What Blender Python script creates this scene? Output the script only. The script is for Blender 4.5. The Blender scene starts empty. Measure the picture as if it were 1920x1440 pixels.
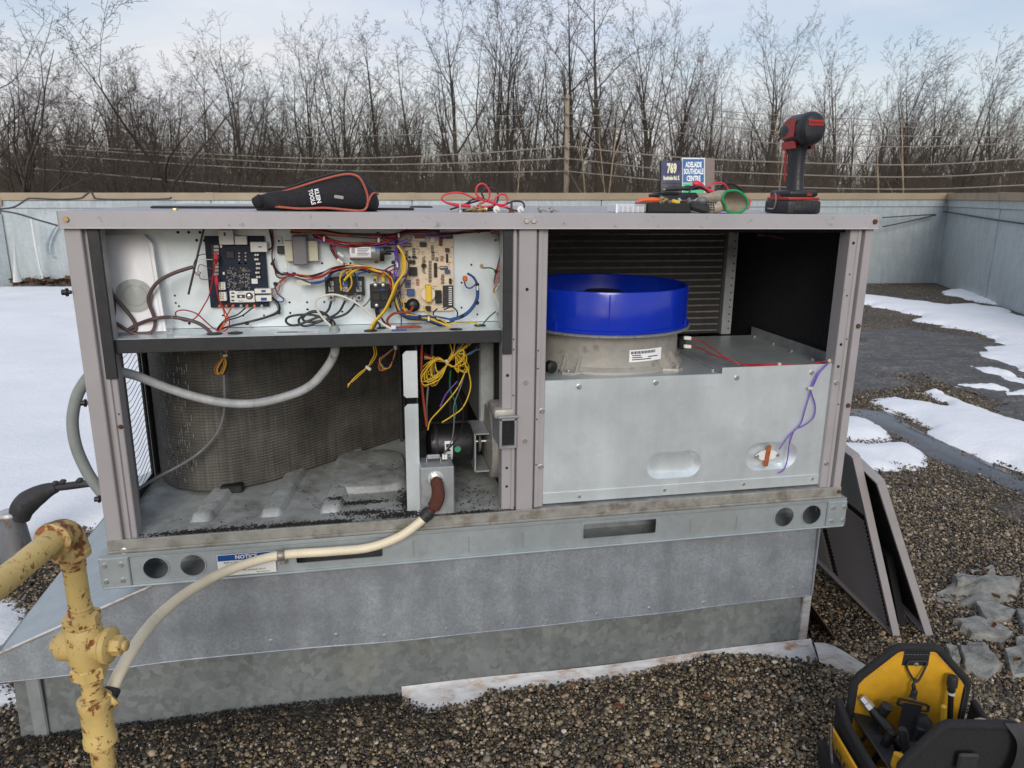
import bpy, bmesh, math, random
import numpy as np
from mathutils import Vector, Matrix
random.seed(7); RNG = np.random.default_rng(7)
SC = bpy.context.scene
COL = SC.collection
# ------------------------------------------------------------------ camera
CAM = Vector((0.6067, -1.70, 1.3215)); YAW, PITCH, ROLL, FPX = 0.1986, 0.252, 0.0097, 1377.2
fw = Vector((math.sin(YAW)*math.cos(PITCH), math.cos(YAW)*math.cos(PITCH), -math.sin(PITCH)))
r0 = Vector((math.cos(YAW), -math.sin(YAW), 0)); u0 = r0.cross(fw)
rt = (r0*math.cos(ROLL)+u0*math.sin(ROLL)).normalized(); up = rt.cross(fw).normalized()
cd = bpy.data.cameras.new('camera'); cam = bpy.data.objects.new('camera', cd); COL.objects.link(cam)
cam.matrix_world = Matrix(((rt.x, up.x, -fw.x, CAM.x), (rt.y, up.y, -fw.y, CAM.y), (rt.z, up.z, -fw.z, CAM.z), (0, 0, 0, 1)))
cd.sensor_width = 36.0; cd.lens = FPX/1920*36; cd.clip_start = 0.02; cd.clip_end = 2000
cd.dof.use_dof = True; cd.dof.focus_distance = 1.9; cd.dof.aperture_fstop = 11.0
SC.camera = cam
# ------------------------------------------------------------------ world, sun, exposure
SUN_EL, SUN_AZ = math.radians(23), math.radians(191)      # azimuth: clockwise from +Y
w = bpy.data.worlds.new('World'); SC.world = w; w.use_nodes = True
nt = w.node_tree; nt.nodes.clear()
def N(nt, t, **kw):
    n = nt.nodes.new(t)
    for k, v in kw.items():
        if k.startswith('i_'): n.inputs[k[2:].replace('_', ' ')].default_value = v
        else: setattr(n, k, v)
    return n
out = N(nt, 'ShaderNodeOutputWorld'); bg = N(nt, 'ShaderNodeBackground'); bg.inputs['Strength'].default_value = 0.12
sky = N(nt, 'ShaderNodeTexSky'); sky.sky_type = 'NISHITA'; sky.sun_disc = False
sky.sun_elevation = SUN_EL; sky.sun_rotation = SUN_AZ; sky.altitude = 250; sky.air_density = 1.0; sky.dust_density = 1.5
tc = N(nt, 'ShaderNodeTexCoord'); mp = N(nt, 'ShaderNodeMapping'); mp.inputs['Scale'].default_value = (1.0, 1.0, 4.2)
n1 = N(nt, 'ShaderNodeTexNoise'); n1.inputs['Scale'].default_value = 2.1; n1.inputs['Detail'].default_value = 7; n1.inputs['Roughness'].default_value = 0.55
cr = N(nt, 'ShaderNodeValToRGB'); cr.color_ramp.elements[0].position = 0.30; cr.color_ramp.elements[1].position = 0.62
cr.color_ramp.elements[0].color = (0.40, 0.40, 0.40, 1); cr.color_ramp.elements[1].color = (1, 1, 1, 1)
mx = N(nt, 'ShaderNodeMix', data_type='RGBA')
n2 = N(nt, 'ShaderNodeTexNoise'); n2.inputs['Scale'].default_value = 3.3; n2.inputs['Detail'].default_value = 5
cr2 = N(nt, 'ShaderNodeValToRGB'); cr2.color_ramp.elements[0].position = 0.35; cr2.color_ramp.elements[1].position = 0.7
cr2.color_ramp.elements[0].color = (5.0, 5.6, 6.9, 1); cr2.color_ramp.elements[1].color = (6.5, 6.75, 7.3, 1)
L = nt.links.new
L(tc.outputs['Generated'], mp.inputs['Vector']); L(mp.outputs['Vector'], n1.inputs['Vector']); L(mp.outputs['Vector'], n2.inputs['Vector'])
L(n1.outputs['Fac'], cr.inputs['Fac']); L(cr.outputs['Color'], mx.inputs['Factor'])
L(n2.outputs['Fac'], cr2.inputs['Fac'])
sx = N(nt, 'ShaderNodeSeparateXYZ'); L(tc.outputs['Generated'], sx.inputs['Vector'])      # cloud bank warms towards the horizon
hz_ = N(nt, 'ShaderNodeMapRange'); hz_.inputs['From Min'].default_value = 0.0; hz_.inputs['From Max'].default_value = 0.26; hz_.inputs['To Min'].default_value = 0.85; hz_.inputs['To Max'].default_value = 0.0; L(sx.outputs['Z'], hz_.inputs['Value'])
mh = N(nt, 'ShaderNodeMix', data_type='RGBA'); L(hz_.outputs['Result'], mh.inputs['Factor']); L(cr2.outputs['Color'], mh.inputs['A']); mh.inputs['B'].default_value = (7.4, 7.0, 6.5, 1)
L(sky.outputs['Color'], mx.inputs['A']); L(mh.outputs['Result'], mx.inputs['B'])
L(mx.outputs['Result'], bg.inputs['Color']); L(bg.outputs['Background'], out.inputs['Surface'])
sd = bpy.data.lights.new('sun', 'SUN'); sun = bpy.data.objects.new('sun', sd); COL.objects.link(sun)
sd.energy = 1.65; sd.angle = math.radians(24); sd.color = (1.0, 0.95, 0.88)
sdir = Vector((math.sin(SUN_AZ)*math.cos(SUN_EL), math.cos(SUN_AZ)*math.cos(SUN_EL), math.sin(SUN_EL)))
sun.rotation_euler = sdir.to_track_quat('Z', 'Y').to_euler(); sun.location = (0, -5, 12)
SC.view_settings.view_transform = 'Standard'; SC.view_settings.look = 'None'; SC.view_settings.gamma = 1.0
SC.view_settings.use_curve_mapping = False; SC.view_settings.exposure = 0.06
SC.cycles.max_bounces = 7; SC.cycles.transparent_max_bounces = 12
# ------------------------------------------------------------------ pixel (1920x1440 photograph) to place
def ray(u, v): return fw + rt*((u-960)/FPX) - up*((v-720)/FPX)
def PY(u, v, y): d = ray(u, v); return CAM + d*((y-CAM.y)/d.y)
def PZ(u, v, z): d = ray(u, v); return CAM + d*((z-CAM.z)/d.z)
def PX(u, v, x): d = ray(u, v); return CAM + d*((x-CAM.x)/d.x)
def PD(u, v, dist): return CAM + ray(u, v)*dist
def c1(x, y): return (100+x/4, 380+y/4)
def c2(x, y): return (520+x/4, 400+y/4)
def c3(x, y): return (100+x/4, 640+y/4)
def c4(x, y): return (560+x/4, 620+y/4)
def c5(x, y): return (980+x/4, 400+y/4)
def c6(x, y): return (1300+x/4, 400+y/4)
# ------------------------------------------------------------------ materials
def new_mat(name):
    m = bpy.data.materials.new(name); m.use_nodes = True; t = m.node_tree; t.nodes.clear()
    o = N(t, 'ShaderNodeOutputMaterial'); b = N(t, 'ShaderNodeBsdfPrincipled'); t.links.new(b.outputs['BSDF'], o.inputs['Surface'])
    return m, t, b
def ramp(t, pts, interp='LINEAR'):
    r = N(t, 'ShaderNodeValToRGB'); e = r.color_ramp.elements; r.color_ramp.interpolation = interp
    while len(e) < len(pts): e.new(0.5)
    for i, (p, c) in enumerate(pts):
        e[i].position = p; e[i].color = (c[0], c[1], c[2], 1) if hasattr(c, '__len__') else (c, c, c, 1)
    return r
def mixc(t, fac, a, b, mode='MIX'):
    m = N(t, 'ShaderNodeMix', data_type='RGBA', blend_type=mode)
    for k, s in (('Factor', fac), ('A', a), ('B', b)):
        if hasattr(s, 'links') or isinstance(s, bpy.types.NodeSocket): t.links.new(s, m.inputs[k])
        else: m.inputs[k].default_value = s if k == 'Factor' else (s[0], s[1], s[2], 1)
    return m.outputs['Result']
def noise(t, vec, scale, detail=4, rough=0.55, dist=0.0):
    n = N(t, 'ShaderNodeTexNoise'); n.inputs['Scale'].default_value = scale; n.inputs['Detail'].default_value = detail
    n.inputs['Roughness'].default_value = rough; n.inputs['Distortion'].default_value = dist
    if vec is not None: t.links.new(vec, n.inputs['Vector'])
    return n.outputs['Fac']
def coords(t, scale=(1, 1, 1), space='Object'):
    c = N(t, 'ShaderNodeTexCoord'); m = N(t, 'ShaderNodeMapping'); m.inputs['Scale'].default_value = scale
    if space == 'World':
        g = N(t, 'ShaderNodeNewGeometry'); t.links.new(g.outputs['Position'], m.inputs['Vector'])
    else: t.links.new(c.outputs[space], m.inputs['Vector'])
    return m.outputs['Vector']
def bump(t, b, h, strength=0.3, dist=0.01):
    n = N(t, 'ShaderNodeBump'); n.inputs['Strength'].default_value = strength; n.inputs['Distance'].default_value = dist
    t.links.new(h, n.inputs['Height']); t.links.new(n.outputs['Normal'], b.inputs['Normal'])
def mul(c, k): return (min(1, c[0]*k), min(1, c[1]*k), min(1, c[2]*k))
def M(name, col, rough=0.5, metal=0.0, var=0.12, scale=14.0, bmp=0.0, spec=None, rvar=0.12, stretch=(1, 1, 1), dirt=None, dscale=7.0, dlo=0.55, dhi=0.75):
    m, t, b = new_mat(name); v = coords(t, stretch, 'World')
    f = noise(t, v, scale, 6)
    r = ramp(t, [(0.3, mul(col, 1-var)), (0.7, mul(col, 1+var))]); t.links.new(f, r.inputs['Fac']); c = r.outputs['Color']
    if dirt is not None:
        f2 = noise(t, v, dscale, 8, 0.68); rr = ramp(t, [(dlo, 0.0), (dhi, 1.0)]); t.links.new(f2, rr.inputs['Fac'])
        c = mixc(t, rr.outputs['Color'], c, dirt)
    t.links.new(c, b.inputs['Base Color'])
    f3 = noise(t, v, scale*2.3, 4); mr = ramp(t, [(0.3, max(0.02, rough-rvar)), (0.7, min(1, rough+rvar))]); t.links.new(f3, mr.inputs['Fac'])
    t.links.new(mr.outputs['Color'], b.inputs['Roughness']); b.inputs['Metallic'].default_value = metal
    if spec is not None: b.inputs['Specular IOR Level'].default_value = spec
    if bmp: bump(t, b, noise(t, v, scale*4, 5), bmp, 0.004)
    return m
def galv(name, base, spang=0.10, scale=55.0, rough=0.42, metal=0.75, streak=0.12, dirt=None, dlo=0.6, dhi=0.8, dscale=5.0, bmp=0.12):
    m, t, b = new_mat(name); v = coords(t, (1, 1, 1), 'World')
    wv = N(t, 'ShaderNodeTexNoise'); wv.inputs['Scale'].default_value = scale*0.8; wv.inputs['Detail'].default_value = 3; t.links.new(v, wv.inputs['Vector'])
    add = N(t, 'ShaderNodeVectorMath', operation='MULTIPLY_ADD'); add.inputs[1].default_value = (2.2/scale,)*3
    t.links.new(wv.outputs['Color'], add.inputs[0]); t.links.new(v, add.inputs[2])
    vo = N(t, 'ShaderNodeTexVoronoi'); vo.inputs['Scale'].default_value = scale; t.links.new(add.outputs['Vector'], vo.inputs['Vector'])
    bw = N(t, 'ShaderNodeRGBToBW'); t.links.new(vo.outputs['Color'], bw.inputs['Color'])
    r = ramp(t, [(0.1, mul(base, 1-spang)), (0.9, mul(base, 1+spang))]); t.links.new(bw.outputs['Val'], r.inputs['Fac'])
    s = noise(t, coords(t, (9, 9, 1.2), 'World'), 2.2, 5); rs = ramp(t, [(0.3, 1-streak), (0.7, 1+streak)]); t.links.new(s, rs.inputs['Fac'])
    c = mixc(t, 1.0, r.outputs['Color'], rs.outputs['Color'], 'MULTIPLY')
    if dirt is not None:
        f2 = noise(t, v, dscale, 9, 0.7); rr = ramp(t, [(dlo, 0.0), (dhi, 1.0)]); t.links.new(f2, rr.inputs['Fac'])
        c = mixc(t, rr.outputs['Color'], c, dirt)
    t.links.new(c, b.inputs['Base Color']); b.inputs['Metallic'].default_value = metal
    sm = noise(t, v, 5.5, 5, 0.5); r2 = ramp(t, [(0.3, rough-0.09), (0.7, rough+0.11)]); t.links.new(sm, r2.inputs['Fac']); t.links.new(r2.outputs['Color'], b.inputs['Roughness'])
    if bmp: bump(t, b, noise(t, v, 4.5, 3), bmp, 0.016)
    return m
def rusty(name, paint, lo=0.56, hi=0.66, scale=26):
    m, t, b = new_mat(name); v = coords(t, (1, 1, 1), 'World')
    f = noise(t, v, scale, 9, 0.7); rr = ramp(t, [(lo, 0.0), (hi, 1.0)]); t.links.new(f, rr.inputs['Fac'])
    fr = noise(t, v, 90, 5); ru = ramp(t, [(0.3, (0.10, 0.025, 0.008)), (0.7, (0.30, 0.11, 0.035))]); t.links.new(fr, ru.inputs['Fac'])
    fp = noise(t, v, 12, 6); rp = ramp(t, [(0.3, mul(paint, 0.82)), (0.7, mul(paint, 1.12))]); t.links.new(fp, rp.inputs['Fac'])
    fd = noise(t, coords(t, (1, 1, .6), 'World'), 160, 3); dk = ramp(t, [(0.66, 0.0), (0.72, 1.0)]); t.links.new(fd, dk.inputs['Fac'])
    c = mixc(t, rr.outputs['Color'], rp.outputs['Color'], ru.outputs['Color']); c = mixc(t, dk.outputs['Color'], c, (0.09, 0.06, 0.03))
    t.links.new(c, b.inputs['Base Color'])
    r2 = ramp(t, [(lo, 0.42), (hi, 0.85)]); t.links.new(f, r2.inputs['Fac']); t.links.new(r2.outputs['Color'], b.inputs['Roughness'])
    bump(t, b, f, 0.5, 0.003)
    return m
MT = {}
MT['taupe'] = M('painted_taupe_steel', (0.345, 0.324, 0.330), 0.42, 0, 0.05, 9, 0.02, dirt=(0.20, 0.18, 0.18), dlo=0.66, dhi=0.95, dscale=16)
MT['taupe_worn'] = M('weathered_taupe_steel', (0.39, 0.37, 0.385), 0.5, 0, 0.06, 9, 0.02, dirt=(0.05, 0.048, 0.05), dlo=0.60, dhi=0.80, dscale=55)
MT['galv'] = galv('galvanized_sheet', (0.68, 0.74, 0.765), 0.03, 45, 0.38, 0.55, 0.06, bmp=0.05)
MT['galv_panel'] = galv('control_panel_sheet', (0.66, 0.73, 0.76), 0.03, 45, 0.45, 0.25, 0.03)
MT['galv_dark'] = galv('dull_galvanized_sheet', (0.36, 0.38, 0.39), 0.08, 45, 0.5, 0.5, 0.15, dirt=(0.12, 0.115, 0.11), dlo=0.55, dhi=0.8)
MT['rail'] = galv('base_rail_sheet', (0.40, 0.445, 0.46), 0.05, 60, 0.42, 0.5, 0.06, dirt=(0.25, 0.25, 0.23), dlo=0.62, dhi=0.85, dscale=8)
MT['skirt'] = galv('weathered_skirt_sheet', (0.275, 0.30, 0.325), 0.16, 210, 0.48, 0.35, 0.17, dirt=(0.175, 0.19, 0.21), dlo=0.40, dhi=0.75, dscale=9)
MT['curb'] = galv('spangled_curb_sheet', (0.210, 0.228, 0.228), 0.20, 60, 0.5, 0.4, 0.10, dirt=(0.33, 0.32, 0.25), dlo=0.58, dhi=0.8, dscale=3)
MT['flash'] = M('bare_flashing_strip', (0.46, 0.46, 0.46), 0.45, 0.2, 0.2, 20, 0, stretch=(1, 1, 4), dirt=(0.27, 0.13, 0.045), dlo=0.50, dhi=0.68, dscale=13)
MT['pan'] = galv('dirty_base_pan_sheet', (0.47, 0.49, 0.48), 0.08, 60, 0.55, 0.3, 0.15, dirt=(0.125, 0.095, 0.065), dlo=0.47, dhi=0.78, dscale=10, bmp=0)
MT['lip'] = M('dirty_pan_lip', (0.27, 0.265, 0.24), 0.6, 0.1, 0.2, 30, 0.1, dirt=(0.12, 0.085, 0.045), dlo=0.5, dhi=0.72, dscale=18)
MT['parapet'] = galv('parapet_sheet', (0.40, 0.45, 0.47), 0.10, 60, 0.45, 0.2, 0.12, dirt=(0.33, 0.35, 0.34), dlo=0.5, dhi=0.8, dscale=1.2)
MT['cap'] = M('tan_parapet_cap', (0.31, 0.245, 0.165), 0.5, 0, 0.12, 2.5, 0, dirt=(0.27, 0.21, 0.15), dlo=0.55, dhi=0.8, dscale=3)
MT['insul'] = M('black_insulation', (0.011, 0.011, 0.012), 0.9, 0, 0.3, 60, 0.3)
MT['blackp'] = M('black_plastic', (0.010, 0.010, 0.011), 0.45, 0, 0.25, 40, 0.03)
MT['charcoal'] = M('charcoal_metal', (0.017, 0.018, 0.020), 0.6, 0.0, 0.2, 20)
m, t, b = new_mat('dirty_coil_fins'); v = coords(t, (1, 1, 1), 'World')
f = noise(t, coords(t, (260, 260, 6), 'World'), 1.0, 3); r = ramp(t, [(0.30, (0.055, 0.053, 0.050)), (0.55, (0.125, 0.120, 0.110)), (0.75, (0.20, 0.19, 0.175))]); t.links.new(f, r.inputs['Fac'])
f2 = noise(t, v, 6.5, 8, 0.65); r2 = ramp(t, [(0.35, (0.45, 0.43, 0.40)), (0.65, (1.1, 1.08, 1.02))]); t.links.new(f2, r2.inputs['Fac'])
t.links.new(mixc(t, 1.0, r.outputs['Color'], r2.outputs['Color'], 'MULTIPLY'), b.inputs['Base Color']); b.inputs['Roughness'].default_value = 0.7; bump(t, b, f, 0.4, 0.002)
MT['coil'] = m
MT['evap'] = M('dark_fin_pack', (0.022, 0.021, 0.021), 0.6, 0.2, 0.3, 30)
MT['tube'] = M('dull_coil_tube', (0.30, 0.27, 0.25), 0.45, 0.6, 0.2, 30)
MT['blue'] = M('glossy_blue_plastic', (0.005, 0.028, 0.40), 0.18, 0, 0.08, 5, 0, rvar=0.08, dirt=(0.035, 0.06, 0.34), dlo=0.55, dhi=0.95, dscale=16)
MT['cast'] = M('cast_fan_base', (0.42, 0.40, 0.36), 0.5, 0.35, 0.14, 24, 0.1, dirt=(0.14, 0.13, 0.12), dlo=0.56, dhi=0.74, dscale=24)
MT['steel'] = M('zinc_bolt', (0.52, 0.52, 0.50), 0.35, 0.8, 0.12, 60)
MT['brass'] = M('yellow_zinc_screw', (0.42, 0.30, 0.13), 0.4, 0.7, 0.2, 90, 0, dirt=(0.15, 0.06, 0.02), dlo=0.6, dhi=0.8, dscale=70)
MT['rustbolt'] = M('rusted_bolt', (0.10, 0.05, 0.028), 0.75, 0.2, 0.3, 120, 0.2)
MT['rustelbow'] = M('rust_brown_elbow', (0.085, 0.026, 0.016), 0.9, 0, 0.3, 150, 0.5)
MT['gaspaint'] = rusty('rust_flecked_yellow_paint', (0.62, 0.45, 0.165), 0.565, 0.60, 58)
MT['gasrust'] = rusty('heavy_rust_yellow_paint', (0.56, 0.40, 0.15), 0.50, 0.56, 48)
MT['hose'] = M('cream_hose', (0.76, 0.67, 0.49), 0.5, 0, 0.06, 30, 0.04, dirt=(0.5, 0.4, 0.25), dlo=0.6, dhi=0.9, dscale=14)
MT['conduit'] = M('grey_conduit', (0.37, 0.385, 0.39), 0.55, 0, 0.18, 40, 0.1, dirt=(0.09, 0.085, 0.08), dlo=0.57, dhi=0.7, dscale=30)
MT['conduit2'] = M('outdoor_conduit', (0.25, 0.27, 0.26), 0.5, 0, 0.1, 40, 0.1)
MT['pcbblue'] = M('navy_circuit_board', (0.008, 0.015, 0.032), 0.5, 0, 0.3, 120, spec=0.25)
MT['pcbtan'] = M('cream_circuit_board', (0.70, 0.58, 0.42), 0.45, 0, 0.10, 80)
MT['white'] = M('white_plastic', (0.72, 0.72, 0.68), 0.45, 0, 0.05, 40)
MT['paper'] = M('white_paper', (0.86, 0.86, 0.88), 0.7, 0, 0.02, 8)
MT['papergrey'] = M('grey_print', (0.30, 0.315, 0.29), 0.6, 0, 0.06, 8)
MT['ivory'] = M('ivory_core', (0.55, 0.53, 0.40), 0.5, 0, 0.08, 60)
MT['alum'] = M('brushed_can', (0.50, 0.51, 0.51), 0.35, 0.7, 0.08, 40)
for k, c in dict(w_red=(0.42, 0.018, 0.025), w_maroon=(0.10, 0.012, 0.03), w_brown=(0.085, 0.05, 0.048), w_black=(0.014, 0.014, 0.015), w_white=(0.66, 0.64, 0.57), w_yellow=(0.72, 0.47, 0.04), w_orange=(0.60, 0.13, 0.035), w_blue=(0.035, 0.085, 0.24), w_purple=(0.16, 0.07, 0.42), w_green=(0.02, 0.14, 0.06), w_grey=(0.16, 0.16, 0.17), w_rust=(0.30, 0.055, 0.028), w_pink=(0.60, 0.03, 0.06)).items():
    MT[k] = M('wire_'+k[2:], c, 0.4, 0, 0.08, 60)
MT['labelblue'] = M('label_blue', (0.010, 0.06, 0.26), 0.4, 0, 0.05, 30)
MT['ink'] = M('black_ink', (0.03, 0.03, 0.035), 0.6, 0, 0.1, 30)
MT['rubber'] = M('black_rubber', (0.022, 0.022, 0.024), 0.6, 0, 0.2, 60, 0.05)
MT['fabric'] = M('black_fabric', (0.014, 0.0135, 0.015), 0.9, 0, 0.3, 220, 0.35)
MT['navyfab'] = M('dark_nylon', (0.011, 0.010, 0.013), 0.8, 0, 0.3, 160, 0.3)
MT['piping'] = M('salmon_piping', (0.42, 0.10, 0.065), 0.7, 0, 0.15, 90, 0.1)
MT['toolyellow'] = M('tool_yellow_fabric', (0.66, 0.34, 0.012), 0.75, 0, 0.10, 40, 0.15, dirt=(0.30, 0.19, 0.03), dlo=0.58, dhi=0.85, dscale=14)
MT['toolred'] = M('scuffed_red_plastic', (0.36, 0.020, 0.018), 0.45, 0, 0.15, 60, 0.03, dirt=(0.10, 0.03, 0.03), dlo=0.6, dhi=0.75, dscale=60)
MT['tooldark'] = M('scuffed_dark_grip', (0.014, 0.015, 0.019), 0.5, 0, 0.25, 60, 0.05, dirt=(0.10, 0.10, 0.10), dlo=0.66, dhi=0.75, dscale=90)
MT['stone'] = M('broken_concrete', (0.24, 0.235, 0.215), 0.95, 0, 0.35, 26, 1.0, dirt=(0.07, 0.07, 0.06), dlo=0.52, dhi=0.72, dscale=14)
MT['boot'] = M('black_mastic', (0.030, 0.030, 0.033), 0.7, 0, 0.35, 14, 0.5, dirt=(0.075, 0.07, 0.068), dlo=0.5, dhi=0.8, dscale=16)
MT['bootmetal'] = M('rusted_boot_metal', (0.15, 0.155, 0.165), 0.6, 0.2, 0.25, 10, 0.1, dirt=(0.12, 0.035, 0.014), dlo=0.52, dhi=0.62, dscale=12, stretch=(1, 1, 0.35))
MT['glove'] = M('knit_glove', (0.42, 0.37, 0.29), 0.9, 0, 0.2, 160, 0.6)
MT['green'] = M('green_cuff', (0.015, 0.26, 0.09), 0.8, 0, 0.15, 120, 0.3)
MT['cord'] = M('grey_cord', (0.05, 0.052, 0.056), 0.6, 0, 0.1, 20)
MT['powerline'] = M('pale_cable', (0.27, 0.235, 0.195), 0.6, 0, 0.1, 2)
MT['polewood'] = M('weathered_pole', (0.32, 0.26, 0.19), 0.8, 0, 0.2, 3, stretch=(4, 4, .5))
MT['leaf'] = M('dead_leaf', (0.16, 0.06, 0.025), 0.7, 0, 0.3, 60)
MT['debris'] = M('black_debris', (0.018, 0.015, 0.012), 0.95, 0, 0.4, 80, 0.5)
MT['leaflitter'] = M('leaf_litter', (0.10, 0.055, 0.03), 0.9, 0, 0.5, 9, 0.6)
def clear_mat(name, tint=(0.93, 0.94, 0.96), alpha=0.16, rough=0.12):
    m, t, b = new_mat(name); b.inputs['Base Color'].default_value = (*tint, 1); b.inputs['Roughness'].default_value = rough; b.inputs['Alpha'].default_value = alpha
    return m
MT['film'] = clear_mat('clear_film', alpha=0.13, rough=0.1); MT['clearbox'] = clear_mat('clear_box', (0.75, 0.78, 0.82), 0.45, 0.2)
# ------------------------------------------------------------------ mesh builder
WPOS = {}
def smooth_path(pts, n=8):
    P = [Vector(p) for p in pts]
    if len(P) < 3: return P
    Q = [P[0]*2-P[1]] + P + [P[-1]*2-P[-2]]; o = []
    for i in range(1, len(Q)-2):
        a, b, c, d = Q[i-1:i+3]
        for k in range(n):
            t = k/n; o.append(0.5*((2*b)+(c-a)*t+(2*a-5*b+4*c-d)*t*t+(3*b-a-3*c+d)*t*t*t))
    o.append(P[-1]); return o
def frame(axis):
    a = Vector(axis).normalized(); t = Vector((0, 0, 1)) if abs(a.z) < 0.9 else Vector((1, 0, 0))
    x = a.cross(t).normalized(); return x, a.cross(x).normalized(), a
class MB:
    def __init__(s): s.v = []; s.f = []
    def add(s, v, f):
        o = len(s.v); s.v += [tuple(p) for p in v]; s.f += [tuple(i+o for i in q) for q in f]; return s
    def box(s, a, b, bev=0.0, seg=1):
        a, b = Vector(a), Vector(b); return s.obox((a+b)/2, b-a, None, bev, seg)
    def obox(s, c, size, R=None, bev=0.0, seg=1):
        c = Vector(c); bm = bmesh.new(); bmesh.ops.create_cube(bm, size=1)
        for v in bm.verts: v.co = Vector((v.co.x*abs(size[0]), v.co.y*abs(size[1]), v.co.z*abs(size[2])))
        if bev: bmesh.ops.bevel(bm, geom=list(bm.edges), offset=min(bev, 0.45*min(abs(k) for k in size)), segments=seg, profile=0.5, affect='EDGES')
        vs = [(R @ v.co if R else v.co)+c for v in bm.verts]; bm.verts.index_update()
        s.add(vs, [[v.index for v in f.verts] for f in bm.faces]); bm.free(); return s
    def tube(s, pts, r, n=8, cap=True, squash=1.0):
        P = [Vector(p) for p in pts]; m = len(P); R = r if hasattr(r, '__len__') else [r]*m
        vs = []; fs = []; prev = None
        for i, p in enumerate(P):
            a = (P[min(i+1, m-1)]-P[max(i-1, 0)])
            if a.length < 1e-9: a = Vector((0, 0, 1))
            a.normalize()
            if prev is None: x, y, _ = frame(a)
            else:
                x = prev-a*prev.dot(a); x = x.normalized() if x.length > 1e-6 else frame(a)[0]; y = a.cross(x)
            prev = x
            for k in range(n):
                t = 2*math.pi*k/n; vs.append(p+(x*math.cos(t)+y*math.sin(t)*squash)*R[i])
        for i in range(m-1):
            for k in range(n):
                fs.append((i*n+k, i*n+(k+1) % n, (i+1)*n+(k+1) % n, (i+1)*n+k))
        if cap: fs += [tuple(range(n))[::-1], tuple(range((m-1)*n, m*n))]
        return s.add(vs, fs)
    def lathe(s, o, axis, prof, n=24, cap=True, phase=0.0):
        x, y, a = frame(axis); o = Vector(o); vs = []; fs = []
        for r, h in prof:
            for k in range(n):
                t = 2*math.pi*k/n+phase; vs.append(o+a*h+(x*math.cos(t)+y*math.sin(t))*r)
        for i in range(len(prof)-1):
            for k in range(n): fs.append((i*n+k, i*n+(k+1) % n, (i+1)*n+(k+1) % n, (i+1)*n+k))
        if cap: fs += [tuple(range(n))[::-1], tuple(range((len(prof)-1)*n, len(prof)*n))]
        return s.add(vs, fs)
    def extrude(s, poly, d, cap=True):
        P = [Vector(p) for p in poly]; d = Vector(d); n = len(P)
        return s.add(P+[p+d for p in P], ([tuple(range(n))[::-1], tuple(range(n, 2*n))] if cap else []) + [(k, (k+1) % n, n+(k+1) % n, n+k) for k in range(n)])
    def quad(s, *p): return s.add(p, [tuple(range(len(p)))])
    def sphere(s, c, r, nu=12, nv=8, sc=(1, 1, 1)):
        prof = [(max(1e-4, math.sin(math.pi*i/nv))*r, -math.cos(math.pi*i/nv)*r) for i in range(nv+1)]
        k = len(s.v); s.lathe((0, 0, 0), (0, 0, 1), prof, nu)
        for i in range(k, len(s.v)): p = s.v[i]; s.v[i] = (c[0]+p[0]*sc[0], c[1]+p[1]*sc[1], c[2]+p[2]*sc[2])
        return s
    def grid(s, fn, nu, nv):
        vs = [fn(i/(nu-1), j/(nv-1)) for j in range(nv) for i in range(nu)]
        return s.add(vs, [(j*nu+i, j*nu+i+1, (j+1)*nu+i+1, (j+1)*nu+i) for j in range(nv-1) for i in range(nu-1)])
    def holes(s, outer, holes, y0, th):
        bm = bmesh.new(); E = []
        for loop in [outer]+holes:
            vs = [bm.verts.new((p[0], y0, p[1])) for p in loop]
            E += [bm.edges.new((vs[i], vs[(i+1) % len(vs)])) for i in range(len(vs))]
        bmesh.ops.triangle_fill(bm, edges=E, use_beauty=True, use_dissolve=False)
        g = bmesh.ops.extrude_face_region(bm, geom=list(bm.faces)); bmesh.ops.translate(bm, vec=(0, th, 0), verts=[e for e in g['geom'] if isinstance(e, bmesh.types.BMVert)])
        bmesh.ops.recalc_face_normals(bm, faces=list(bm.faces)); bm.verts.index_update()
        s.add([v.co.copy() for v in bm.verts], [[v.index for v in f.verts] for f in bm.faces]); bm.free(); return s
    def build(s, name, mat, parent=None, smooth=35, recalc=True):
        me = bpy.data.meshes.new(name); V = np.array(s.v, dtype=float)
        lo, hi = V.min(0), V.max(0); c = Vector((lo+hi)/2)
        if parent is None: c.z = float(lo[2])
        me.from_pydata([tuple(p) for p in (V-np.array(c))], [], s.f)
        if recalc:
            bm = bmesh.new(); bm.from_mesh(me); bmesh.ops.recalc_face_normals(bm, faces=list(bm.faces)); bm.to_mesh(me); bm.free()
        if smooth:
            me.polygons.foreach_set('use_smooth', [True]*len(me.polygons)); me.set_sharp_from_angle(angle=math.radians(smooth))
        me.materials.append(MT[mat] if isinstance(mat, str) else mat)
        o = bpy.data.objects.new(name, me); COL.objects.link(o); o.location = c; WPOS[o] = c.copy()
        if parent is not None: o.parent = parent; o.location = c-WPOS[parent]
        return o
def tag(o, label=None, cat=None, group=None, kind=None):
    if label: o['label'] = label
    if cat: o['category'] = cat
    if group: o['group'] = group
    if kind: o['kind'] = kind
    return o
def thing(name, loc, label, cat, group=None):
    o = bpy.data.objects.new(name, None); COL.objects.link(o); o.location = loc; WPOS[o] = Vector(loc); o.empty_display_size = 0.1
    return tag(o, label, cat, group)
def copy_part(src, name, parent, wloc, rot=None, scale=None):
    o = src.copy(); o.name = name; COL.objects.link(o); o.parent = parent; WPOS[o] = Vector(wloc)
    o.location = Vector(wloc)-WPOS[parent] if parent else wloc
    if rot is not None: o.rotation_euler = rot
    if scale is not None: o.scale = scale if hasattr(scale, '__len__') else (scale,)*3
    for k in list(o.keys()):
        if k in ('label', 'category', 'group', 'kind'): del o[k]
    return o
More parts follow.
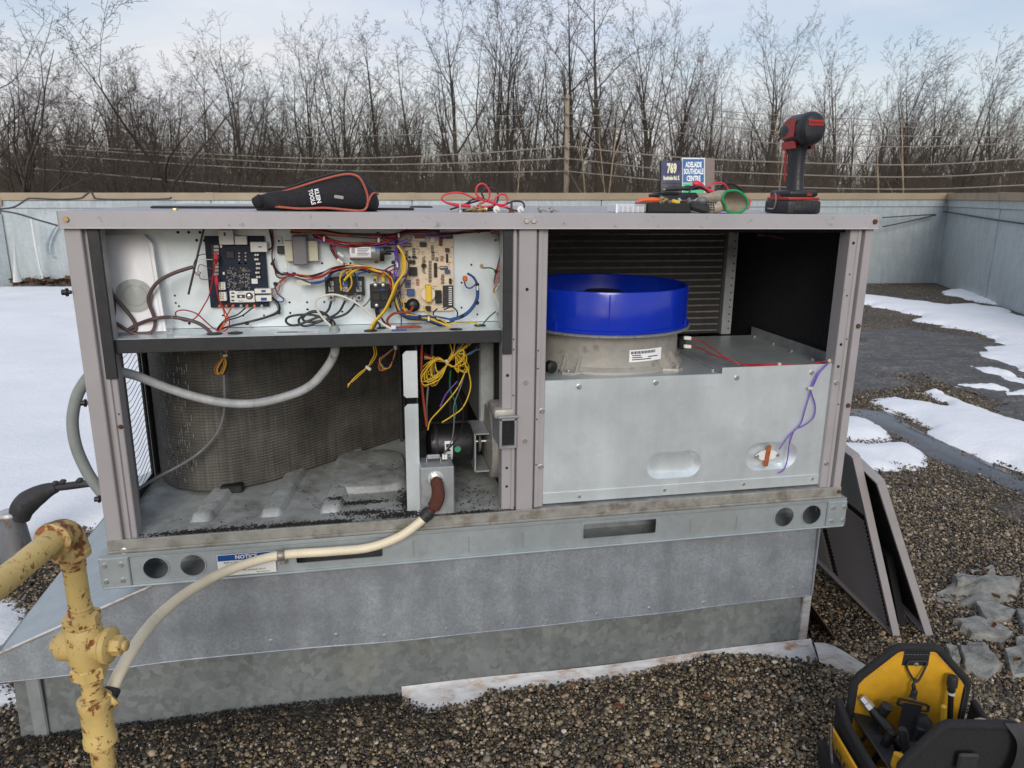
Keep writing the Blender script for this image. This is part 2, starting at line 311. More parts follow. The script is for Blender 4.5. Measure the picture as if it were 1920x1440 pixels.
def text(name, s, size, loc, right, upv, mat, parent, width=None, lift=0.0006, bold=0.0):
    cu = bpy.data.curves.new(name, 'FONT'); cu.body = s; cu.size = size; cu.align_x = 'CENTER'; cu.align_y = 'CENTER'; cu.resolution_u = 2; cu.offset = bold
    cu.space_line = 1.0
    ob = bpy.data.objects.new(name, cu); COL.objects.link(ob); dg = bpy.context.evaluated_depsgraph_get(); me0 = ob.evaluated_get(dg).to_mesh()
    R, U = Vector(right).normalized(), Vector(upv).normalized(); Nn = R.cross(U)
    vs = [v.co.copy() for v in me0.vertices]; fs = [tuple(p.vertices) for p in me0.polygons]
    bpy.data.objects.remove(ob); bpy.data.curves.remove(cu)
    if not vs: return None
    k = 1.0
    if width: k = width/max(1e-6, max(v.x for v in vs)-min(v.x for v in vs))
    mb = MB(); mb.add([Vector(loc)+R*v.x*k+U*v.y+Nn*lift for v in vs], fs)
    return mb.build(name, mat, parent, smooth=0, recalc=False)
def wire(pts, r, mat, parent, n=6, name='wire', sub=6):
    return MB().tube(smooth_path(pts, sub), r, n).build(name, mat, parent, smooth=60)
def wpx(conv, pts, y, r, mat, parent, n=6, name='wire', jit=0.0):
    P = []
    for i, p in enumerate(pts):
        yy = p[2] if len(p) > 2 else y
        u, v = conv(p[0]+random.uniform(-jit, jit), p[1]+random.uniform(-jit, jit)); P.append(PY(u, v, yy))
    return wire(P, r, mat, parent, n, name)
def hexbolt(mb, p, axis, r=0.006, h=0.004, washer=True):
    a = Vector(axis).normalized(); p = Vector(p)
    if washer: mb.lathe(p, a, [(r*1.45, 0), (r*1.45, h*0.3), (r*1.2, h*0.45)], 14)
    mb.lathe(p+a*h*0.35, a, [(r, 0), (r, h*0.75), (r*0.85, h)], 6)
    return mb
# ------------------------------------------------------------------ roof surface, gravel, snow
def vnoise(x, y, s, seed=0):
    g = np.random.default_rng(seed).random((64, 64)); x = np.asarray(x)*s; y = np.asarray(y)*s
    xi = np.floor(x).astype(int); yi = np.floor(y).astype(int); fx = x-xi; fy = y-yi; fx = fx*fx*(3-2*fx); fy = fy*fy*(3-2*fy)
    a = g[xi % 64, yi % 64]; b = g[(xi+1) % 64, yi % 64]; c = g[xi % 64, (yi+1) % 64]; d = g[(xi+1) % 64, (yi+1) % 64]
    return (a*(1-fx)+b*fx)*(1-fy)+(c*(1-fx)+d*fx)*fy
def fbm(x, y, s, seed=0, o=4): return sum(vnoise(x, y, s*2**k, seed+k)*0.5**k for k in range(o))/sum(0.5**k for k in range(o))
def hgt(x, y):
    x = np.asarray(x, float); y = np.asarray(y, float)
    near = np.clip(1-np.abs(y+0.02)/0.16, 0, 1)*np.clip((x+0.6)*4, 0, 1)*np.clip((2.2-x)*4, 0, 1)
    prof = np.interp(x, [-0.4, 0.0, 0.55, 0.66, 0.72, 0.84, 0.90, 0.97, 1.2, 1.45, 1.55, 1.75, 1.9], [0.030, 0.036, 0.030, 0.026, 0.0, 0.0, 0.016, 0.012, 0.018, 0.032, 0.05, 0.022, 0.0])
    return near*prof + 0.016*(fbm(x, y, 3.1, 3)-0.5)
xs = np.concatenate([np.linspace(-16, -1.6, 14), np.linspace(-1.5, 3.6, 150), np.linspace(3.8, 13, 14)])
ys = np.concatenate([np.linspace(-6, -1.3, 6), np.linspace(-1.2, 1.4, 90), np.linspace(1.6, 11, 12)])
GX, GY = np.meshgrid(xs, ys); GZ = hgt(GX, GY)-0.006
m, t, b = new_mat('roof_gravel_ground'); v = coords(t, (1, 1, 1), 'World')
vo = N(t, 'ShaderNodeTexVoronoi'); vo.inputs['Scale'].default_value = 95; t.links.new(v, vo.inputs['Vector'])
bw = N(t, 'ShaderNodeRGBToBW'); t.links.new(vo.outputs['Color'], bw.inputs['Color'])
rp = ramp(t, [(0.0, (0.012, 0.011, 0.010)), (0.3, (0.04, 0.033, 0.026)), (0.55, (0.10, 0.078, 0.052)), (0.75, (0.20, 0.155, 0.105)), (1.0, (0.34, 0.30, 0.24))]); t.links.new(bw.outputs['Val'], rp.inputs['Fac'])
dd = ramp(t, [(0.0, 1.0), (0.55, 0.75), (1.0, 0.12)]); t.links.new(vo.outputs['Distance'], dd.inputs['Fac'])
big = noise(t, v, 1.3, 4); rb = ramp(t, [(0.3, 0.55), (0.7, 1.1)]); t.links.new(big, rb.inputs['Fac'])
c = mixc(t, 1.0, rp.outputs['Color'], rb.outputs['Color'], 'MULTIPLY'); t.links.new(c, b.inputs['Base Color']); b.inputs['Roughness'].default_value = 0.75
inv = N(t, 'ShaderNodeMath', operation='SUBTRACT'); inv.inputs[0].default_value = 1.0; t.links.new(vo.outputs['Distance'], inv.inputs[1]); bump(t, b, inv.outputs[0], 0.8, 0.012)
MT['roofground'] = m
mb = MB(); nx, ny = len(xs), len(ys)
mb.v = [tuple(p) for p in np.stack([GX.ravel(), GY.ravel(), GZ.ravel()], 1)]
mb.f = [(j*nx+i, j*nx+i+1, (j+1)*nx+i+1, (j+1)*nx+i) for j in range(ny-1) for i in range(nx-1)]
tag(mb.build('roof_surface', 'roofground', None, smooth=0), 'dark gravel ballast roof surface under and around the unit', 'roof', kind='structure')
# roof edge block and far ground
MT['earth'] = M('winter_ground', (0.075, 0.062, 0.045), 0.95, 0, 0.35, 0.4, 0.3, dirt=(0.05, 0.055, 0.03), dscale=0.15)
mb = MB(); mb.quad((-900, -300, -5), (900, -300, -5), (900, 1400, -5), (-900, 1400, -5))
tag(mb.build('ground', 'earth', None, smooth=0), 'brown winter ground below and beyond the roof edge', 'ground', kind='structure')
# polygon distance fields
def poly_sd(poly, X, Y):
    P = np.array([(p[0], p[1]) for p in poly]); d = np.full(X.shape, 1e9); ins = np.zeros(X.shape, bool); n = len(P)
    for i in range(n):
        a = P[i]; b_ = P[(i+1) % n]; e = b_-a; L2 = e@e+1e-12
        tt = np.clip(((X-a[0])*e[0]+(Y-a[1])*e[1])/L2, 0, 1); d = np.minimum(d, np.hypot(X-a[0]-tt*e[0], Y-a[1]-tt*e[1]))
        cond = ((a[1] > Y) != (b_[1] > Y)) & (X < (b_[0]-a[0])*(Y-a[1])/(b_[1]-a[1]+1e-12)+a[0]); ins ^= cond
    return np.where(ins, d, -d)
def gp(pts, conv=None, z=0.01):
    o = []
    for p in pts:
        u, v_ = conv(*p) if conv else p
        q = PZ(u, v_, z); o.append((q.x, q.y))
    return o
def field_mesh(name, polys, x0, x1, y0, y1, step, amp, soft, mat, edge=0.06, nz=4.0, seed=1, base=0.0, rel=0.0):
    X, Y = np.meshgrid(np.arange(x0, x1, step), np.arange(y0, y1, step)); sd = np.full(X.shape, -9.0)
    for p in polys: sd = np.maximum(sd, poly_sd(p, X, Y))
    dist = np.hypot(X-CAM.x, Y-CAM.y)
    sd = sd+edge*(fbm(X, Y, nz, seed, 5)-0.5)*2*np.clip(dist/5, 0.35, 1.2)
    Z = np.where(sd > 0, amp*(1-np.exp(-np.maximum(sd, 0)/soft)), sd*0.25)+np.where(sd > 0, rel*(fbm(X, Y, 1.1, seed+9, 4)-0.5), 0)
    Z = Z+np.where(sd > 0, 0.011*(fbm(X, Y, 7.0, seed+3, 4)-0.5)*(amp > 0.02), 0); Z = np.maximum(Z, -0.03)+base+hgt(X, Y)*(sd < 0.05)
    n0, n1_ = X.shape; keep = sd > -0.08
    mb = MB(); idx = -np.ones(X.shape, int); fs = []
    kk = keep[:-1, :-1] & keep[1:, :-1] & keep[:-1, 1:] & keep[1:, 1:]
    use = np.zeros(X.shape, bool); use[:-1, :-1] |= kk; use[1:, :-1] |= kk; use[:-1, 1:] |= kk; use[1:, 1:] |= kk
    idx[use] = np.arange(use.sum()); mb.v = [tuple(p) for p in np.stack([X[use], Y[use], Z[use]], 1)]
    J, I = np.nonzero(kk); mb.f = list(zip(idx[J, I].tolist(), idx[J, I+1].tolist(), idx[J+1, I+1].tolist(), idx[J+1, I].tolist()))
    return mb.build(name, mat, None, smooth=180, recalc=False)
m, t, b = new_mat('old_snow'); v = coords(t, (1, 1, 1), 'World')
f = noise(t, v, 2.2, 6); r = ramp(t, [(0.3, (0.80, 0.815, 0.85)), (0.7, (0.87, 0.875, 0.90))]); t.links.new(f, r.inputs['Fac'])
f2 = noise(t, v, 170, 3); r2 = ramp(t, [(0.68, 0.0), (0.73, 1.0)]); t.links.new(f2, r2.inputs['Fac'])
f3 = noise(t, v, 2.2, 4); r3 = ramp(t, [(0.46, 0.0), (0.66, 0.9)]); t.links.new(f3, r3.inputs['Fac'])
ms = N(t, 'ShaderNodeMath', operation='MULTIPLY'); t.links.new(r2.outputs['Color'], ms.inputs[0]); t.links.new(r3.outputs['Color'], ms.inputs[1])
t.links.new(mixc(t, ms.outputs[0], r.outputs['Color'], (0.25, 0.24, 0.22)), b.inputs['Base Color'])
b.inputs['Roughness'].default_value = 0.7; b.inputs['Subsurface Weight'].default_value = 0.0; bump(t, b, noise(t, v, 34, 7, 0.7), 0.45, 0.02)
MT['snow'] = m
c8 = lambda x, y: (1560+x/2.572, 340+y/2.571)
S = [[(185, 545), (300, 560), (430, 578), (540, 590), (690, 590), (800, 605), (925, 640), (1300, 700), (1300, 1000), (925, 915), (840, 880), (680, 830), (780, 775), (800, 750), (700, 715), (560, 690), (440, 665), (430, 640), (330, 615), (185, 588), (-200, 560), (-200, 520)],
     [(530, 518), (640, 518), (790, 547), (925, 575), (1200, 620), (1200, 660), (925, 612), (800, 590), (700, 570), (560, 540)],
     [(605, 862), (700, 880), (800, 890), (925, 930), (1100, 980), (1100, 1010), (925, 970), (820, 935), (700, 905)],
     [(570, 968), (680, 965), (790, 970), (850, 985), (925, 990), (1100, 1000), (1100, 1050), (925, 1035), (850, 1035), (740, 1020), (840, 1000), (690, 985)],
     [(230, 1035), (300, 1030), (380, 1045), (520, 1060), (560, 1080), (555, 1050), (480, 1010), (380, 1000), (500, 995), (570, 1025), (640, 1065), (760, 1110), (880, 1140), (925, 1150), (1200, 1220), (1200, 1490), (925, 1390), (850, 1360), (740, 1320), (620, 1270), (540, 1220), (430, 1190), (410, 1150), (340, 1110), (260, 1090)],
     [(0, 1110), (90, 1120), (170, 1140), (250, 1190), (310, 1230), (200, 1225), (90, 1215), (0, 1210)],
     [(0, 1250), (90, 1255), (200, 1255), (340, 1240), (430, 1270), (510, 1320), (470, 1345), (400, 1360), (310, 1330), (210, 1310), (290, 1360), (180, 1370), (90, 1300), (0, 1280)]]
snow_right = [gp(s, c8, 0.02) for s in S]
sr = field_mesh('snow', snow_right, 2.0, 11.5, 0.7, 9.6, 0.03, 0.042, 0.09, 'snow', edge=0.13, nz=4.2, seed=21, rel=0.035)
tag(sr, 'patchy melting snow on the gravel right of the unit', 'snow', kind='stuff')
left_poly = [(-14, 9.3), (-4.2, 9.55), (1.2, 9.2), (1.6, 1.5), (0.02, 1.35), (-0.15, 1.0)] + gp([(185, 985), (130, 1000), (60, 1030), (0, 1040), (-150, 1090)]) + [(-14, 0.6)]
lp2 = gp([(-60, 1118), (0, 1113), (36, 1122), (30, 1180), (0, 1203), (-60, 1220)]); lp3 = gp([(-60, 1282), (0, 1284), (42, 1287), (52, 1300), (0, 1314), (-60, 1325)])
sl = field_mesh('snow', [left_poly, lp2, lp3], -12, 1.7, 0.05, 9.7, 0.055, 0.075, 0.16, 'snow', edge=0.09, nz=3.4, seed=31, rel=0.06)
tag(sl, 'unbroken white snow field left of the unit reaching the far parapet', 'snow', kind='stuff')
# wet membrane and puddle
m, t, b = new_mat('wet_roof_membrane'); v = coords(t, (1, 1, 1), 'World')
f = noise(t, v, 5, 8, 0.65); r = ramp(t, [(0.3, (0.022, 0.024, 0.028)), (0.6, (0.065, 0.066, 0.07)), (0.8, (0.13, 0.125, 0.12))]); t.links.new(f, r.inputs['Fac'])
vo = N(t, 'ShaderNodeTexVoronoi'); vo.inputs['Scale'].default_value = 55; t.links.new(v, vo.inputs['Vector'])
bw = N(t, 'ShaderNodeRGBToBW'); t.links.new(vo.outputs['Color'], bw.inputs['Color']); rr = ramp(t, [(0.42, 0.0), (0.62, 0.9)]); t.links.new(bw.outputs['Val'], rr.inputs['Fac'])
f2 = noise(t, coords(t, (1, 2.5, 1), 'World'), 2.6, 6, 0.65); r2 = ramp(t, [(0.36, 0.0), (0.6, 1.0)]); t.links.new(f2, r2.inputs['Fac'])
mm = N(t, 'ShaderNodeMath', operation='MULTIPLY'); t.links.new(rr.outputs['Color'], mm.inputs[0]); t.links.new(r2.outputs['Color'], mm.inputs[1])
t.links.new(mixc(t, mm.outputs[0], r.outputs['Color'], (0.17, 0.145, 0.115)), b.inputs['Base Color'])
r3 = ramp(t, [(0.4, 0.45), (0.6, 0.85)]); t.links.new(f, r3.inputs['Fac']); t.links.new(r3.outputs['Color'], b.inputs['Roughness']); bump(t, b, noise(t, v, 60, 5), 0.5, 0.006)
MT['membrane'] = m
wet = [gp([(120, 740), (380, 710), (560, 730), (800, 770), (1000, 900), (1200, 1080), (925, 1140), (560, 960), (300, 960), (100, 1010), (-150, 980), (-150, 800)], c8)]
tag(field_mesh('wet_roof_patch', wet, 2.0, 8.5, 0.6, 6.0, 0.03, 0.006, 0.1, 'membrane', edge=0.40, nz=3.2, seed=41), 'dark wet bare patch of roof between the snow bands', 'roof patch', kind='structure')
MT['water'] = M('shallow_meltwater', (0.035, 0.038, 0.045), 0.16, 0, 0.3, 3, 0.02, rvar=0.05, dirt=(0.06, 0.058, 0.055), dscale=9)
pud = [gp([(60, 1080), (250, 1100), (400, 1180), (560, 1250), (760, 1350), (925, 1410), (1100, 1470), (1100, 1560), (850, 1470), (640, 1380), (520, 1330), (380, 1240), (200, 1170), (60, 1130)], c8)]
tag(field_mesh('puddle', pud, 2.0, 6.0, 0.4, 3.2, 0.025, 0.007, 0.05, 'water', edge=0.06, nz=3, seed=51), 'strip of dark meltwater running along the near snow patch', 'puddle', kind='structure')
# ---- geometry-node scatter
def scatter(name, pts, rot, scl, idx, variants, label, cat):
    me = bpy.data.meshes.new(name); n = len(pts); me.vertices.add(n); me.vertices.foreach_set('co', np.asarray(pts, float).ravel())
    for an, arr, ty in (('rot', rot, 'FLOAT_VECTOR'), ('scl', scl, 'FLOAT_VECTOR')):
        a = me.attributes.new(an, ty, 'POINT'); a.data.foreach_set('vector', np.asarray(arr, float).ravel())
    a = me.attributes.new('pick', 'INT', 'POINT'); a.data.foreach_set('value', np.asarray(idx, int).ravel())
    o = bpy.data.objects.new(name, me); COL.objects.link(o)
    g = bpy.data.node_groups.new(name+'_scatter', 'GeometryNodeTree')
    g.interface.new_socket('Geometry', in_out='INPUT', socket_type='NodeSocketGeometry'); g.interface.new_socket('Geometry', in_out='OUTPUT', socket_type='NodeSocketGeometry')
    gi = g.nodes.new('NodeGroupInput'); go = g.nodes.new('NodeGroupOutput'); ip = g.nodes.new('GeometryNodeInstanceOnPoints'); jn = g.nodes.new('GeometryNodeJoinGeometry')
    for vv in reversed(variants):
        oi = g.nodes.new('GeometryNodeObjectInfo'); oi.inputs['Object'].default_value = vv; oi.inputs['As Instance'].default_value = True; g.links.new(oi.outputs['Geometry'], jn.inputs['Geometry'])
    def attr(nm, dt):
        a = g.nodes.new('GeometryNodeInputNamedAttribute'); a.data_type = dt; a.inputs['Name'].default_value = nm; return a.outputs['Attribute']
    g.links.new(gi.outputs[0], ip.inputs['Points']); g.links.new(jn.outputs['Geometry'], ip.inputs['Instance']); ip.inputs['Pick Instance'].default_value = True
    g.links.new(attr('pick', 'INT'), ip.inputs['Instance Index']); g.links.new(attr('scl', 'FLOAT_VECTOR'), ip.inputs['Scale'])
    e2r = g.nodes.new('FunctionNodeEulerToRotation'); g.links.new(attr('rot', 'FLOAT_VECTOR'), e2r.inputs[0]); g.links.new(e2r.outputs[0], ip.inputs['Rotation'])
    g.links.new(ip.outputs['Instances'], go.inputs[0])
    md = o.modifiers.new('scatter', 'NODES'); md.node_group = g
    return tag(o, label, cat, kind='stuff')
m, t, b = new_mat('river_pebble'); oi = N(t, 'ShaderNodeObjectInfo')
rp = ramp(t, [(0.0, (0.014, 0.012, 0.010)), (0.25, (0.038, 0.030, 0.021)), (0.40, (0.095, 0.070, 0.038)), (0.58, (0.18, 0.128, 0.066)), (0.68, (0.14, 0.128, 0.105)), (0.83, (0.27, 0.20, 0.12)), (0.92, (0.46, 0.37, 0.25)), (0.97, (0.22, 0.10, 0.05)), (1.0, (0.55, 0.51, 0.44))])
t.links.new(oi.outputs['Random'], rp.inputs['Fac']); f = noise(t, coords(t, (1, 1, 1), 'World'), 110, 4); r2 = ramp(t, [(0.3, 0.72), (0.7, 1.15)]); t.links.new(f, r2.inputs['Fac'])
t.links.new(mixc(t, 1.0, rp.outputs['Color'], r2.outputs['Color'], 'MULTIPLY'), b.inputs['Base Color']); b.inputs['Roughness'].default_value = 0.55
MT['pebble'] = m
peb = []
for k in range(6):
    bm = bmesh.new(); bmesh.ops.create_icosphere(bm, subdivisions=2, radius=1.0); s3 = (random.uniform(0.85, 1.25), random.uniform(0.75, 1.0), random.uniform(0.5, 0.75))
    ph = [random.uniform(0, 6) for _ in range(6)]
    for q in bm.verts:
        d = 1+0.13*math.sin(2.3*q.co.x+ph[0])*math.cos(2.1*q.co.y+ph[1])+0.1*math.sin(3.1*q.co.z+ph[2]+1.7*q.co.x)
        q.co = Vector((q.co.x*s3[0]*d, q.co.y*s3[1]*d, q.co.z*s3[2]*d))
    me = bpy.data.meshes.new('pebble'); bm.to_mesh(me); bm.free(); me.polygons.foreach_set('use_smooth', [True]*len(me.polygons)); me.materials.append(MT['pebble'])
    peb.append(bpy.data.objects.new('pebble', me))
def peb_pts(x0, x1, y0, y1, dens):
    n = int((x1-x0)*(y1-y0)*dens); return np.stack([RNG.uniform(x0, x1, n), RNG.uniform(y0, y1, n)], 1)
A = np.concatenate([peb_pts(-0.75, 2.3, -0.62, 0.045, 36000), peb_pts(-1.7, -0.2, 0.0, 1.5, 14000), peb_pts(1.86, 3.3, -0.62, 1.1, 25000), peb_pts(2.2, 5.0, 0.9, 3.2, 9000), peb_pts(3.0, 9.5, 3.0, 9.0, 500)])
P = A; dist = np.hypot(P[:, 0]-CAM.x, P[:, 1]-CAM.y)
ang = np.arctan2(P[:, 0]-CAM.x, P[:, 1]-CAM.y)-YAW
keep = (np.abs(ang) < 0.70) & ~((P[:, 0] > -0.24) & (P[:, 0] < 1.88) & (P[:, 1] > 0.05) & (P[:, 1] < 1.3))
P = P[keep]; dist = dist[keep]
bare = fbm(P[:, 0], P[:, 1], 2.3, 77, 4)                       # dark bare spots and debris near the curb
nearcurb = (P[:, 1] > -0.14) & (P[:, 1] < 0.05) & (P[:, 0] > -0.3) & (P[:, 0] < 0.75)
kp = (bare > 0.27) & ~(nearcurb & (RNG.random(len(P)) < 0.45))
wetd = np.maximum(poly_sd(wet[0], P[:, 0], P[:, 1]), poly_sd(pud[0], P[:, 0], P[:, 1]))
kp &= ~((wetd > -0.05) & (RNG.random(len(P)) < np.clip(0.90-0.6*(bare > 0.5), 0, 1)))
P = P[kp]; dist = dist[kp]; n = len(P)
sz = np.clip(RNG.lognormal(math.log(0.0032), 0.42, n), 0.0015, 0.0105)
z = hgt(P[:, 0], P[:, 1])+RNG.uniform(-0.0035, 0.0045, n)
rot = np.stack([RNG.normal(0, 0.35, n), RNG.normal(0, 0.35, n), RNG.uniform(0, 6.28, n)], 1)
scatter('gravel', np.stack([P[:, 0], P[:, 1], z], 1), rot, np.repeat(sz[:, None], 3, 1), RNG.integers(0, 6, n), peb, 'loose rounded roof gravel, tan, grey and black pebbles', 'gravel')
mb = MB(); rg_ = random.Random(12)
for _ in range(5000):
    x = rg_.uniform(-0.28, 0.78); y = 0.035-abs(rg_.gauss(0, 0.07)); k = rg_.uniform(0.0012, 0.0036); a_ = rg_.uniform(0, 6.3); zz_ = float(hgt(x, y))+0.004+rg_.uniform(-.002, .006)
    c_, s_ = math.cos(a_)*k, math.sin(a_)*k; mb.add([(x+c_, y+s_, zz_), (x-s_, y+c_, zz_+k*.2), (x-c_*1.2, y-s_*1.2, zz_), (x+s_*.3, y-c_*.3, zz_+k*1.1)], [(0, 1, 3), (1, 2, 3), (2, 0, 3)])
tag(mb.build('roof_debris', 'debris', None, 0, recalc=False), 'black crumbled grit gathered along the foot of the curb', 'debris', kind='stuff')
# ------------------------------------------------------------------ parapet walls
def parapet(name, A, B, zA, zB, n, label, t0=0.0):
    A, B = Vector((*A, 0)), Vector((*B, 0)); d = (B-A); Ln = d.length; d.normalize(); nrm = Vector((d.y, -d.x, 0))
    root = thing(name, (A+B)/2, label, 'parapet')
    def pt(s, off, z): p = A+d*(s*Ln)+nrm*off; return Vector((p.x, p.y, z))
    def zt(s): return zA+(zB-zA)*s
    def slab(mb, s0, s1, o0, o1, a, b_):
        v = [pt(s0, o0, zt(s0)+a) if a > -5 else pt(s0, o0, -0.02), pt(s1, o0, zt(s1)+a) if a > -5 else pt(s1, o0, -0.02), pt(s1, o0, zt(s1)+b_), pt(s0, o0, zt(s0)+b_)]
        v += [p+nrm*(o1-o0) for p in v]
        return mb.add(v, [(0, 1, 2, 3), (4, 7, 6, 5), (0, 4, 5, 1), (1, 5, 6, 2), (2, 6, 7, 3), (3, 7, 4, 0)])
    gap = 0.006/Ln
    for i in range(n):
        s0, s1 = i/n+gap, (i+1)/n-gap
        slab(MB(), s0, s1, -0.20, 0.0, -9, -0.21).build('wall_panel', 'parapet', root, 0)
        slab(MB(), s0, s1, -0.20, 0.022, -0.205, -0.105).build('counter_flashing', 'parapet', root, 0)
        slab(MB(), s0, s1, -0.25, 0.05, -0.10, 0.0).build('cap_section', 'cap', root, 0)
        mbs = MB(); slab(mbs, s1-gap*3, s1+gap*5, -0.01, 0.012, -9, -0.215); mbs.build('seam_strip', 'parapet', root, 0)
        mbs = MB(); slab(mbs, s1-0.05/Ln, s1+0.05/Ln, -0.252, 0.056, -0.102, 0.004); mbs.build('cap_joint', 'cap', root, 0)
    return root, pt, zt, nrm
CA, CB = (-4.28, 9.85), (9.74, 8.73)
backwall, bpt, bzt, bn = parapet('parapet_wall', CA, CB, 1.285, 1.415, 5, 'long galvanized parapet with tan cap across the far roof edge')
rw, rpt, rzt, rn = parapet('parapet_wall', (9.74, 8.73), (7.0, 2.85), 1.415, 1.40, 3, 'galvanized parapet with tan cap on the right side of the roof')
lw, lpt, lzt, ln_ = parapet('parapet_wall', (-9.0, 7.2), (-4.28, 9.82), 1.16, 1.215, 2, 'lower stepped parapet section at the far left corner')
mb = MB(); mb.tube([PY(58, 410, 9.6), PY(66, 460, 9.6), PY(74, 500, 9.6), PY(80, 522, 9.6)], [0.012]*4, 6); mb.build('sealant_bead', 'white', backwall)
mb = MB(); mb.tube([PY(26, 440, 9.2), PY(28, 470, 9.2), PY(30, 500, 9.2), PY(33, 528, 9.2)], [0.010, 0.025, 0.05, 0.10], 8, squash=0.4); mb.build('sealant_streak', 'white', lw)
def wash(px, w_, y=9.72):
    P_ = smooth_path([PY(u, v_, y) for u, v_ in px], 6); return MB().tube(P_, [w_*(0.4+0.6*math.sin(math.pi*(i+1)/(len(P_)+1))) for i in range(len(P_))], 6, squash=0.12)
MT['palewash'] = M('faded_white_mark', (0.62, 0.68, 0.72), 0.7, 0, 0.1, 5)
wash([(112, 420), (103, 428), (94, 445), (89, 462), (92, 478), (101, 480)], 0.055).build('paint_mark', 'palewash', backwall)
mb = MB()
for i in range(900):
    s = random.uniform(0.005, 0.31); q = bpt(s, abs(random.gauss(0.06, 0.12)), 0.05+abs(random.gauss(0, 0.035))); r_ = random.uniform(0.015, 0.05)
    R = Matrix.Rotation(random.uniform(0, 6), 3, 'Z') @ Matrix.Rotation(random.uniform(-1, 1), 3, 'X')
    mb.add([q+R @ Vector(k)*r_ for k in ((-1, -.6, 0), (1, -.6, .2), (1.1, .6, 0), (-.9, .6, .15))], [(0, 1, 2, 3)])
tag(mb.build('leaf_litter', 'leaflitter', None, 0, recalc=False), 'brown dead leaves heaped along the foot of the far parapet', 'leaf litter', kind='stuff')
def cord(pts, r, label, mat='cord', name='cable', cat='cable'):
    return tag(MB().tube(smooth_path(pts, 6), r, 6).build(name, mat, None, 60), label, cat)
cord([rpt(0.0, 0.05, 1.13), rpt(0.15, 0.03, 1.10), rpt(0.35, 0.03, 1.06), rpt(0.6, 0.03, 1.03), rpt(0.9, 0.03, 1.02)], 0.011, 'grey cable sagging along the right parapet face')
cord([PY(1655, 425, 8.6), PY(1700, 416, 8.62), PY(1755, 403, 8.62)], 0.011, 'lower of two grey cables running from the unit to the far right wall corner')
cord([PY(1655, 408, 8.6), PY(1700, 405, 8.62), PY(1755, 402, 8.62)], 0.010, 'upper of two grey cables running to the far right wall corner')
cord([PY(-40, 390, 9.0), PY(25, 399, 9.0), PY(70, 412, 8.8), PY(115, 425, 8.4)], 0.012, 'thin dark cable drooping from the far left corner towards the unit')
cord([PY(0, 392, 9.55), PY(27, 388, 9.55), PY(50, 374, 9.5), PY(62, 372, 9.5), PY(110, 374, 9.5), PY(150, 372, 9.5), PY(160, 366, 9.5), PY(168, 360, 9.5)], 0.013, 'dark cable clipped along the left end of the tan cap')
cord([PY(172, 360, 9.5), PY(176, 368, 9.5), PY(184, 373, 9.5), PY(240, 374, 9.5), PY(310, 373, 9.5), PY(322, 370, 9.5)], 0.013, 'dark cable along the tan cap behind the unit corner')
cord([PY(960, 377, 9.3), PY(1000, 374, 9.3), PY(1012, 366, 9.3), PY(1016, 360, 9.3)], 0.02, 'short dark cable rising over the far cap behind the red test leads')
# ------------------------------------------------------------------ sign, utility pole, lines
def flatmat(name, c): MT[name] = M(name, c, 0.5, 0, 0.05, 1.0); return name
flatmat('sign_navy', (0.012, 0.014, 0.10)); flatmat('sign_blue', (0.012, 0.095, 0.30)); flatmat('sign_green', (0.05, 0.45, 0.24)); flatmat('sign_post', (0.16, 0.115, 0.10)); flatmat('sign_letter', (0.75, 0.72, 0.50)); flatmat('sign_white', (0.80, 0.86, 0.88)); flatmat('sign_black', (0.01, 0.01, 0.015))
SD = 30.0
base = PD(1290, 345, SD); sroot = thing('street_sign', (base.x, base.y, -5), 'shopping centre sign with navy and blue boards beyond the parapet', 'sign')
def board(px0, py0, px1, py1, mat, name, off=0.0, dy=0.0, th=0.25):
    a = PD(px0, py1, SD-off); b_ = PD(px1, py1, SD-off-dy); c_ = PD(px1, py0, SD-off-dy); d_ = PD(px0, py0, SD-off)
    back = Vector((fw.x, fw.y, 0)).normalized()*th
    o = MB().extrude([a, b_, c_, d_], back).build(name, mat, sroot, 0); R = (b_-a).normalized(); U = (d_-a).normalized()
    return o, a, b_, c_, d_, R, U
for (x0, y0, x1, y1, fr, fc, nm) in ((1239, 301, 1278, 362, 'sign_black', 'sign_navy', 'navy'), (1279, 296, 1322, 362, 'sign_white', 'sign_blue', 'blue')):
    board(x0, y0, x1, y1, fr, 'sign_cabinet', 0, 0)
_, a, b_, c_, d_, R, U = board(1240.5, 303, 1277, 343, 'sign_navy', 'sign_face', 0.03, 0, 0.02)
mid = lambda fx, fy: a+(b_-a)*fx+(d_-a)*fy
text('lettering', '769', 0.52, mid(0.52, 0.66), R, U, 'sign_letter', sroot, (b_-a).length*0.50, 0.02, 0.03)
text('lettering', 'Southdale Rd. E.', 0.22, mid(0.5, 0.22), R, U, 'sign_letter', sroot, (b_-a).length*0.84, 0.02, 0.012)
_, a, b_, c_, d_, R, U = board(1280.5, 298, 1320, 342, 'sign_blue', 'sign_face', 0.03, 0, 0.02)
for s_, fy, wd in (('ADELAIDE', 0.74, 0.78), ('SOUTHDALE', 0.45, 0.93), ('CENTRE', 0.15, 0.66)):
    text('lettering', s_, 0.30, mid(0.5, fy), R, U, 'sign_white', sroot, (b_-a).length*wd, 0.02, 0.012)
board(1280.5, 343.5, 1320, 362, 'sign_green', 'sign_strip', 0.03, 0, 0.02)
board(1322.5, 296, 1340, 362, 'sign_post', 'post', 0.05, 0, 0.4)
mb = MB(); p0 = PD(1260, 362, SD+0.1); p1 = PD(1330, 362, SD+0.1); mb.box((p0.x, p0.y, -5), (p1.x, p0.y+0.3, p0.z+0.2)); mb.build('base', 'sign_post', sroot, 0)
PDIST = 36.0
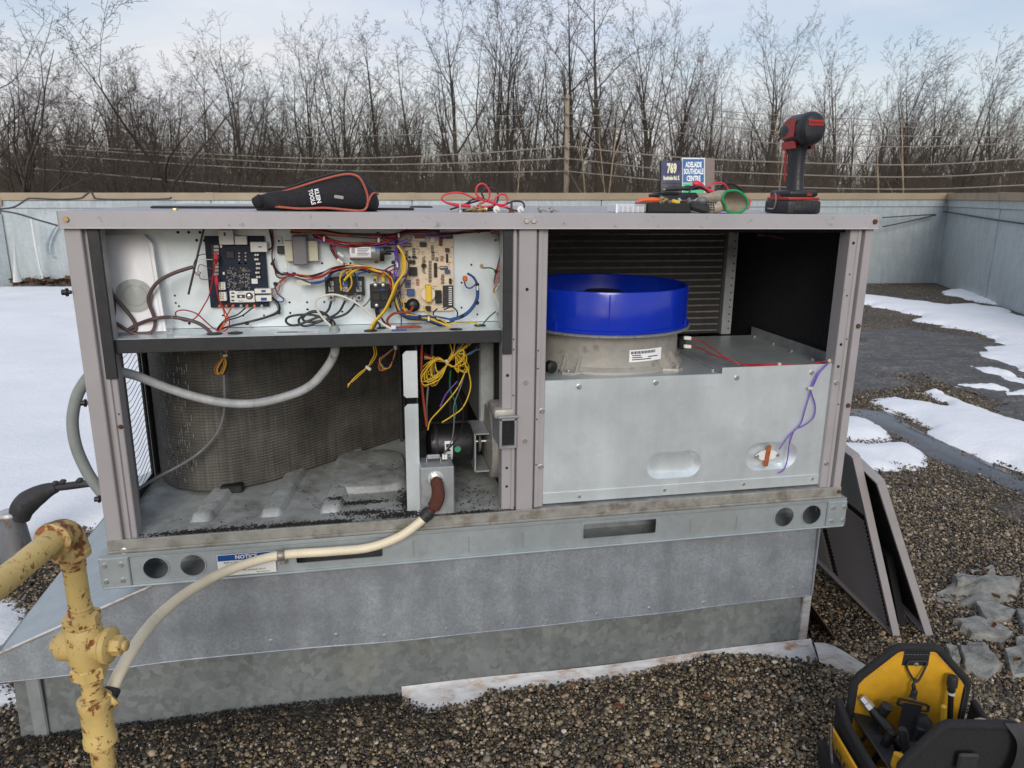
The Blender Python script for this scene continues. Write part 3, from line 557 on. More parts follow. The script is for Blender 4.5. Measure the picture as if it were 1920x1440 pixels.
pt_, pb_ = PD(1064, 178, PDIST), PD(1062, 362, PDIST)
proot = thing('utility_pole', (pb_.x, pb_.y, -5), 'slim weathered utility pole standing in front of the trees', 'pole')
MB().tube([(pb_.x, pb_.y, -5), (pb_.x, pb_.y, 0), (pt_.x, pt_.y, pt_.z)], [0.16, 0.13, 0.10], 10).build('shaft', 'polewood', proot)
for py in (183, 212, 236, 275, 298, 321):
    q = PD(1063, py, PDIST-0.12); mb = MB(); mb.lathe(q, (0, -1, 0), [(0.06, 0), (0.09, 0.05), (0.05, 0.12), (0.08, 0.16)], 8); mb.build('insulator', 'tube', proot)
def line(px, r, label, d0=PDIST, d1=PDIST, d2=None):
    n = len(px); P_ = []
    for i, (u, v_) in enumerate(px): P_.append(PD(u, v_, d0+(d1-d0)*i/(n-1)))
    tag(MB().tube(smooth_path(P_, 5), r, 5).build('power_line', 'powerline', None, 60), label, 'power line', 'lines on the utility pole')
NM = ['top', 'second', 'third', 'fourth', 'fifth', 'sixth']
for i, (px, r) in enumerate([([(1062, 182), (900, 195), (760, 208), (560, 222)], 0.016), ([(1062, 212), (900, 219), (760, 226), (560, 234)], 0.016), ([(1062, 236), (900, 246), (780, 252), (560, 258)], 0.016),
        ([(1062, 274), (900, 287), (700, 296), (560, 296), (380, 288), (200, 278), (40, 266)], 0.028), ([(1062, 297), (850, 306), (660, 309), (530, 305), (330, 293), (60, 274)], 0.028), ([(1062, 321), (900, 323), (690, 321), (500, 316), (300, 305), (100, 290)], 0.026)]):
    line(px, r, NM[i]+' cable from the top running left from the utility pole', PDIST, PDIST-2)
for i, (px, r) in enumerate([([(1064, 182), (1280, 201), (1450, 215), (1920, 238)], 0.016), ([(1064, 200), (1280, 213), (1450, 228), (1920, 246)], 0.016), ([(1064, 212), (1280, 229), (1450, 245), (1700, 255), (1920, 258)], 0.02), ([(1064, 236), (1280, 250), (1450, 268), (1700, 275), (1920, 268)], 0.02),
        ([(1064, 274), (1180, 287), (1340, 299), (1600, 308), (1760, 308), (1920, 297)], 0.028), ([(1064, 297), (1240, 317), (1340, 322), (1600, 331), (1760, 331), (1920, 322)], 0.028), ([(1064, 321), (1240, 338), (1390, 348), (1600, 354), (1760, 354), (1920, 347)], 0.026)]):
    line(px, r, (NM+['lowest'])[i]+' cable from the top running right from the utility pole', PDIST, PDIST-4)
line([(-60, 305), (17, 313), (150, 323), (260, 333), (433, 347), (560, 352)], 0.03, 'single low cable crossing behind the left trees just above the cap', 33, 33)
# ------------------------------------------------------------------ bare trees
MT['bark'] = M('grey_brown_bark', (0.058, 0.046, 0.036), 0.9, 0, 0.3, 3, 0.2)
MT['twig'] = M('brown_twigs', (0.070, 0.052, 0.040), 0.9, 0, 0.25, 2)
MT['palebark'] = M('pale_bare_wood', (0.40, 0.31, 0.21), 0.85, 0, 0.25, 2, stretch=(3, 3, .6))
MT['brush'] = M('brown_brush', (0.078, 0.060, 0.045), 0.95, 0, 0.35, 0.3)
def rot_about(d, ang, az):
    x, y, a = frame(d); return (a*math.cos(ang)+(x*math.cos(az)+y*math.sin(az))*math.sin(ang)).normalized()
def gen_tree(seed, nl=(12, 8, 6, 4), first=0.3, spread=(0.62, 0.72, 0.8, 0.8), lenr=(0.46, 0.46, 0.42, 0.45), lean=(0, 0), stems=1, r0=0.012, upb=0.10, wob=0.09, wind=0.0, fork=0):
    rnd = random.Random(seed); T, Cn = MB(), MB(); ztop = [0.0]
    UB = (0.05, 1.0, 0.55, 0.15, 0.0)
    def grow(p, d, ln, r, lv):
        ns = (10, 7, 4, 3, 2)[lv]; pts = [p.copy()]; q = p.copy(); dd = d.copy(); wv = wob*(0.55, 1.0, 1.15, 1.3, 1.0)[lv]
        for i in range(ns):
            dd = (dd+Vector((rnd.gauss(0, wv)+wind*0.05*lv, rnd.gauss(0, wv), rnd.gauss(0, wv*.6)+upb*UB[lv]))).normalized()
            q = q+dd*(ln/ns); pts.append(q.copy())
        ztop[0] = max(ztop[0], q.z)
        end = r*(0.03, 0.12, 0.30, 0.5, 0.6)[lv]; R = [max(0.00028, r+(end-r)*(i/ns)**0.85) for i in range(ns+1)]
        (T if lv <= 1 else Cn).tube(pts, R, (7, 5, 4, 3, 3)[lv], cap=False)
        if lv >= len(nl): return
        n = nl[lv]; f0 = first if lv == 0 else 0.22
        for k in range(n):
            f = min(f0+(1-f0)*((k+rnd.random())/n), 0.985)
            i = min(int(f*ns), ns-1); bp = pts[i].lerp(pts[i+1], f*ns-i); bd = (pts[i+1]-pts[i]).normalized()
            an = spread[lv]*rnd.uniform(0.55, 1.35); cl = ln*lenr[lv]*rnd.uniform(0.55, 1.2)*(1.05-0.55*f if lv == 0 else 1.1-0.5*f)
            big = fork and lv == 0 and k < fork
            if big: an *= 0.55; cl *= 1.55
            grow(bp, rot_about(bd, an, k*2.4+rnd.uniform(-0.7, 0.7)), cl, R[i]*(0.78 if big else 0.60 if lv == 0 else 0.60)*rnd.uniform(0.75, 1.0), lv+1)
    for s in range(stems):
        if stems == 1: grow(Vector((0, 0, 0)), Vector((lean[0], lean[1], 1)).normalized(), 0.86, r0, 0)
        else:
            a = 6.28*s/stems+rnd.uniform(-.3, .3); k = rnd.uniform(0.08, 0.42); grow(Vector((0.01*math.cos(a), 0.01*math.sin(a), 0)), Vector((math.cos(a)*k+lean[0], math.sin(a)*k+lean[1], 1)).normalized(), rnd.uniform(0.6, 0.9), r0*rnd.uniform(.6, 1), 0)
    k = 1.0/ztop[0]
    for B in (T, Cn): B.v = [(x*k, y*k, z*k) for x, y, z in B.v]
    return T, Cn
def tree_meshes(T, Cn, mt='bark', mc='twig'):
    o = []
    for B, nm, mat in ((T, 'trunk', mt), (Cn, 'crown', mc)):
        me = bpy.data.meshes.new(nm); me.from_pydata(B.v, [], B.f); me.materials.append(MT[mat]); me.polygons.foreach_set('use_smooth', [True]*len(me.polygons)); o.append(me)
    return o
KIND = {
 'vase': tree_meshes(*gen_tree(1, (13, 8, 6, 4), 0.34, (0.60, 0.7, 0.8, 0.8), fork=3, r0=0.0155)),
 'vase2': tree_meshes(*gen_tree(2, (15, 9, 6, 4), 0.30, (0.55, 0.65, 0.75, 0.8), fork=4, upb=0.12, r0=0.0135)),
 'narrow': tree_meshes(*gen_tree(3, (15, 7, 6, 4), 0.36, (0.58, 0.7, 0.8, 0.8), (0.30, 0.48, 0.45, 0.45), fork=1, r0=0.0130)),
 'fork': tree_meshes(*gen_tree(4, (9, 8, 6, 4), 0.36, (0.62, 0.7, 0.8, 0.8), (0.44, 0.46, 0.42, 0.45), stems=2, fork=2, r0=0.0150)),
 'lean': tree_meshes(*gen_tree(5, (13, 8, 6, 4), 0.30, (0.55, 0.65, 0.7, 0.7), lean=(0.15, 0), wind=0.9, fork=3)),
 'lean2': tree_meshes(*gen_tree(6, (13, 8, 6, 4), 0.26, (0.55, 0.65, 0.7, 0.7), lean=(0.27, 0), wind=1.2, fork=3, r0=0.011)),
 'bushy': tree_meshes(*gen_tree(8, (8, 7, 6, 4), 0.18, (0.7, 0.75, 0.8, 0.8), (0.46, 0.48, 0.45, 0.45), stems=6, upb=0.07, r0=0.010, wob=0.12)),
 'spread': tree_meshes(*gen_tree(9, (12, 8, 6, 4), 0.24, (0.95, 0.8, 0.8, 0.8), (0.58, 0.5, 0.45, 0.45), upb=0.04, wob=0.13, r0=0.013, fork=3)),
 'snag': tree_meshes(*gen_tree(11, (5, 3), 0.5, (0.5, 0.6), (0.26, 0.4), r0=0.0075, wob=0.06), 'palebark', 'palebark'),
}
LOOK = dict(vase='bare grey tree with upswept branches', vase2='bare tree with a dense fan of fine branches', narrow='slim bare tree with a narrow crown', fork='bare tree forking into two trunks', lean='bare tree bent to the right', lean2='bare tree leaning strongly right', bushy='bushy many-stemmed bare tree', spread='wide bare tree with arching branches', snag='pale bare dead trunk')
def place(px, ytop, kind, d, scx=1.0, rz=None, zb=-5.0, dx=0):
    top = PD(px, ytop, d); H = top.z-zb
    T, Cn = KIND[kind]; return dict(px=px, kind=kind, loc=(top.x+dx, top.y, zb), H=H, scx=scx, rz=random.uniform(0, 6.28) if rz is None else rz, d=d)
TR = [place(-40, -70, 'spread', 20, 1.15, 2.2), place(30, 30, 'vase2', 30, 1.2), place(110, 50, 'bushy', 27, 1.3), place(185, 75, 'vase', 34, 1.1), place(265, 90, 'vase2', 33, 1.1), place(345, 75, 'bushy', 27, 1.5), place(430, 25, 'vase2', 34, 1.15), place(510, 90, 'lean', 40, 1, 3.3), place(570, 10, 'vase', 38), place(640, 30, 'vase2', 40, 1.1), place(745, 15, 'narrow', 42, 1.2), place(815, 70, 'narrow', 44, 1.3),
      place(890, -60, 'fork', 40), place(955, -70, 'vase', 41), place(1025, -50, 'fork', 40, .9, 2.0), place(1075, -40, 'narrow', 44, 1.2), place(1130, -60, 'narrow', 40, 1.3, 4.0), place(1215, -30, 'vase2', 42, .95), place(1300, 15, 'vase2', 44, .9), place(1345, 50, 'vase', 43, .9), place(1468, -15, 'vase', 42, 0.95, 1.1),
      place(1590, 30, 'lean', 42, 1, 0.1), place(1655, 60, 'lean2', 44, 1, 0.0), place(1735, 50, 'lean', 43, 1.1, -0.3), place(1800, 45, 'lean2', 42, 1, 0.2), place(1890, 80, 'lean', 42, 1, 0.1), place(1960, 60, 'lean2', 43, 1, 0)]
SN = [place(1115, 140, 'snag', 37, 1, 1), place(1140, 110, 'snag', 38, 1, 3), place(1162, 190, 'snag', 36, 1.3, 0.4), place(1475, 130, 'snag', 38, 1, 2.2), place(1692, 205, 'snag', 36, 1.3, 0.2), place(1740, 170, 'snag', 37, 1.2, 0.3), place(970, 190, 'snag', 38, 1, 5)]
TR2 = [place(x+random.uniform(-14, 14), random.uniform(85, 175)-20*(600 < x < 1300), random.choice(['vase', 'vase2', 'narrow', 'fork', 'lean' if x > 1300 else 'vase2']), random.uniform(50, 60), random.uniform(.8, 1.0)) for x in range(-20, 1960, 62)]
ORD = 'first second third fourth fifth sixth seventh eighth ninth tenth eleventh twelfth thirteenth fourteenth fifteenth sixteenth seventeenth eighteenth nineteenth twentieth twenty-first twenty-second twenty-third twenty-fourth twenty-fifth twenty-sixth twenty-seventh twenty-eighth twenty-ninth thirtieth thirty-first thirty-second thirty-third thirty-fourth'.split()
def plant(lst, name, phrase, group):
    for i, q in enumerate(sorted(lst, key=lambda e: e['px'])):
        root = thing(name, q['loc'], LOOK[q['kind']]+', '+ORD[i]+' from left '+phrase, 'tree', group); root.scale = (q['H']*q['scx'], q['H']*q['scx'], q['H']); root.rotation_euler.z = q['rz']
        for me, nm in zip(KIND[q['kind']], ('trunk', 'crown')):
            o = bpy.data.objects.new(nm, me); COL.objects.link(o); o.parent = root
plant(TR, 'bare_tree', 'in front row', 'bare trees of the front row'); plant(SN, 'dead_tree', 'of those trunks', 'pale dead trunks'); plant(TR2, 'bare_tree', 'in rear row', 'bare trees of the rear row')
# brush and the wood behind read as one mass each
shr = []
for s_ in (31, 32):
    T, Cn = gen_tree(s_, (7, 6, 4), 0.12, (0.6, 0.75, 0.8), (0.55, 0.5, 0.5), stems=8, upb=0.05, r0=0.009, wob=0.12); T.add(Cn.v, Cn.f)
    me = bpy.data.meshes.new('shrub'); me.from_pydata(T.v, [], T.f); me.materials.append(MT['brush']); shr.append(bpy.data.objects.new('shrub', me))
n = 1000; u = RNG.uniform(-150, 2070, n); dd_ = RNG.uniform(33, 64, n); pts = []; sc_ = []
for i in range(n):
    q = PD(u[i], 362, dd_[i]); h = 5+1.3+dd_[i]*RNG.uniform(0.005, 0.085); pts.append((q.x, q.y, -5)); sc_.append((h*.75, h*.75, h))
rot = np.stack([np.zeros(n), np.zeros(n), RNG.uniform(0, 6.28, n)], 1)
scatter('undergrowth', pts, rot, sc_, RNG.integers(0, 2, n), shr, 'tangled brown undergrowth filling the foot of the wood', 'undergrowth')
far = []
for kd in ('vase2', 'fork', 'narrow'):
    B = gen_tree(40+len(far), (11, 7, 5), 0.25, (0.6, 0.7, 0.8), r0=0.011, fork=2); B[0].add(B[1].v, B[1].f)
    me = bpy.data.meshes.new('wood_tree'); me.from_pydata(B[0].v, [], B[0].f); me.materials.append(MT['brush']); far.append(bpy.data.objects.new('wood_tree', me))
n = 700; u = RNG.uniform(-200, 2120, n); dd_ = RNG.uniform(64, 105, n); pts = []; sc_ = []
for i in range(n):
    q = PD(u[i], 362, dd_[i]); h = 6.3+dd_[i]*RNG.uniform(0.06, 0.135); pts.append((q.x, q.y, -5)); sc_.append((h*.9, h*.9, h))
rot = np.stack([np.zeros(n), np.zeros(n), RNG.uniform(0, 6.28, n)], 1)
scatter('distant_wood', pts, rot, sc_, RNG.integers(0, 3, n), far, 'distant bare wood closing the view behind the tree rows', 'wood')
# ------------------------------------------------------------------ roof curb with adapter skirt
W = 1.89; ZR0, ZR1, ZPAN, ZTOP = 0.42, 0.507, 0.537, 1.2815
curb = thing('roof_curb', (0.9, 0.6, 0), 'spangled galvanized roof curb under a sloped adapter skirt', 'roof curb')
mb = MB(); SKB = 0.205
def wob(x, z): return 0.004*math.sin(3.1*x+1.3)+0.003*math.sin(7.7*x)
# front skirt: sheet hanging from under the rail, flaring slightly, sagging lower edge
nx_ = 40
def sk(u, v_):
    x = -0.275+(1.842+0.275)*u; zt = 0.418 if x > 0.10 else 0.418-(0.10-x)*0.405
    zb = SKB+0.0025*math.sin(5*x)+0.0008*math.sin(17*x)
    z = zt+(zb-zt)*v_; y = 0.012-0.014*v_+wob(x, z)*v_
    return Vector((x, y, z))
mb.grid(sk, nx_, 6); k = len(mb.v); mb.grid(lambda u, v_: sk(u, v_)+Vector((0, 0.004, 0)), nx_, 6); mb.build('skirt_panel', 'skirt', curb, 40, recalc=False)
# bottom hem, left sloped sheet with its raised seam
MB().tube([sk(i/30, 1.0)+Vector((0, -0.001, 0.0)) for i in range(31)], 0.0022, 5).build('skirt_hem', 'skirt', curb)
sl_ = MB().grid(lambda u, v_: Vector((0.10-0.375*u, 0.012-0.004*u+1.15*v_, 0.4185-0.375*u*0.405+0.003*math.sin(6*u+5*v_))), 12, 10); sl_.build('sloped_panel', 'rail', curb, 40, recalc=False)
MB().tube([Vector((0.10-0.375*i/8, 0.009, 0.4185-0.375*i/8*0.405+0.002)) for i in range(9)], 0.004, 6).build('seam', 'flash', curb)
MB().box((-0.278, 0.006, 0.207), (-0.272, 1.16, 0.268)).build('side_lip', 'skirt', curb)
MB().box((1.838, 0.0, 0.207), (1.843, 1.15, 0.418)).build('skirt_side', 'skirt', curb)
# dimples where rivets pull the sheet
rv = None
for x in (0.02, 0.13, 0.34, 0.5, 0.62, 0.78, 0.93, 1.05, 1.19, 1.34, 1.5, 1.66, 1.78):
    p = Vector((x, -0.001+wob(x, 0), 0.225+0.012*math.sin(40*x)))
    if rv is None:
        m_ = MB(); m_.lathe((0, 0, 0), (0, -1, 0), [(0.006, 0), (0.0045, 0.0015), (0.002, 0.002)], 10); rv = m_.build('rivet', 'skirt', curb); rv.location = p-WPOS[curb]
    else: copy_part(rv, 'rivet', curb, p, None, random.uniform(.7, 1.2))
# curb body
def cb(u, v_):
    x = -0.260+(1.852+0.260)*u; z = 0.225+(0.0-0.225)*v_; return Vector((x, 0.036-0.012*v_+0.3*wob(x, z), z))
mb = MB().grid(cb, 30, 5); mb.build('curb_face', 'curb', curb, 40, recalc=False)
MB().box((-0.260, 0.04, -0.01), (-0.217, 1.12, 0.225)).build('curb_side', 'curb', curb)
MB().box((1.847, 0.04, -0.01), (1.852, 1.12, 0.225)).build('curb_side', 'curb', curb)
MB().box((-0.2, 1.11, -0.01), (1.84, 1.12, 0.41)).build('curb_back', 'curb', curb)
MB().box((-0.228, 0.016, -0.02), (-0.196, 0.026, 0.2), 0.003).build('corner_strip', 'galv_dark', curb)
MB().box((1.832, 0.02, 0.02), (1.858, 0.034, 0.215), 0.003).build('corner_strip', 'flash', curb)
def fl(u, v_):
    x = 0.66+(1.87-0.66)*u; return Vector((x, 0.022-0.055*v_**1.3+0.003*math.sin(9*x), 0.045-0.05*v_+0.004*math.sin(4*x)))
MB().grid(fl, 40, 6).build('flashing', 'flash', curb, 50, recalc=False)
def gal(u, v_):   # buckled end of flashing at the right corner
    return Vector((1.86+0.20*u, -0.01-0.035*v_-0.16*u+0.01*math.sin(9*u), 0.055-0.035*u-0.05*v_*(1-.2*u)+0.01*math.sin(7*u+2*v_)))
mb = MB(); mb.grid(gal, 14, 5); mb.build('bent_flashing', 'flash', curb, 30, recalc=False)
MB().extrude([(1.862, 0.05, 0.17), (1.862, 0.5, 0.12), (2.02, 0.5, 0.0), (1.99, 0.05, 0.0)], (0, 0, -0.006)).build('cant_strip', 'rustbolt', curb, 0)
# ------------------------------------------------------------------ rooftop unit cabinet
unit = thing('rooftop_unit', (0.945, 0.57, 0.42), 'opened taupe rooftop heating and cooling unit standing on the curb', 'rooftop unit')
def circ(cx, cz, r, n=24): return [(cx+r*math.cos(6.2832*k/n), cz+r*math.sin(6.2832*k/n)) for k in range(n)]
def rrect(x0, z0, x1, z1, r=0.006, n=3):
    o = []
    for cx, cz, a0 in ((x1-r, z1-r, 0), (x0+r, z1-r, 90), (x0+r, z0+r, 180), (x1-r, z0+r, 270)):
        for k in range(n+1): a = math.radians(a0+90*k/n); o.append((cx+r*math.cos(a), cz+r*math.sin(a)))
    return o
HR = [circ(0.098, 0.463, 0.029), circ(0.18, 0.463, 0.029), circ(1.722, 0.463, 0.030), circ(1.806, 0.463, 0.030), rrect(0.415, 0.444, 0.625, 0.480), rrect(1.141, 0.446, 1.346, 0.490)]
mb = MB(); mb.holes([(-0.019, ZR0), (1.909, ZR0), (1.909, ZR1), (-0.019, ZR1)], HR, -0.002, 0.003); rail = mb.build('base_rail', 'rail', unit, 30)
MB().box((-0.016, -0.0105, ZR1-0.001), (1.906, 0.028, ZR1+0.003)).build('rail_flange', 'rail', rail)
MB().box((-0.019, -0.009, ZR0+0.0005), (1.909, -0.0022, ZR0+0.006), 0.002).build('rail_flange', 'rail', rail)
MB().box((-0.019, -0.006, ZR1-0.010), (1.909, -0.0022, ZR1-0.0012), 0.002).build('rail_flange', 'rail', rail)
MB().box((0.0, 0.10, ZR0+0.001), (1.89, 0.105, ZPAN-0.012)).box((-0.012, 0.004, ZR0+0.001), (-0.008, 0.1, ZPAN-.03)).box((1.898, 0.004, ZR0+0.001), (1.902, 0.1, ZPAN-.03)).box((-.007, .004, ZR0+.001), (1.897, .099, ZR0+.004)).build('rail_light_block', 'galv_dark', rail)  # inner plates added to block light so the rail openings stay dark
for h in HR:   # rolled rim round each opening
    pts = [Vector((p[0], -0.003, p[1])) for p in h]; pts.append(pts[0]); MB().tube(pts, 0.0022, 5, cap=False).build('opening_rim', 'rail', rail)
for x in (0.70, 0.84, 0.98, 1.445, 1.58):
    MB().obox((x, -0.003, 0.460), (0.003, 0.004, 0.045), None, 0.001).build('stiffener_bead', 'rail', rail)
for x0, x1 in ((-0.022, 0.043), (1.852, 1.912)):
    MB().box((x0, -0.0085, 0.424), (x1, -0.0025, 0.500), 0.0025).build('corner_plate', 'rail', rail)
mb = MB(); hexbolt(mb, (0, 0, 0), (0, -1, 0), 0.0058, 0.005); bolt0 = mb.build('bolt', 'steel', unit); bolt0.location = Vector((0.0, -0.011, 0.478))-WPOS[unit]
def bolt(x, y, z, mat=None, s=1.0, parent=None, rot=None):
    o = copy_part(bolt0, 'bolt', parent or unit, (x, y, z), rot, s)
    if mat: 
        key = 'bolt_'+mat
        if key not in MESH: MESH[key] = bolt0.data.copy(); MESH[key].materials[0] = MT[mat]
        o.data = MESH[key]
    return o
MESH = {}
for x0 in (-0.014, 1.864):
    for dx in (0.0, 0.036):
        for z in (0.442, 0.482):
            bolt(x0+0.004+dx, -0.0095, z, parent=rail)
bolt0.location = Vector((0.035, -0.006, 0.513))-WPOS[unit]
# label on the rail
lab = MB().box((0.236, -0.0095, 0.4315), (0.369, -0.0091, 0.4865)).build('notice_label', 'white', rail, 0)
MB().box((0.2375, -0.0100, 0.4705), (0.3675, -0.0097, 0.4855)).build('label_header', 'labelblue', rail, 0)
X, Zz = Vector((1, 0, 0)), Vector((0, 0, 1))
text('label_lettering', 'NOTICE', 0.0135, (0.3025, -0.0100, 0.478), X, Zz, 'white', rail, 0.05, 0.0004, 0.0004)
for i, (s_, wd, cx) in enumerate((('Before setting the unit on the', 0.088, 0.295), ('curb,', 0.014, 0.262), ('remove', 0.02, 0.262), ('the aluminum wood', 0.052, 0.318))):
    text('label_lettering', s_, 0.0075, (cx, -0.0096, 0.4655-0.0075*i), X, Zz, 'ink', rail, wd, 0.0003)
text('label_lettering', '48TM502614', 0.0055, (0.338, -0.0096, 0.4355), X, Zz, 'ink', rail, 0.03, 0.0003)
# base pan
def panz(x, y):
    z = 0.0
    for cx, sl2 in ((0.19, 0.12), (0.355, 0.13), (0.50, 0.13)):     # two long ribs running back
        xc = cx+sl2*(y-0.1); dx = abs(x-xc); z = max(z, 0.017*min(1, max(0, (0.027-dx)/0.008))*min(1, max(0, (y-0.075)/0.02)))
    px_, py_ = (x-0.60)/0.105, (y-0.345)/0.155
    d = (abs(px_)**4+abs(py_)**4)**0.25; z = max(z, 0.015*min(1, max(0, (1.0-d)/0.10)))
    return z
mb = MB().grid(lambda u, v_: Vector((0.002+1.886*u, 0.004+1.14*v_**1.6, ZPAN)), 40, 24); mb.build('base_pan', 'pan', unit, 50, recalc=False)
for cx, sl2 in ((0.19, 0.12), (0.355, 0.13), (0.50, 0.13)):   # pressed ribs running back under the coil
    sec = ((-.029, 0), (-.026, .003), (-.021, .0135), (-.018, .0155), (.018, .0155), (.021, .0135), (.026, .003), (.029, 0)); rows = [(0.074, .02), (0.078, .3), (0.092, .92), (0.098, 1.0), (0.30, 1.0), (0.62, 1.0)]
    mb = MB(); mb.add([Vector((cx+sl2*(y-.1)+a_*(.8+.2*k_), y, ZPAN+.0005+h_*k_)) for y, k_ in rows for a_, h_ in sec], [(i*8+j, i*8+j+1, (i+1)*8+j+1, (i+1)*8+j) for i in range(5) for j in range(7)]); mb.build('pressed_rib', 'pan', unit, 40, recalc=False)
mb = MB(); n_ = 48; rg_ = []
for s_, h_ in ((1.03, .0005), (1.0, .004), (.955, .0145), (.93, .0165), (.5, .0168), (.02, .0168)):
    rg_ += [Vector((0.60+.105*s_*math.copysign(abs(math.cos(6.2832*k_/n_))**.5, math.cos(6.2832*k_/n_)), .345+.155*s_*math.copysign(abs(math.sin(6.2832*k_/n_))**.5, math.sin(6.2832*k_/n_)), ZPAN+h_)) for k_ in range(n_)]
mb.add(rg_, [(i*n_+k_, i*n_+(k_+1) % n_, (i+1)*n_+(k_+1) % n_, (i+1)*n_+k_) for i in range(5) for k_ in range(n_)]); mb.build('pressed_pad', 'pan', unit, 40, recalc=False)
MB().box((0.0, -0.004, ZR1+0.004), (W, 0.0035, ZPAN+0.004), 0.0015).build('pan_lip', 'lip', unit)
MB().box((0.0, -0.010, ZR1+0.0032), (W, -0.0042, ZR1+0.0105), 0.002).build('pan_lip', 'lip', unit)
# debris on the pan
mb = MB(); mb2 = MB()
def bits(mb, n, cx, cy, sx, sy, r):
    for _ in range(n):
        x = random.gauss(cx, sx); y = random.gauss(cy, sy)
        if not (0.06 < x < 0.93 and 0.006 < y < 0.5): continue
        q = Vector((x, y, ZPAN+panz(x, y)+0.0012)); k = random.uniform(0.5, 1.5)*r
        R = Matrix.Rotation(random.uniform(0, 6), 3, 'Z')
        mb.add([q+R @ Vector(a)*k for a in ((-1, -.6, 0), (1.2, -.5, 0), (0.2, 1, 0), (0, 0, .8))], [(0, 1, 3), (1, 2, 3), (2, 0, 3)])
for a in ((900, .20, .016, .07, .009), (700, .40, .018, .06, .008), (500, .50, .016, .03, .006), (500, .58, .06, .035, .008), (500, .66, .03, .03, .008), (900, .695, .10, .012, .05), (500, .56, .125, .04, .006), (90, .68, .33, .04, .06), (300, .86, .014, .04, .006), (120, .5, .15, .2, .1), (150, .86, .10, .05, .06)): bits(mb, *a, 0.0020)
db = mb.build('debris', 'debris', unit, 0, recalc=False); db['kind'] = 'stuff'
# posts
def post(name, prof, z0, z1, mat='taupe'):
    return MB().extrude([(x, y, z0) for x, y in prof], (0, 0, z1-z0)).build(name, mat, unit, 20)
ZP0, ZP1 = 0.545, 1.2475
pl = post('corner_post', [(0.0, 0.06), (0.0, 0.002), (0.002, 0.0), (0.031, 0.0), (0.033, 0.002), (0.034, 0.014), (0.0395, 0.014), (0.041, 0.006), (0.043, 0.004), (0.050, 0.004), (0.052, 0.009), (0.061, 0.009), (0.063, 0.011), (0.063, 0.05), (0.058, 0.05), (0.058, 0.02), (0.006, 0.02), (0.006, 0.06)], 0.512, ZP1)
pc = post('center_post', [(0.926, 0.05), (0.926, 0.010), (0.928, 0.008), (0.949, 0.008), (0.9505, 0.004), (0.957, 0.004), (0.958, 0.018), (0.9615, 0.018), (0.963, 0.0015), (0.965, 0.0), (1.003, 0.0), (1.005, 0.0015), (1.006, 0.018), (1.0095, 0.018), (1.011, 0.005), (1.020, 0.005), (1.0215, 0.009), (1.033, 0.009), (1.0345, 0.011), (1.0345, 0.05), (1.030, 0.05), (1.030, 0.025), (0.931, 0.025), (0.931, 0.05)], 0.5435, ZP1)
pr_ = post('corner_post', [(1.829, 0.05), (1.829, 0.009), (1.831, 0.007), (1.848, 0.007), (1.850, 0.004), (1.858, 0.004), (1.8595, 0.016), (1.8655, 0.016), (1.867, 0.0015), (1.8685, 0.0), (1.888, 0.0), (1.890, 0.002), (1.890, 0.06), (1.885, 0.06), (1.885, 0.022), (1.834, 0.022), (1.834, 0.05)], 0.512, ZP1)
MB().box((0.963, -0.0008, 0.508), (1.005, 0.006, 0.5425), 0.001).build('post_foot', 'taupe', unit)
dark = MB()
for x, y, z, r in [(0.0575, 0.0088, 1.11, .0022), (0.0575, 0.0088, 0.985, .002), (0.0575, 0.0088, 0.964, .002), (0.0575, 0.0088, 0.84, .002), (0.939, 0.0078, 0.895, .004), (0.939, 0.0078, 0.655, .0035), (0.939, 0.0078, 0.605, .0035), (0.953, 0.0038, 0.985, .002), (0.953, 0.0038, 0.96, .002), (0.953, 0.0038, 0.845, .002), (0.953, 0.0038, 0.80, .002), (0.983, -0.0003, 1.105, .004), (1.014, 0.0048, 0.955, .002), (1.014, 0.0048, 0.91, .002), (1.014, 0.0048, 0.78, .002), (1.014, 0.0048, 0.66, .002), (1.84, 0.0068, 1.21, .004), (1.84, 0.0068, 1.13, .0022), (1.84, 0.0068, 1.075, .0022), (1.84, 0.0068, 0.945, .004), (1.84, 0.0068, 0.885, .004), (1.853, 0.0038, 0.96, .002), (1.853, 0.0038, 0.78, .002)]:
    dark.lathe((x, y, z), (0, -1, 0), [(r, 0), (r, 0.0004)], 12)
dh = dark.build('punched_holes', 'insul', unit, 0); dh['kind'] = 'stuff'
for x, y, z, s, mt in ((0.983, -0.001, 0.878, 1.1, None), (0.983, -0.001, 0.727, 1.1, None), (0.9765, -0.0035, 0.526, 1.1, None), (0.9935, -0.0035, 0.526, 1.1, None), (1.0275, 0.0078, 0.80, .95, None), (1.0275, 0.0078, 0.652, .95, None), (0.0575, 0.0078, 0.81, .7, 'rustbolt'), (1.8785, -0.001, 0.995, 1.15, 'rustbolt'), (1.8785, -0.001, 0.777, 1.15, 'rustbolt'), (1.882, -0.003, 0.527, 1.1, 'rustbolt'), (1.84, 0.0058, 0.84, .95, None), (1.84, 0.0058, 0.61, .95, None)):
    bolt(x, y, z, mt, s)
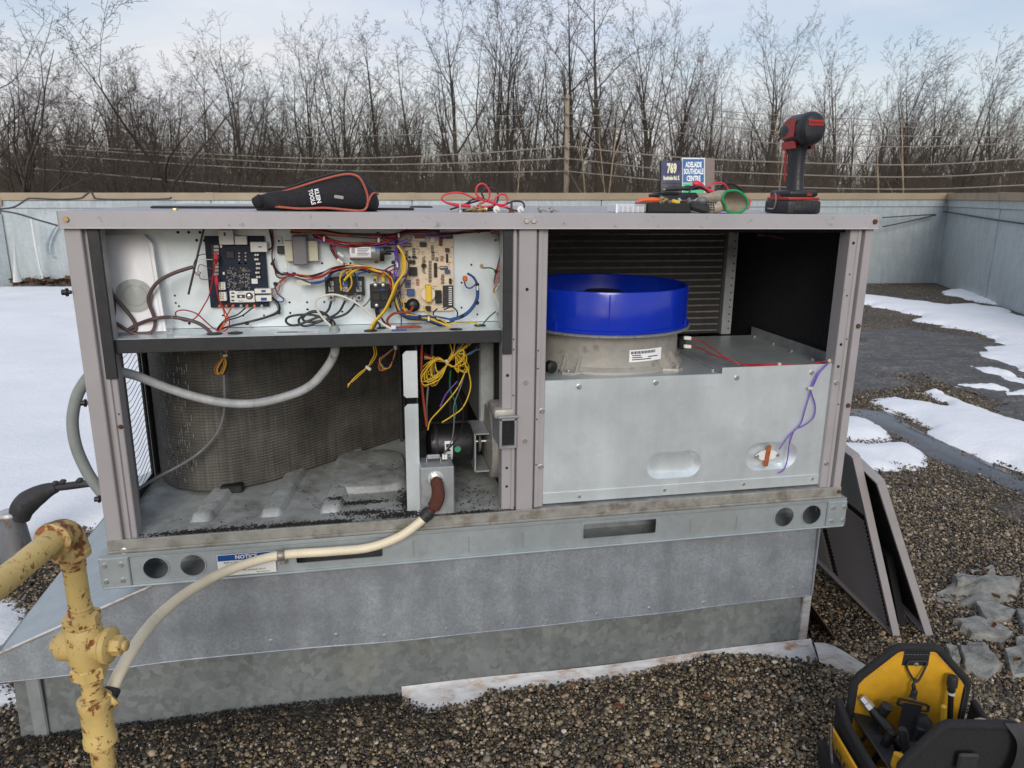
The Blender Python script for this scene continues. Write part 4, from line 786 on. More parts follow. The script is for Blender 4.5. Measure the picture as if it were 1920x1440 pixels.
# top cover with turned-down lip
top = MB().box((-0.002, -0.010, ZTOP-0.006), (1.892, 1.15, ZTOP), 0.002).build('top_cover', 'taupe', unit)
MB().box((-0.0022, -0.0125, ZTOP-0.034), (1.8922, -0.0105, ZTOP-0.0008), 0.0008).build('top_lip', 'taupe_worn', top)
MB().box((-0.0022, -0.0135, ZTOP-0.036), (1.8922, 0.006, ZTOP-0.0335), 0.0008).build('lip_hem', 'white', top).data.materials[0] = M('pale_edge', (0.55, 0.52, 0.53), 0.4, 0, 0.05)
MB().box((-0.0042, -0.0125, ZTOP-0.034), (-0.0022, 1.15, ZTOP-0.0008)).build('top_lip', 'taupe', top)
MB().box((1.8922, -0.0125, ZTOP-0.034), (1.8942, 1.15, ZTOP-0.0008)).build('top_lip', 'taupe_worn', top)
for x, mt, s in ((0.013, 'brass', 1.05), (0.9765, None, 1.2), (0.9935, None, 1.2), (1.879, 'rustbolt', 1.15)): bolt(x, -0.0135, ZTOP-0.017, mt, s, top)
bolt(0.20, 0.09, ZTOP+0.001, 'brass', 1.1, top, (-math.pi/2, 0, 0))
# walls of the cabinet
MB().box((0.0, 0.065, ZPAN), (0.003, 0.256, ZP1)).build('side_panel', 'galv_dark', unit)
lg = MB().box((0.0, 0.256, ZPAN), (0.003, 0.260, 1.0)).box((0.0, 0.385, ZPAN), (0.004, 0.402, 1.0)).box((0.0, 0.260, ZPAN), (0.003, 0.385, ZPAN+0.02)).box((0.0, 0.260, 0.985), (0.003, 0.385, 1.0)).build('louver_frame', 'charcoal', unit)
MB().box((0.0, 0.065, 1.0), (0.003, 1.14, ZP1)).build('side_panel', 'galv_dark', unit)
MB().box((0.0, 0.41, ZPAN), (0.003, 1.14, 1.0)).build('side_panel', 'galv_dark', unit)
sl0 = MB().tube([Vector((0.002, 0.260, 0.0)), Vector((0.004, 0.285, 0.003)), Vector((0.004, 0.325, 0.013)), Vector((0.003, 0.355, 0.020)), Vector((0.002, 0.385, 0.022))], 0.0008, 5).build('louver_slat', 'charcoal', lg)
for i in range(25):
    z = 0.572+i*0.0168
    if i == 0: sl0.location = Vector((0.003, 0.3225, z))-WPOS[lg]
    else: copy_part(sl0, 'louver_slat', lg, (0.003, 0.3225, z))
mb = MB()
for i in range(44): mb.extrude([(0.0045, 0.385, 0.56+i*0.0098), (0.0045, 0.376, 0.565+i*0.0098), (0.0045, 0.385, 0.57+i*0.0098)], (0.003, 0, 0))
mb.build('serrated_edge', 'charcoal', lg, 0)
MB().box((0.95, 0.06, ZPAN), (1.0, 1.14, ZP1)).build('partition_wall', 'insul', unit)
MB().box((1.880, 0.062, ZPAN), (1.884, 1.14, ZP1)).build('side_insulation', 'insul', unit)
MB().box((0.004, 1.13, ZPAN), (0.95, 1.14, ZP1)).build('back_panel', 'charcoal', unit)
MB().box((1.0, 0.93, ZPAN), (1.88, 0.94, ZP1)).build('back_insulation', 'insul', unit)
MB().box((1.002, 0.03, ZP1-0.012), (1.879, 0.93, ZP1-0.004)).build('top_insulation', 'insul', unit)
MB().box((1.8845, 0.062, ZPAN), (1.889, 1.14, ZP1)).build('side_panel', 'taupe', unit)
# ------------------------------------------------------------------ control box
ZS, YB = 1.007, 0.135
MB().box((0.004, YB, ZS+0.001), (0.9485, YB+0.003, ZP1-0.001)).build('control_panel', 'galv_panel', unit, 0)
MB().box((0.004, 0.062, ZS), (0.007, YB, ZP1-0.001)).build('control_box_side', 'galv_dark', unit)
MB().box((0.064, 0.018, ZS-0.003), (0.9245, 0.0595, ZS)).box((0.0075, 0.0595, ZS-0.003), (0.9485, YB-.0005, ZS)).build('control_shelf', 'galv', unit)
MB().box((0.0655, 0.014, ZS-0.031), (0.9235, 0.0175, ZS-0.0005), 0.001).build('shelf_front', 'charcoal', unit)
MB().box((0.0435, 0.0005, ZS-0.085), (0.0670, 0.0085, ZP1-0.001), 0.001).build('gasket_strip', 'charcoal', unit)
MB().box((0.9255, 0.0005, ZS-0.058), (0.9475, 0.0075, ZP1-0.001), 0.001).build('gasket_strip', 'charcoal', unit)
MB().box((0.0075, 0.065, ZP1-0.006), (0.9485, 0.3, ZP1-0.002)).build('control_box_top', 'charcoal', unit)
mb = MB()
for q in [(935, 222), (1015, 222), (1100, 222), (1075, 282), (1133, 283), (912, 697), (918, 752), (942, 776), (1197, 770), (1773, 748), (1903, 746), (1905, 800), (1777, 828), (1425, 847), (1580, 845), (1020, 905), (1272, 845)]:
    p = PY(*c1(*q), YB); mb.lathe(p+Vector((0, -0.0002, 0)), (0, -1, 0), [(0.0034 if q[1] < 300 or q[1] > 890 else 0.0024, 0), (0.0034 if q[1] < 300 or q[1] > 890 else 0.0024, 0.0004)], 10)
for q in [(336, 374), (549, 374), (92, 668), (224, 667), (228, 720), (97, 747), (352, 665), (487, 737), (1455, 386), (1382, 520), (1382, 707), (1500, 758)]:
    p = PY(*c2(*q), YB); mb.lathe(p+Vector((0, -0.0002, 0)), (0, -1, 0), [(0.0026, 0), (0.0026, 0.0004)], 10)
h_ = mb.build('panel_holes', 'insul', unit, 0); h_['kind'] = 'stuff'
for q, r in (((1210, 985), .017), ((1365, 980), .017)):
    p = PZ(*c1(*q), ZS); MB().lathe((p.x, min(p.y, 0.11), ZS+0.0003), (0, 0, 1), [(r, 0), (r, 0.0012), (r*.8, 0.002)], 20).build('grommet', 'charcoal', unit)
for q, r in (((700, 882), .016), ((1340, 872), .016), ((1520, 842), .015), ((780, 862), .012)):
    p = PZ(*c2(*q), ZS); MB().lathe((p.x, min(p.y, 0.118), ZS+0.0003), (0, 0, 1), [(r, 0), (r, 0.0012), (r*.8, 0.002)], 20).build('grommet', 'charcoal', unit)
p = PZ(*c2(430, 880), ZS); MB().lathe((p.x, p.y, ZS), (0, 0, 1), [(0.013, 0), (0.013, 0.004), (0.010, 0.007), (0.009, 0.012)], 18).build('cable_bushing', 'white', unit).data.materials[0] = MT['conduit2']
a = PZ(*c1(1660, 978), ZS); mb = MB().box((a.x, 0.035, ZS+0.0004), (a.x+0.098, 0.064, ZS+0.001)); mb.build('shelf_label', 'paper', unit, 0)
for i in range(3): MB().box((a.x+0.006, 0.040+0.007*i, ZS+0.0012), (a.x+0.09-0.02*i, 0.0425+0.007*i, ZS+0.0014)).build('label_print', 'ink', unit, 0)
a = PZ(*c1(980, 992), ZS); MB().box((a.x-.015, 0.03, ZS+0.0004), (a.x+0.02, 0.045, ZS+0.001)).build('shelf_label', 'paper', unit, 0)
MB().obox(PY(*c1(1075, 425), 0.07), (0.0045, 0.004, 0.165), Matrix.Rotation(math.radians(17.5), 3, 'Y'), 0.001).build('cable_tie_strap', 'w_black', unit)
# --- control panel things drawn in panel coordinates
def pbox(conv, x0, y0, x1, y1, d, mat, name, parent, yb=YB, bev=0.001):
    a = PY(*conv(x0, y1), yb-d); b_ = PY(*conv(x1, y0), yb-d)
    return MB().box((a.x, yb-d, a.z), (b_.x, yb-0.0003, b_.z), bev).build(name, mat, parent, 30)
# navy control board
bd = pbox(c1, 1180, 250, 1580, 788, 0.012, 'pcbblue', 'control_board', unit, bev=0.0006)
yb1 = YB-0.012
for i in range(8): pbox(c1, 1203, 318+27*i+(18 if i > 3 else 0), 1240, 340+27*i+(18 if i > 3 else 0), 0.004, 'white', 'screw_terminal', bd, yb1, .0005).data.materials[0] = MT['tube']
pbox(c1, 1198, 310, 1208, 560, 0.003, 'blackp', 'terminal_strip', bd, yb1)
for a_ in ((1245, 205, 1345, 315, .018), (1362, 250, 1448, 315, .016), (1480, 295, 1600, 370, .018), (1510, 645, 1632, 682, .018), (1518, 695, 1635, 742, .018), (1240, 597, 1287, 655, .012), (1248, 672, 1295, 738, .012)):
    cn = pbox(c1, *a_[:4], a_[4], 'white', 'connector', bd, yb1)
for a_ in ((1278, 222, 1292, 250), (1535, 328, 1562, 336), (1560, 655, 1592, 672), (1558, 712, 1600, 735)): pbox(c1, *a_, 0.0006, 'labelblue', 'pen_mark', bd, yb1-0.018, 0)
for j in range(2):
    for i in range(3):
        for k_ in range(2): pbox(c1, 1249+k_*19, 603+i*17+j*76, 1259+k_*19, 613+i*17+j*76, 0.0005, 'brass', 'connector_pin', bd, yb1-0.012, 0)
mb = MB()
rnd = random.Random(5)
for i in range(6):
    for j in range(2):
        p = PY(*c1(1395+j*48, 378+25*i if i < 4 else 378+25*3), yb1); mb.lathe(p, (0, -1, 0), [(0.0022, 0), (0.0022, 0.003)], 8)
for k_ in range(170):
    x, y = rnd.uniform(1300, 1470), rnd.uniform(485, 650); w_, h2 = rnd.choice(((8, 4), (4, 9), (12, 5), (6, 6))); a_ = PY(*c1(x, y+h2), yb1); b_ = PY(*c1(x+w_, y), yb1); mb.box((a_.x, yb1-0.0012, a_.z), (b_.x, yb1, b_.z))
o_ = mb.build('surface_components', 'tube', bd, 0); o_['kind'] = 'stuff'
mb = MB()
for i in range(6):
    p = PY(*c1(1525+rnd.uniform(-8, 8), 390+33*i), yb1); mb.lathe(p, (0, -1, 0), [(0.0026, 0), (0.0026, 0.009), (0.0018, 0.009)], 8).lathe(p+Vector((0.005, 0, 0)), (0, -1, 0), [(0.0026, 0), (0.0026, 0.009)], 8)
o_ = mb.build('spade_terminals', 'steel', bd, 30); o_['kind'] = 'stuff'
for a_ in ((1298, 362, 1355, 418), (1380, 500, 1412, 535), (1340, 560, 1366, 590), (1390, 610, 1430, 645), (1440, 480, 1466, 506)): pbox(c1, *a_, .003, 'blackp', 'chip', bd, yb1)
pbox(c1, 1372, 662, 1505, 748, 0.0008, 'white', 'dial_plate', bd, yb1); pbox(c1, 1328, 660, 1365, 748, 0.0008, 'white', 'legend_plate', bd, yb1)
p = PY(*c1(1470, 700), yb1-.0008); MB().lathe(p, (0, -1, 0), [(0.0085, 0), (0.0085, 0.0004)], 20).build('dial_ring', 'ink', bd, 0); MB().lathe(p, (0, -1, 0), [(0.0055, 0), (0.0055, 0.004), (0.004, 0.005)], 16).build('dial', 'steel', bd)
pbox(c1, 1380, 690, 1435, 716, .0012, 'ink', 'slide_switch', bd, yb1-.0008, 0); pbox(c1, 1398, 698, 1415, 710, .002, 'white', 'switch_slider', bd, yb1-.0012, 0)
for i, yy in enumerate((672, 700, 728)): pbox(c1, 1335, yy, 1357, yy+12, .0004, 'ink', 'legend_print', bd, yb1-.0008, 0)
for i in range(2): text('legend_print', ('FAN SET', 'COOL HEAT')[i], 0.004, PY(*c1(1405, 672+66*i), yb1-.001), X, Zz, 'ink', bd, 0.011, 0.0003)
pbox(c1, 1488, 570, 1530, 608, .0008, 'white', 'board_sticker', bd, yb1, 0)
for x in (1250, 1300, 1350, 1410, 1455, 1510, 1565): p = PY(*c1(x, 773), yb1); MB().lathe(p, (0, -1, 0), [(0.0035, 0), (0.0035, 0.006), (0.002, 0.007)], 10).build('terminal_post', 'steel' if x in (1410, 1565) else 'w_orange', bd)
for x, y in ((1187, 328), (1257, 328), (1278, 530)): pbox(c1, x-6, y-10, x+6, y+10, .0005, 'white', 'legend_print', bd, yb1, 0)
# transformer
tr = pbox(c2, 60, 205, 300, 360, 0.03, 'ivory', 'transformer', unit); pbox(c2, 118, 165, 218, 392, 0.045, 'w_grey', 'transformer_coil', tr, YB, .003)
pbox(c2, 0, 245, 60, 305, 0.015, 'blackp', 'relay', unit)
for x0, y0, x1, y1 in ((-10, 175, 33, 228), (1615, 175, 1660, 215)):
    q = pbox(c2, x0, y0, x1, y1, 0.008, 'white', 'wire_clip', unit); MB().lathe(PY(*c2((x0+x1)/2, (y0+y1)/2+6), YB-.0085), (0, -1, 0), [(0.003, 0), (0.003, .0006)], 10).build('clip_hole', 'labelblue', q, 0)
# run capacitor
ca, cb_ = PY(*c2(540, 285), .10), PY(*c2(785, 285), .10); cap_ = MB().lathe(ca, cb_-ca, [(0.006, 0), (0.020, 0.001), (0.0215, 0.004), (0.0215, (cb_-ca).length-.004), (0.019, (cb_-ca).length)], 24).build('capacitor', 'alum', unit)
def curl(x0, y0, x1, y1, r, mat, nm, par, c_=ca, ax=(cb_-ca)):   # label wrapped on the can
    a = ax.normalized(); p0 = PY(*c2(x0, y1), .08); p1 = PY(*c2(x1, y0), .08); s0, s1 = (p0-c_).dot(a), (p1-c_).dot(a)
    t0, t1 = math.asin(max(-1, min(1, (p0.z-c_.z)/0.0235))), math.asin(max(-1, min(1, (p1.z-c_.z)/0.0235)))
    return MB().grid(lambda u, v_: c_+a*(s0+(s1-s0)*u)+Vector((0, -math.cos(t0+(t1-t0)*v_)*r, math.sin(t0+(t1-t0)*v_)*r)), 4, 8).build(nm, mat, par, 60, recalc=False)
curl(545, 250, 700, 335, 0.0219, 'paper', 'capacitor_label', cap_)
for i in range(5): curl(556, 258+9*i, 582, 263+9*i, 0.0222, 'ink', 'label_print', cap_)
for i in range(5): curl(600, 262+12*i, 690-10*(i % 3), 267+12*i, 0.0222, 'ink', 'label_print', cap_)
curl(735, 250, 768, 285, 0.0222, 'labelblue', 'pen_mark', cap_)
MB().lathe(cb_, cb_-ca, [(0.021, -.006), (0.0235, -.005), (0.0235, .004), (0.021, .005)], 24).build('capacitor_band', 'blackp', cap_)
for dz in (-.006, .007): MB().obox(cb_+Vector((0.012, 0, dz)), (.02, .008, .005), None, .001).build('capacitor_terminal', 'blackp', cap_)
p = PY(*c2(740, 360), YB-.001); MB().lathe(p, (0, -1, 0), [(0.005, 0), (0.005, .004), (.003, .005)], 12).build('screw', 'brass', unit)
# terminal block
tb = pbox(c2, 362, 478, 650, 620, 0.02, 'blackp', 'terminal_block', unit)
for i, x in enumerate((385, 490, 595)):
    for j, (y0, y1) in enumerate(((508, 545), (548, 590), (612, 652))):
        q = pbox(c2, x+8*j*(-0.3), y0, x+38, y1, 0.026-0.004*(j == 1), 'steel' if j != 1 else 'alum', 'lug', tb)
        p = PY(*c2(x+18, (y0+y1)/2), YB-.026); MB().lathe(p, (0, -1, 0), [(0.0036, 0), (0.0036, .0012)], 12).build('lug_screw', 'ink' if j == 2 else 'tube', tb, 0)
pbox(c2, 498, 512, 526, 540, .0006, 'labelblue', 'pen_mark', tb, YB-.027, 0)
# contactor
ct = pbox(c2, 700, 540, 850, 715, 0.045, 'blackp', 'contactor', unit, bev=.002)
pbox(c2, 712, 560, 838, 590, .004, 'charcoal', 'contactor_ridge', ct, YB-.045); pbox(c2, 715, 600, 770, 655, .003, 'charcoal', 'contactor_ridge', ct, YB-.045); pbox(c2, 780, 600, 835, 655, .003, 'charcoal', 'contactor_ridge', ct, YB-.045)
for x in (720, 778):
    pbox(c2, x, 465, x+28, 515, .03, 'w_yellow', 'spade_connector', ct); p = PY(*c2(x+16, 537), YB-.04); MB().lathe(p, (0, -1, 0), [(0.0045, 0), (0.0045, .008), (.003, .009)], 12).build('terminal_screw', 'steel', ct)
pbox(c2, 722, 490, 742, 510, .0006, 'labelblue', 'pen_mark', ct, YB-.03, 0); pbox(c2, 775, 565, 805, 578, .0006, 'labelblue', 'pen_mark', ct, YB-.049, 0)
p = PY(*c2(745, 690), YB-.046); MB().lathe(p, (0, -1, 0), [(0.0045, 0), (0.0045, .005), (.003, .006)], 12).build('terminal_screw', 'steel', ct)
pbox(c2, 735, 700, 765, 760, .03, 'blackp', 'contactor_foot', ct)
# cream ignition board
ib = pbox(c2, 925, 155, 1320, 738, 0.012, 'pcbtan', 'ignition_board', unit, bev=.0005)
def comp(a_, d, mat, nm='component', bev=.0008): return pbox(c2, *a_, d, mat, nm, ib, yb1, bev)
for a_, d, mat in (((1070, 217, 1120, 252), .008, 'blackp'), ((985, 405, 1048, 468), .012, 'blackp'), ((1176, 372, 1198, 480), .006, 'blackp'), ((1188, 580, 1232, 675), .016, 'blackp'), ((1115, 540, 1155, 665), .024, 'w_yellow'), ((1148, 172, 1180, 220), .012, 'white'), ((1228, 150, 1315, 190), .012, 'blackp'), ((1215, 165, 1238, 245), .006, 'w_maroon'), ((1262, 262, 1292, 292), .012, 'w_maroon'), ((1266, 305, 1282, 370), .005, 'blackp'), ((1290, 490, 1308, 530), .01, 'blackp'), ((1258, 425, 1295, 450), .012, 'w_blue'), ((975, 570, 1030, 620), .014, 'w_blue'), ((932, 670, 968, 708), .008, 'blackp'), ((1112, 698, 1150, 735), .010, 'blackp'), ((1010, 160, 1110, 205), .012, 'white'), ((930, 425, 972, 470), .002, 'white'), ((1030, 165, 1108, 190), .016, 'w_rust')): comp(a_, d, mat)
comp((1242, 540, 1320, 705), .001, 'ink', 'printed_label', 0)
for i in range(9): comp((1285, 552+16*i, 1310, 560+16*i), .0014, 'white', 'label_print', 0)
p = PY(*c2(1130, 605), yb1-.008); MB().lathe(p, (0, -1, 0), [(0.017, 0), (0.017, .006)], 20).build('coil_disc', MT['hose'], ib)
p = PY(*c2(1015, 685), yb1); MB().lathe(p, (0, -1, 0), [(0.0165, 0), (0.0165, .012), (.012, .016), (.012, .022), (.009, .024)], 22).build('spark_boot', 'blackp', ib)
p = PY(*c2(1252, 172), yb1-.012); MB().lathe(p, (0, -1, 0), [(0.004, 0), (0.004, .004), (.002, .006)], 12).build('indicator_lamp', 'w_pink', ib)
for x, y, r in ((1000, 362, .0045), (1022, 362, .0045), (1105, 390, .004), (1090, 392, .004), (990, 328, .003), (1016, 328, .003), (1034, 328, .003)):
    MB().lathe(PY(*c2(x, y), yb1), (0, -1, 0), [(r, 0), (r, .009), (r*.8, .010)], 12).build('electrolytic', 'blackp' if r > .0035 else 'ink', ib)
mbs = {k_: MB() for k_ in ('blackp', 'w_brown', 'w_rust', 'white', 'w_blue')}
for k_ in range(26):
    x, y = 1080+rnd.choice((0, 1, 2))*38, 320+k_*8.5
for col, x0, n_, mat in ((1085, 330, 10, 'w_brown'), (1133, 355, 15, 'w_brown'), (1222, 320, 4, 'w_rust'), (1012, 260, 6, 'blackp'), (1150, 240, 5, 'blackp'), (1228, 458, 7, 'w_brown'), (1155, 290, 6, 'blackp'), (958, 280, 5, 'blackp'), (1040, 490, 5, 'w_rust'), (1185, 330, 3, 'w_brown')):
    for i in range(n_):
        a_ = PY(*c2(col, x0+i*11+6), yb1); b_ = PY(*c2(col+24, x0+i*11), yb1); mbs[mat].box((a_.x, yb1-.0028, a_.z), (b_.x, yb1-.0003, b_.z), .0006)
        m2 = (a_+b_)/2; mbs['white'].tube([(a_.x-.002, yb1-.001, m2.z), (b_.x+.002, yb1-.001, m2.z)], .0004, 4)
for k_ in range(90):
    x, y = rnd.uniform(935, 1310), rnd.uniform(235, 720); w_ = rnd.choice((8, 14, 20)); a_ = PY(*c2(x, y+4), yb1); b_ = PY(*c2(x+w_, y), yb1); mbs['blackp' if rnd.random() < .6 else 'w_rust'].box((a_.x, yb1-.0012, a_.z), (b_.x, yb1-.0002, b_.z))
for i in range(6):
    a_ = PY(*c2(955, 500+10*i+7), yb1); b_ = PY(*c2(1002, 500+10*i), yb1); mbs['w_blue'].box((a_.x, yb1-.003, a_.z), (b_.x, yb1, b_.z), .0008)
for k_, B in mbs.items(): o_ = B.build('small_components', k_, ib, 30); o_['kind'] = 'stuff'
mb = MB().lathe(PY(*c2(970, 237), yb1-.004), (1, 0, 0), [(0.004, -.012), (0.005, -.01), (0.005, .01), (0.004, .012)], 12).build('large_resistor', 'tube', ib); MB().lathe(PY(*c2(1248, 407), yb1-.004), (1, 0, 0), [(0.003, -.010), (0.004, -.008), (0.004, .008), (0.003, .010)], 12).build('large_resistor', 'tube', ib)
# ------------------------------------------------------------------ wiring in the control box
cable = [(1048, 484), (1020, 490), (900, 530), (790, 590), (730, 670), (715, 740), (750, 840), (765, 900), (740, 970), (650, 990), (560, 960), (480, 910), (400, 860)]
wpx(c1, cable, 0.075, 0.0042, 'w_brown', unit, 8, 'thermostat_cable')
wpx(c1, [(395, 590), (440, 680), (530, 790), (600, 880), (620, 945), (590, 962), (570, 950), (640, 910), (760, 870, .065), (900, 860), (1050, 890), (1130, 930), (1190, 985)], 0.078, 0.0042, 'w_brown', unit, 8, 'thermostat_cable')
wpx(c1, [(395, 590), (425, 640), (450, 720), (455, 830), (430, 930), (412, 965)], 0.085, 0.0042, 'w_brown', unit, 8, 'thermostat_cable')
wpx(c1, [(1215, 420), (1200, 540), (1170, 690), (1130, 770), (1070, 860), (1000, 890), (930, 860), (920, 820), (980, 805), (1070, 830), (1130, 880), (1200, 940), (1260, 965), (1310, 940), (1320, 880), (1290, 820), (1240, 720), (1220, 610)], 0.09, 0.0016, 'w_red', unit)
for q in ((1220, 415), (1224, 588)): p = PY(*c1(*q), .10); MB().tube([p+Vector((0, 0, .012)), p+Vector((0, 0, .004)), p-Vector((0, 0, .006)), p-Vector((0.001, 0, .014))], [.0025, .0045, .004, .0018], 8).build('test_clip', 'w_pink', unit)
for pts in ([(1045, 505), (1080, 545), (1105, 525), (1085, 515), (1090, 480), (1110, 465), (1195, 500)], [(1045, 510), (1090, 535), (1105, 570), (1160, 575), (1230, 545)]): wpx(c1, pts, .10, .0009, 'w_rust', unit)
wpx(c1, [(1045, 480), (1080, 440), (1120, 425), (1195, 428)], .10, .0009, 'w_white', unit); wpx(c1, [(1045, 485), (1070, 420), (1110, 390), (1190, 385)], .10, .001, 'w_black', unit)
for pts, mt in (([(1340, 780), (1300, 850), (1260, 930), (1222, 985)], 'w_orange'), ([(1270, 770), (1285, 850), (1300, 890), (1225, 980)], 'w_orange'), ([(1440, 790), (1380, 840), (1300, 870), (1240, 930), (1215, 985)], 'w_black'), ([(1500, 785), (1410, 850), (1300, 885), (1250, 930), (1222, 985)], 'w_black')): wpx(c1, pts, .10, .0018, mt, unit)
wpx(c1, [(1640, 710), (1690, 760), (1690, 820), (1600, 860), (1450, 900), (1330, 925), (1230, 955)], .115, .0024, 'w_black', unit); wpx(c1, [(1635, 720), (1678, 770), (1680, 812), (1600, 852), (1450, 893), (1340, 918)], .115, .0018, 'w_grey', unit)
for q in ((1690, 825), (1452, 905), (1665, 608), (1645, 458), (1805, 535)): p = PY(*c1(*q), .112); MB().obox(p, (.009, .008, .008), None, .002).build('cable_clip', 'w_black', unit)
for pts, mt in (([(1640, 200), (1650, 300), (1640, 400), (1660, 500), (1720, 540), (1760, 520)], 'w_maroon'), ([(1620, 200), (1640, 330), (1600, 360)], 'w_black'), ([(1625, 195), (1648, 320), (1608, 355)], 'w_maroon'), ([(1660, 420), (1650, 460), (1690, 520), (1740, 540), (1780, 545)], 'w_black'), ([(1655, 460), (1675, 550), (1730, 565), (1790, 540), (1900, 555)], 'w_maroon'), ([(1740, 560), (1690, 600), (1660, 640), (1630, 655)], 'w_rust'), ([(1750, 562), (1705, 600), (1690, 660), (1635, 720)], 'w_orange'), ([(1660, 620), (1680, 680), (1725, 720), (1720, 742), (1680, 740), (1640, 715)], 'w_blue'), ([(1790, 530), (1830, 545), (1910, 550)], 'w_orange'), ([(1780, 540), (1850, 565), (1915, 575)], 'w_rust')): wpx(c1, pts, .118, .0017, mt, unit)
R_ = random.Random(3)
bundle = [(270, 170), (350, 195), (450, 225), (600, 240), (750, 235), (850, 205), (920, 160), (1000, 130), (1150, 150), (1300, 150), (1450, 135), (1600, 130), (1680, 165)]
for i, mt in enumerate(('w_red', 'w_rust', 'w_red', 'w_maroon', 'w_black', 'w_red', 'w_purple')):
    wpx(c2, [(x, y+(i-3)*6+R_.uniform(-5, 5), .085+R_.uniform(-.01, .01)) for x, y in bundle[:R_.choice((8, 10, 13))]], .085, .0019, mt, unit)
for i, mt in enumerate(('w_black', 'w_maroon', 'w_red', 'w_orange', 'w_red', 'w_grey', 'w_maroon')):
    wpx(c2, [(x, y+i*5+R_.uniform(-6, 6), .08+R_.uniform(-.012, .012)) for x, y in ((100, 118), (300, 120), (450, 140), (600, 150), (750, 158), (880, 150), (1000, 125), (1200, 130))], .08, .0019, mt, unit)
for i in range(4): wpx(c2, [(270+R_.uniform(-10, 10), 165), (390+8*i, 200), (400+12*i, 270), (450+15*(i % 2), 350), (480+10*i, 380)][:4+i % 2], .09, .0017, ('w_maroon', 'w_black', 'w_red', 'w_grey')[i], unit)
for q in ((475, 310), (470, 360), (65, 395)): p = PY(*c2(*q), .09); MB().obox(p, (.017, .006, .007), Matrix.Rotation(.7 if q[0] > 100 else 1.5, 3, 'Y'), .0015).build('splice_cap', 'white', unit)
for pts, mt, r in (([(130, 470), (230, 490), (330, 460), (430, 410), (600, 400), (700, 430), (800, 440), (870, 480)], 'w_white', .0022), ([(130, 462), (230, 495), (330, 472), (430, 418), (560, 402), (690, 420)], 'w_orange', .0018), ([(130, 475), (260, 520), (340, 510), (430, 440), (560, 415), (700, 425)], 'w_blue', .002), ([(140, 480), (250, 470), (350, 440), (450, 400), (600, 390), (690, 420)], 'w_black', .0018), ([(250, 525), (360, 500), (400, 450)], 'w_blue', .0022),
     ([(480, 580), (470, 500), (490, 440), (560, 410), (650, 400), (750, 430), (800, 465)], 'w_yellow', .0022), ([(520, 590), (555, 540), (550, 480), (520, 450), (560, 425)], 'w_yellow', .002), ([(500, 505), (560, 440), (640, 405), (700, 420), (790, 450)], 'w_yellow', .0032), ([(570, 390), (660, 400), (740, 440), (850, 480), (870, 560), (890, 650)], 'w_yellow', .002), ([(490, 590), (470, 520), (500, 470), (570, 430)], 'w_black', .0018), ([(380, 580), (375, 500), (400, 450), (480, 420)], 'w_black', .002), ([(400, 560), (390, 490), (430, 440), (520, 420)], 'w_black', .002), ([(600, 570), (590, 480), (560, 440), (500, 430)], 'w_black', .0018), ([(605, 570), (600, 470), (640, 440), (720, 440), (850, 450)], 'w_blue', .0022),
     ([(590, 600), (565, 640), (600, 690), (650, 695), (690, 650), (700, 620)], 'w_grey', .0018)): wpx(c2, pts, .088, r, mt, unit, jit=2)
wpx(c2, [(405, 850), (330, 770), (285, 690), (300, 640), (390, 610), (480, 620), (590, 670), (680, 740), (780, 820), (870, 875)], .065, .0027, 'w_white', unit, 8)
for pts in ([(405, 660), (370, 740), (250, 800), (130, 840), (70, 820), (80, 780), (180, 760), (300, 770), (400, 830), (432, 880)], [(510, 655), (450, 750), (300, 820), (200, 845), (160, 800), (230, 750), (330, 745), (420, 810), (440, 880)], [(600, 655), (520, 750), (400, 790), (250, 815), (190, 790), (260, 735), (370, 760), (425, 880)]): wpx(c2, pts, .078, .0028, 'w_black', unit, 8)
for i in range(3): wpx(c2, [(900+4*i, 240), (950-6*i, 320), (955-8*i, 430), (890+6*i, 530), (850+6*i, 630), (800+7*i, 730), (720+8*i, 820), (692+8*i, 890)], .055+.006*i, .0026, 'w_yellow', unit, 8)
wpx(c2, [(930, 300), (985, 370), (970, 470), (920, 560), (860, 660), (780, 760), (715, 885)], .065, .0024, 'w_brown', unit)
for i, mt in enumerate(('w_yellow', 'w_white', 'w_yellow', 'w_blue', 'w_black', 'w_yellow')): wpx(c2, [(800+5*i, 440+4*i), (860+4*i, 490), (880+6*i, 600), (905+6*i, 700), (960, 755+7*i), (1100, 780+6*i), (1200, 805+7*i), (1310+5*i, 875)], .075+.006*(i % 3), .0019, mt, unit, jit=4)
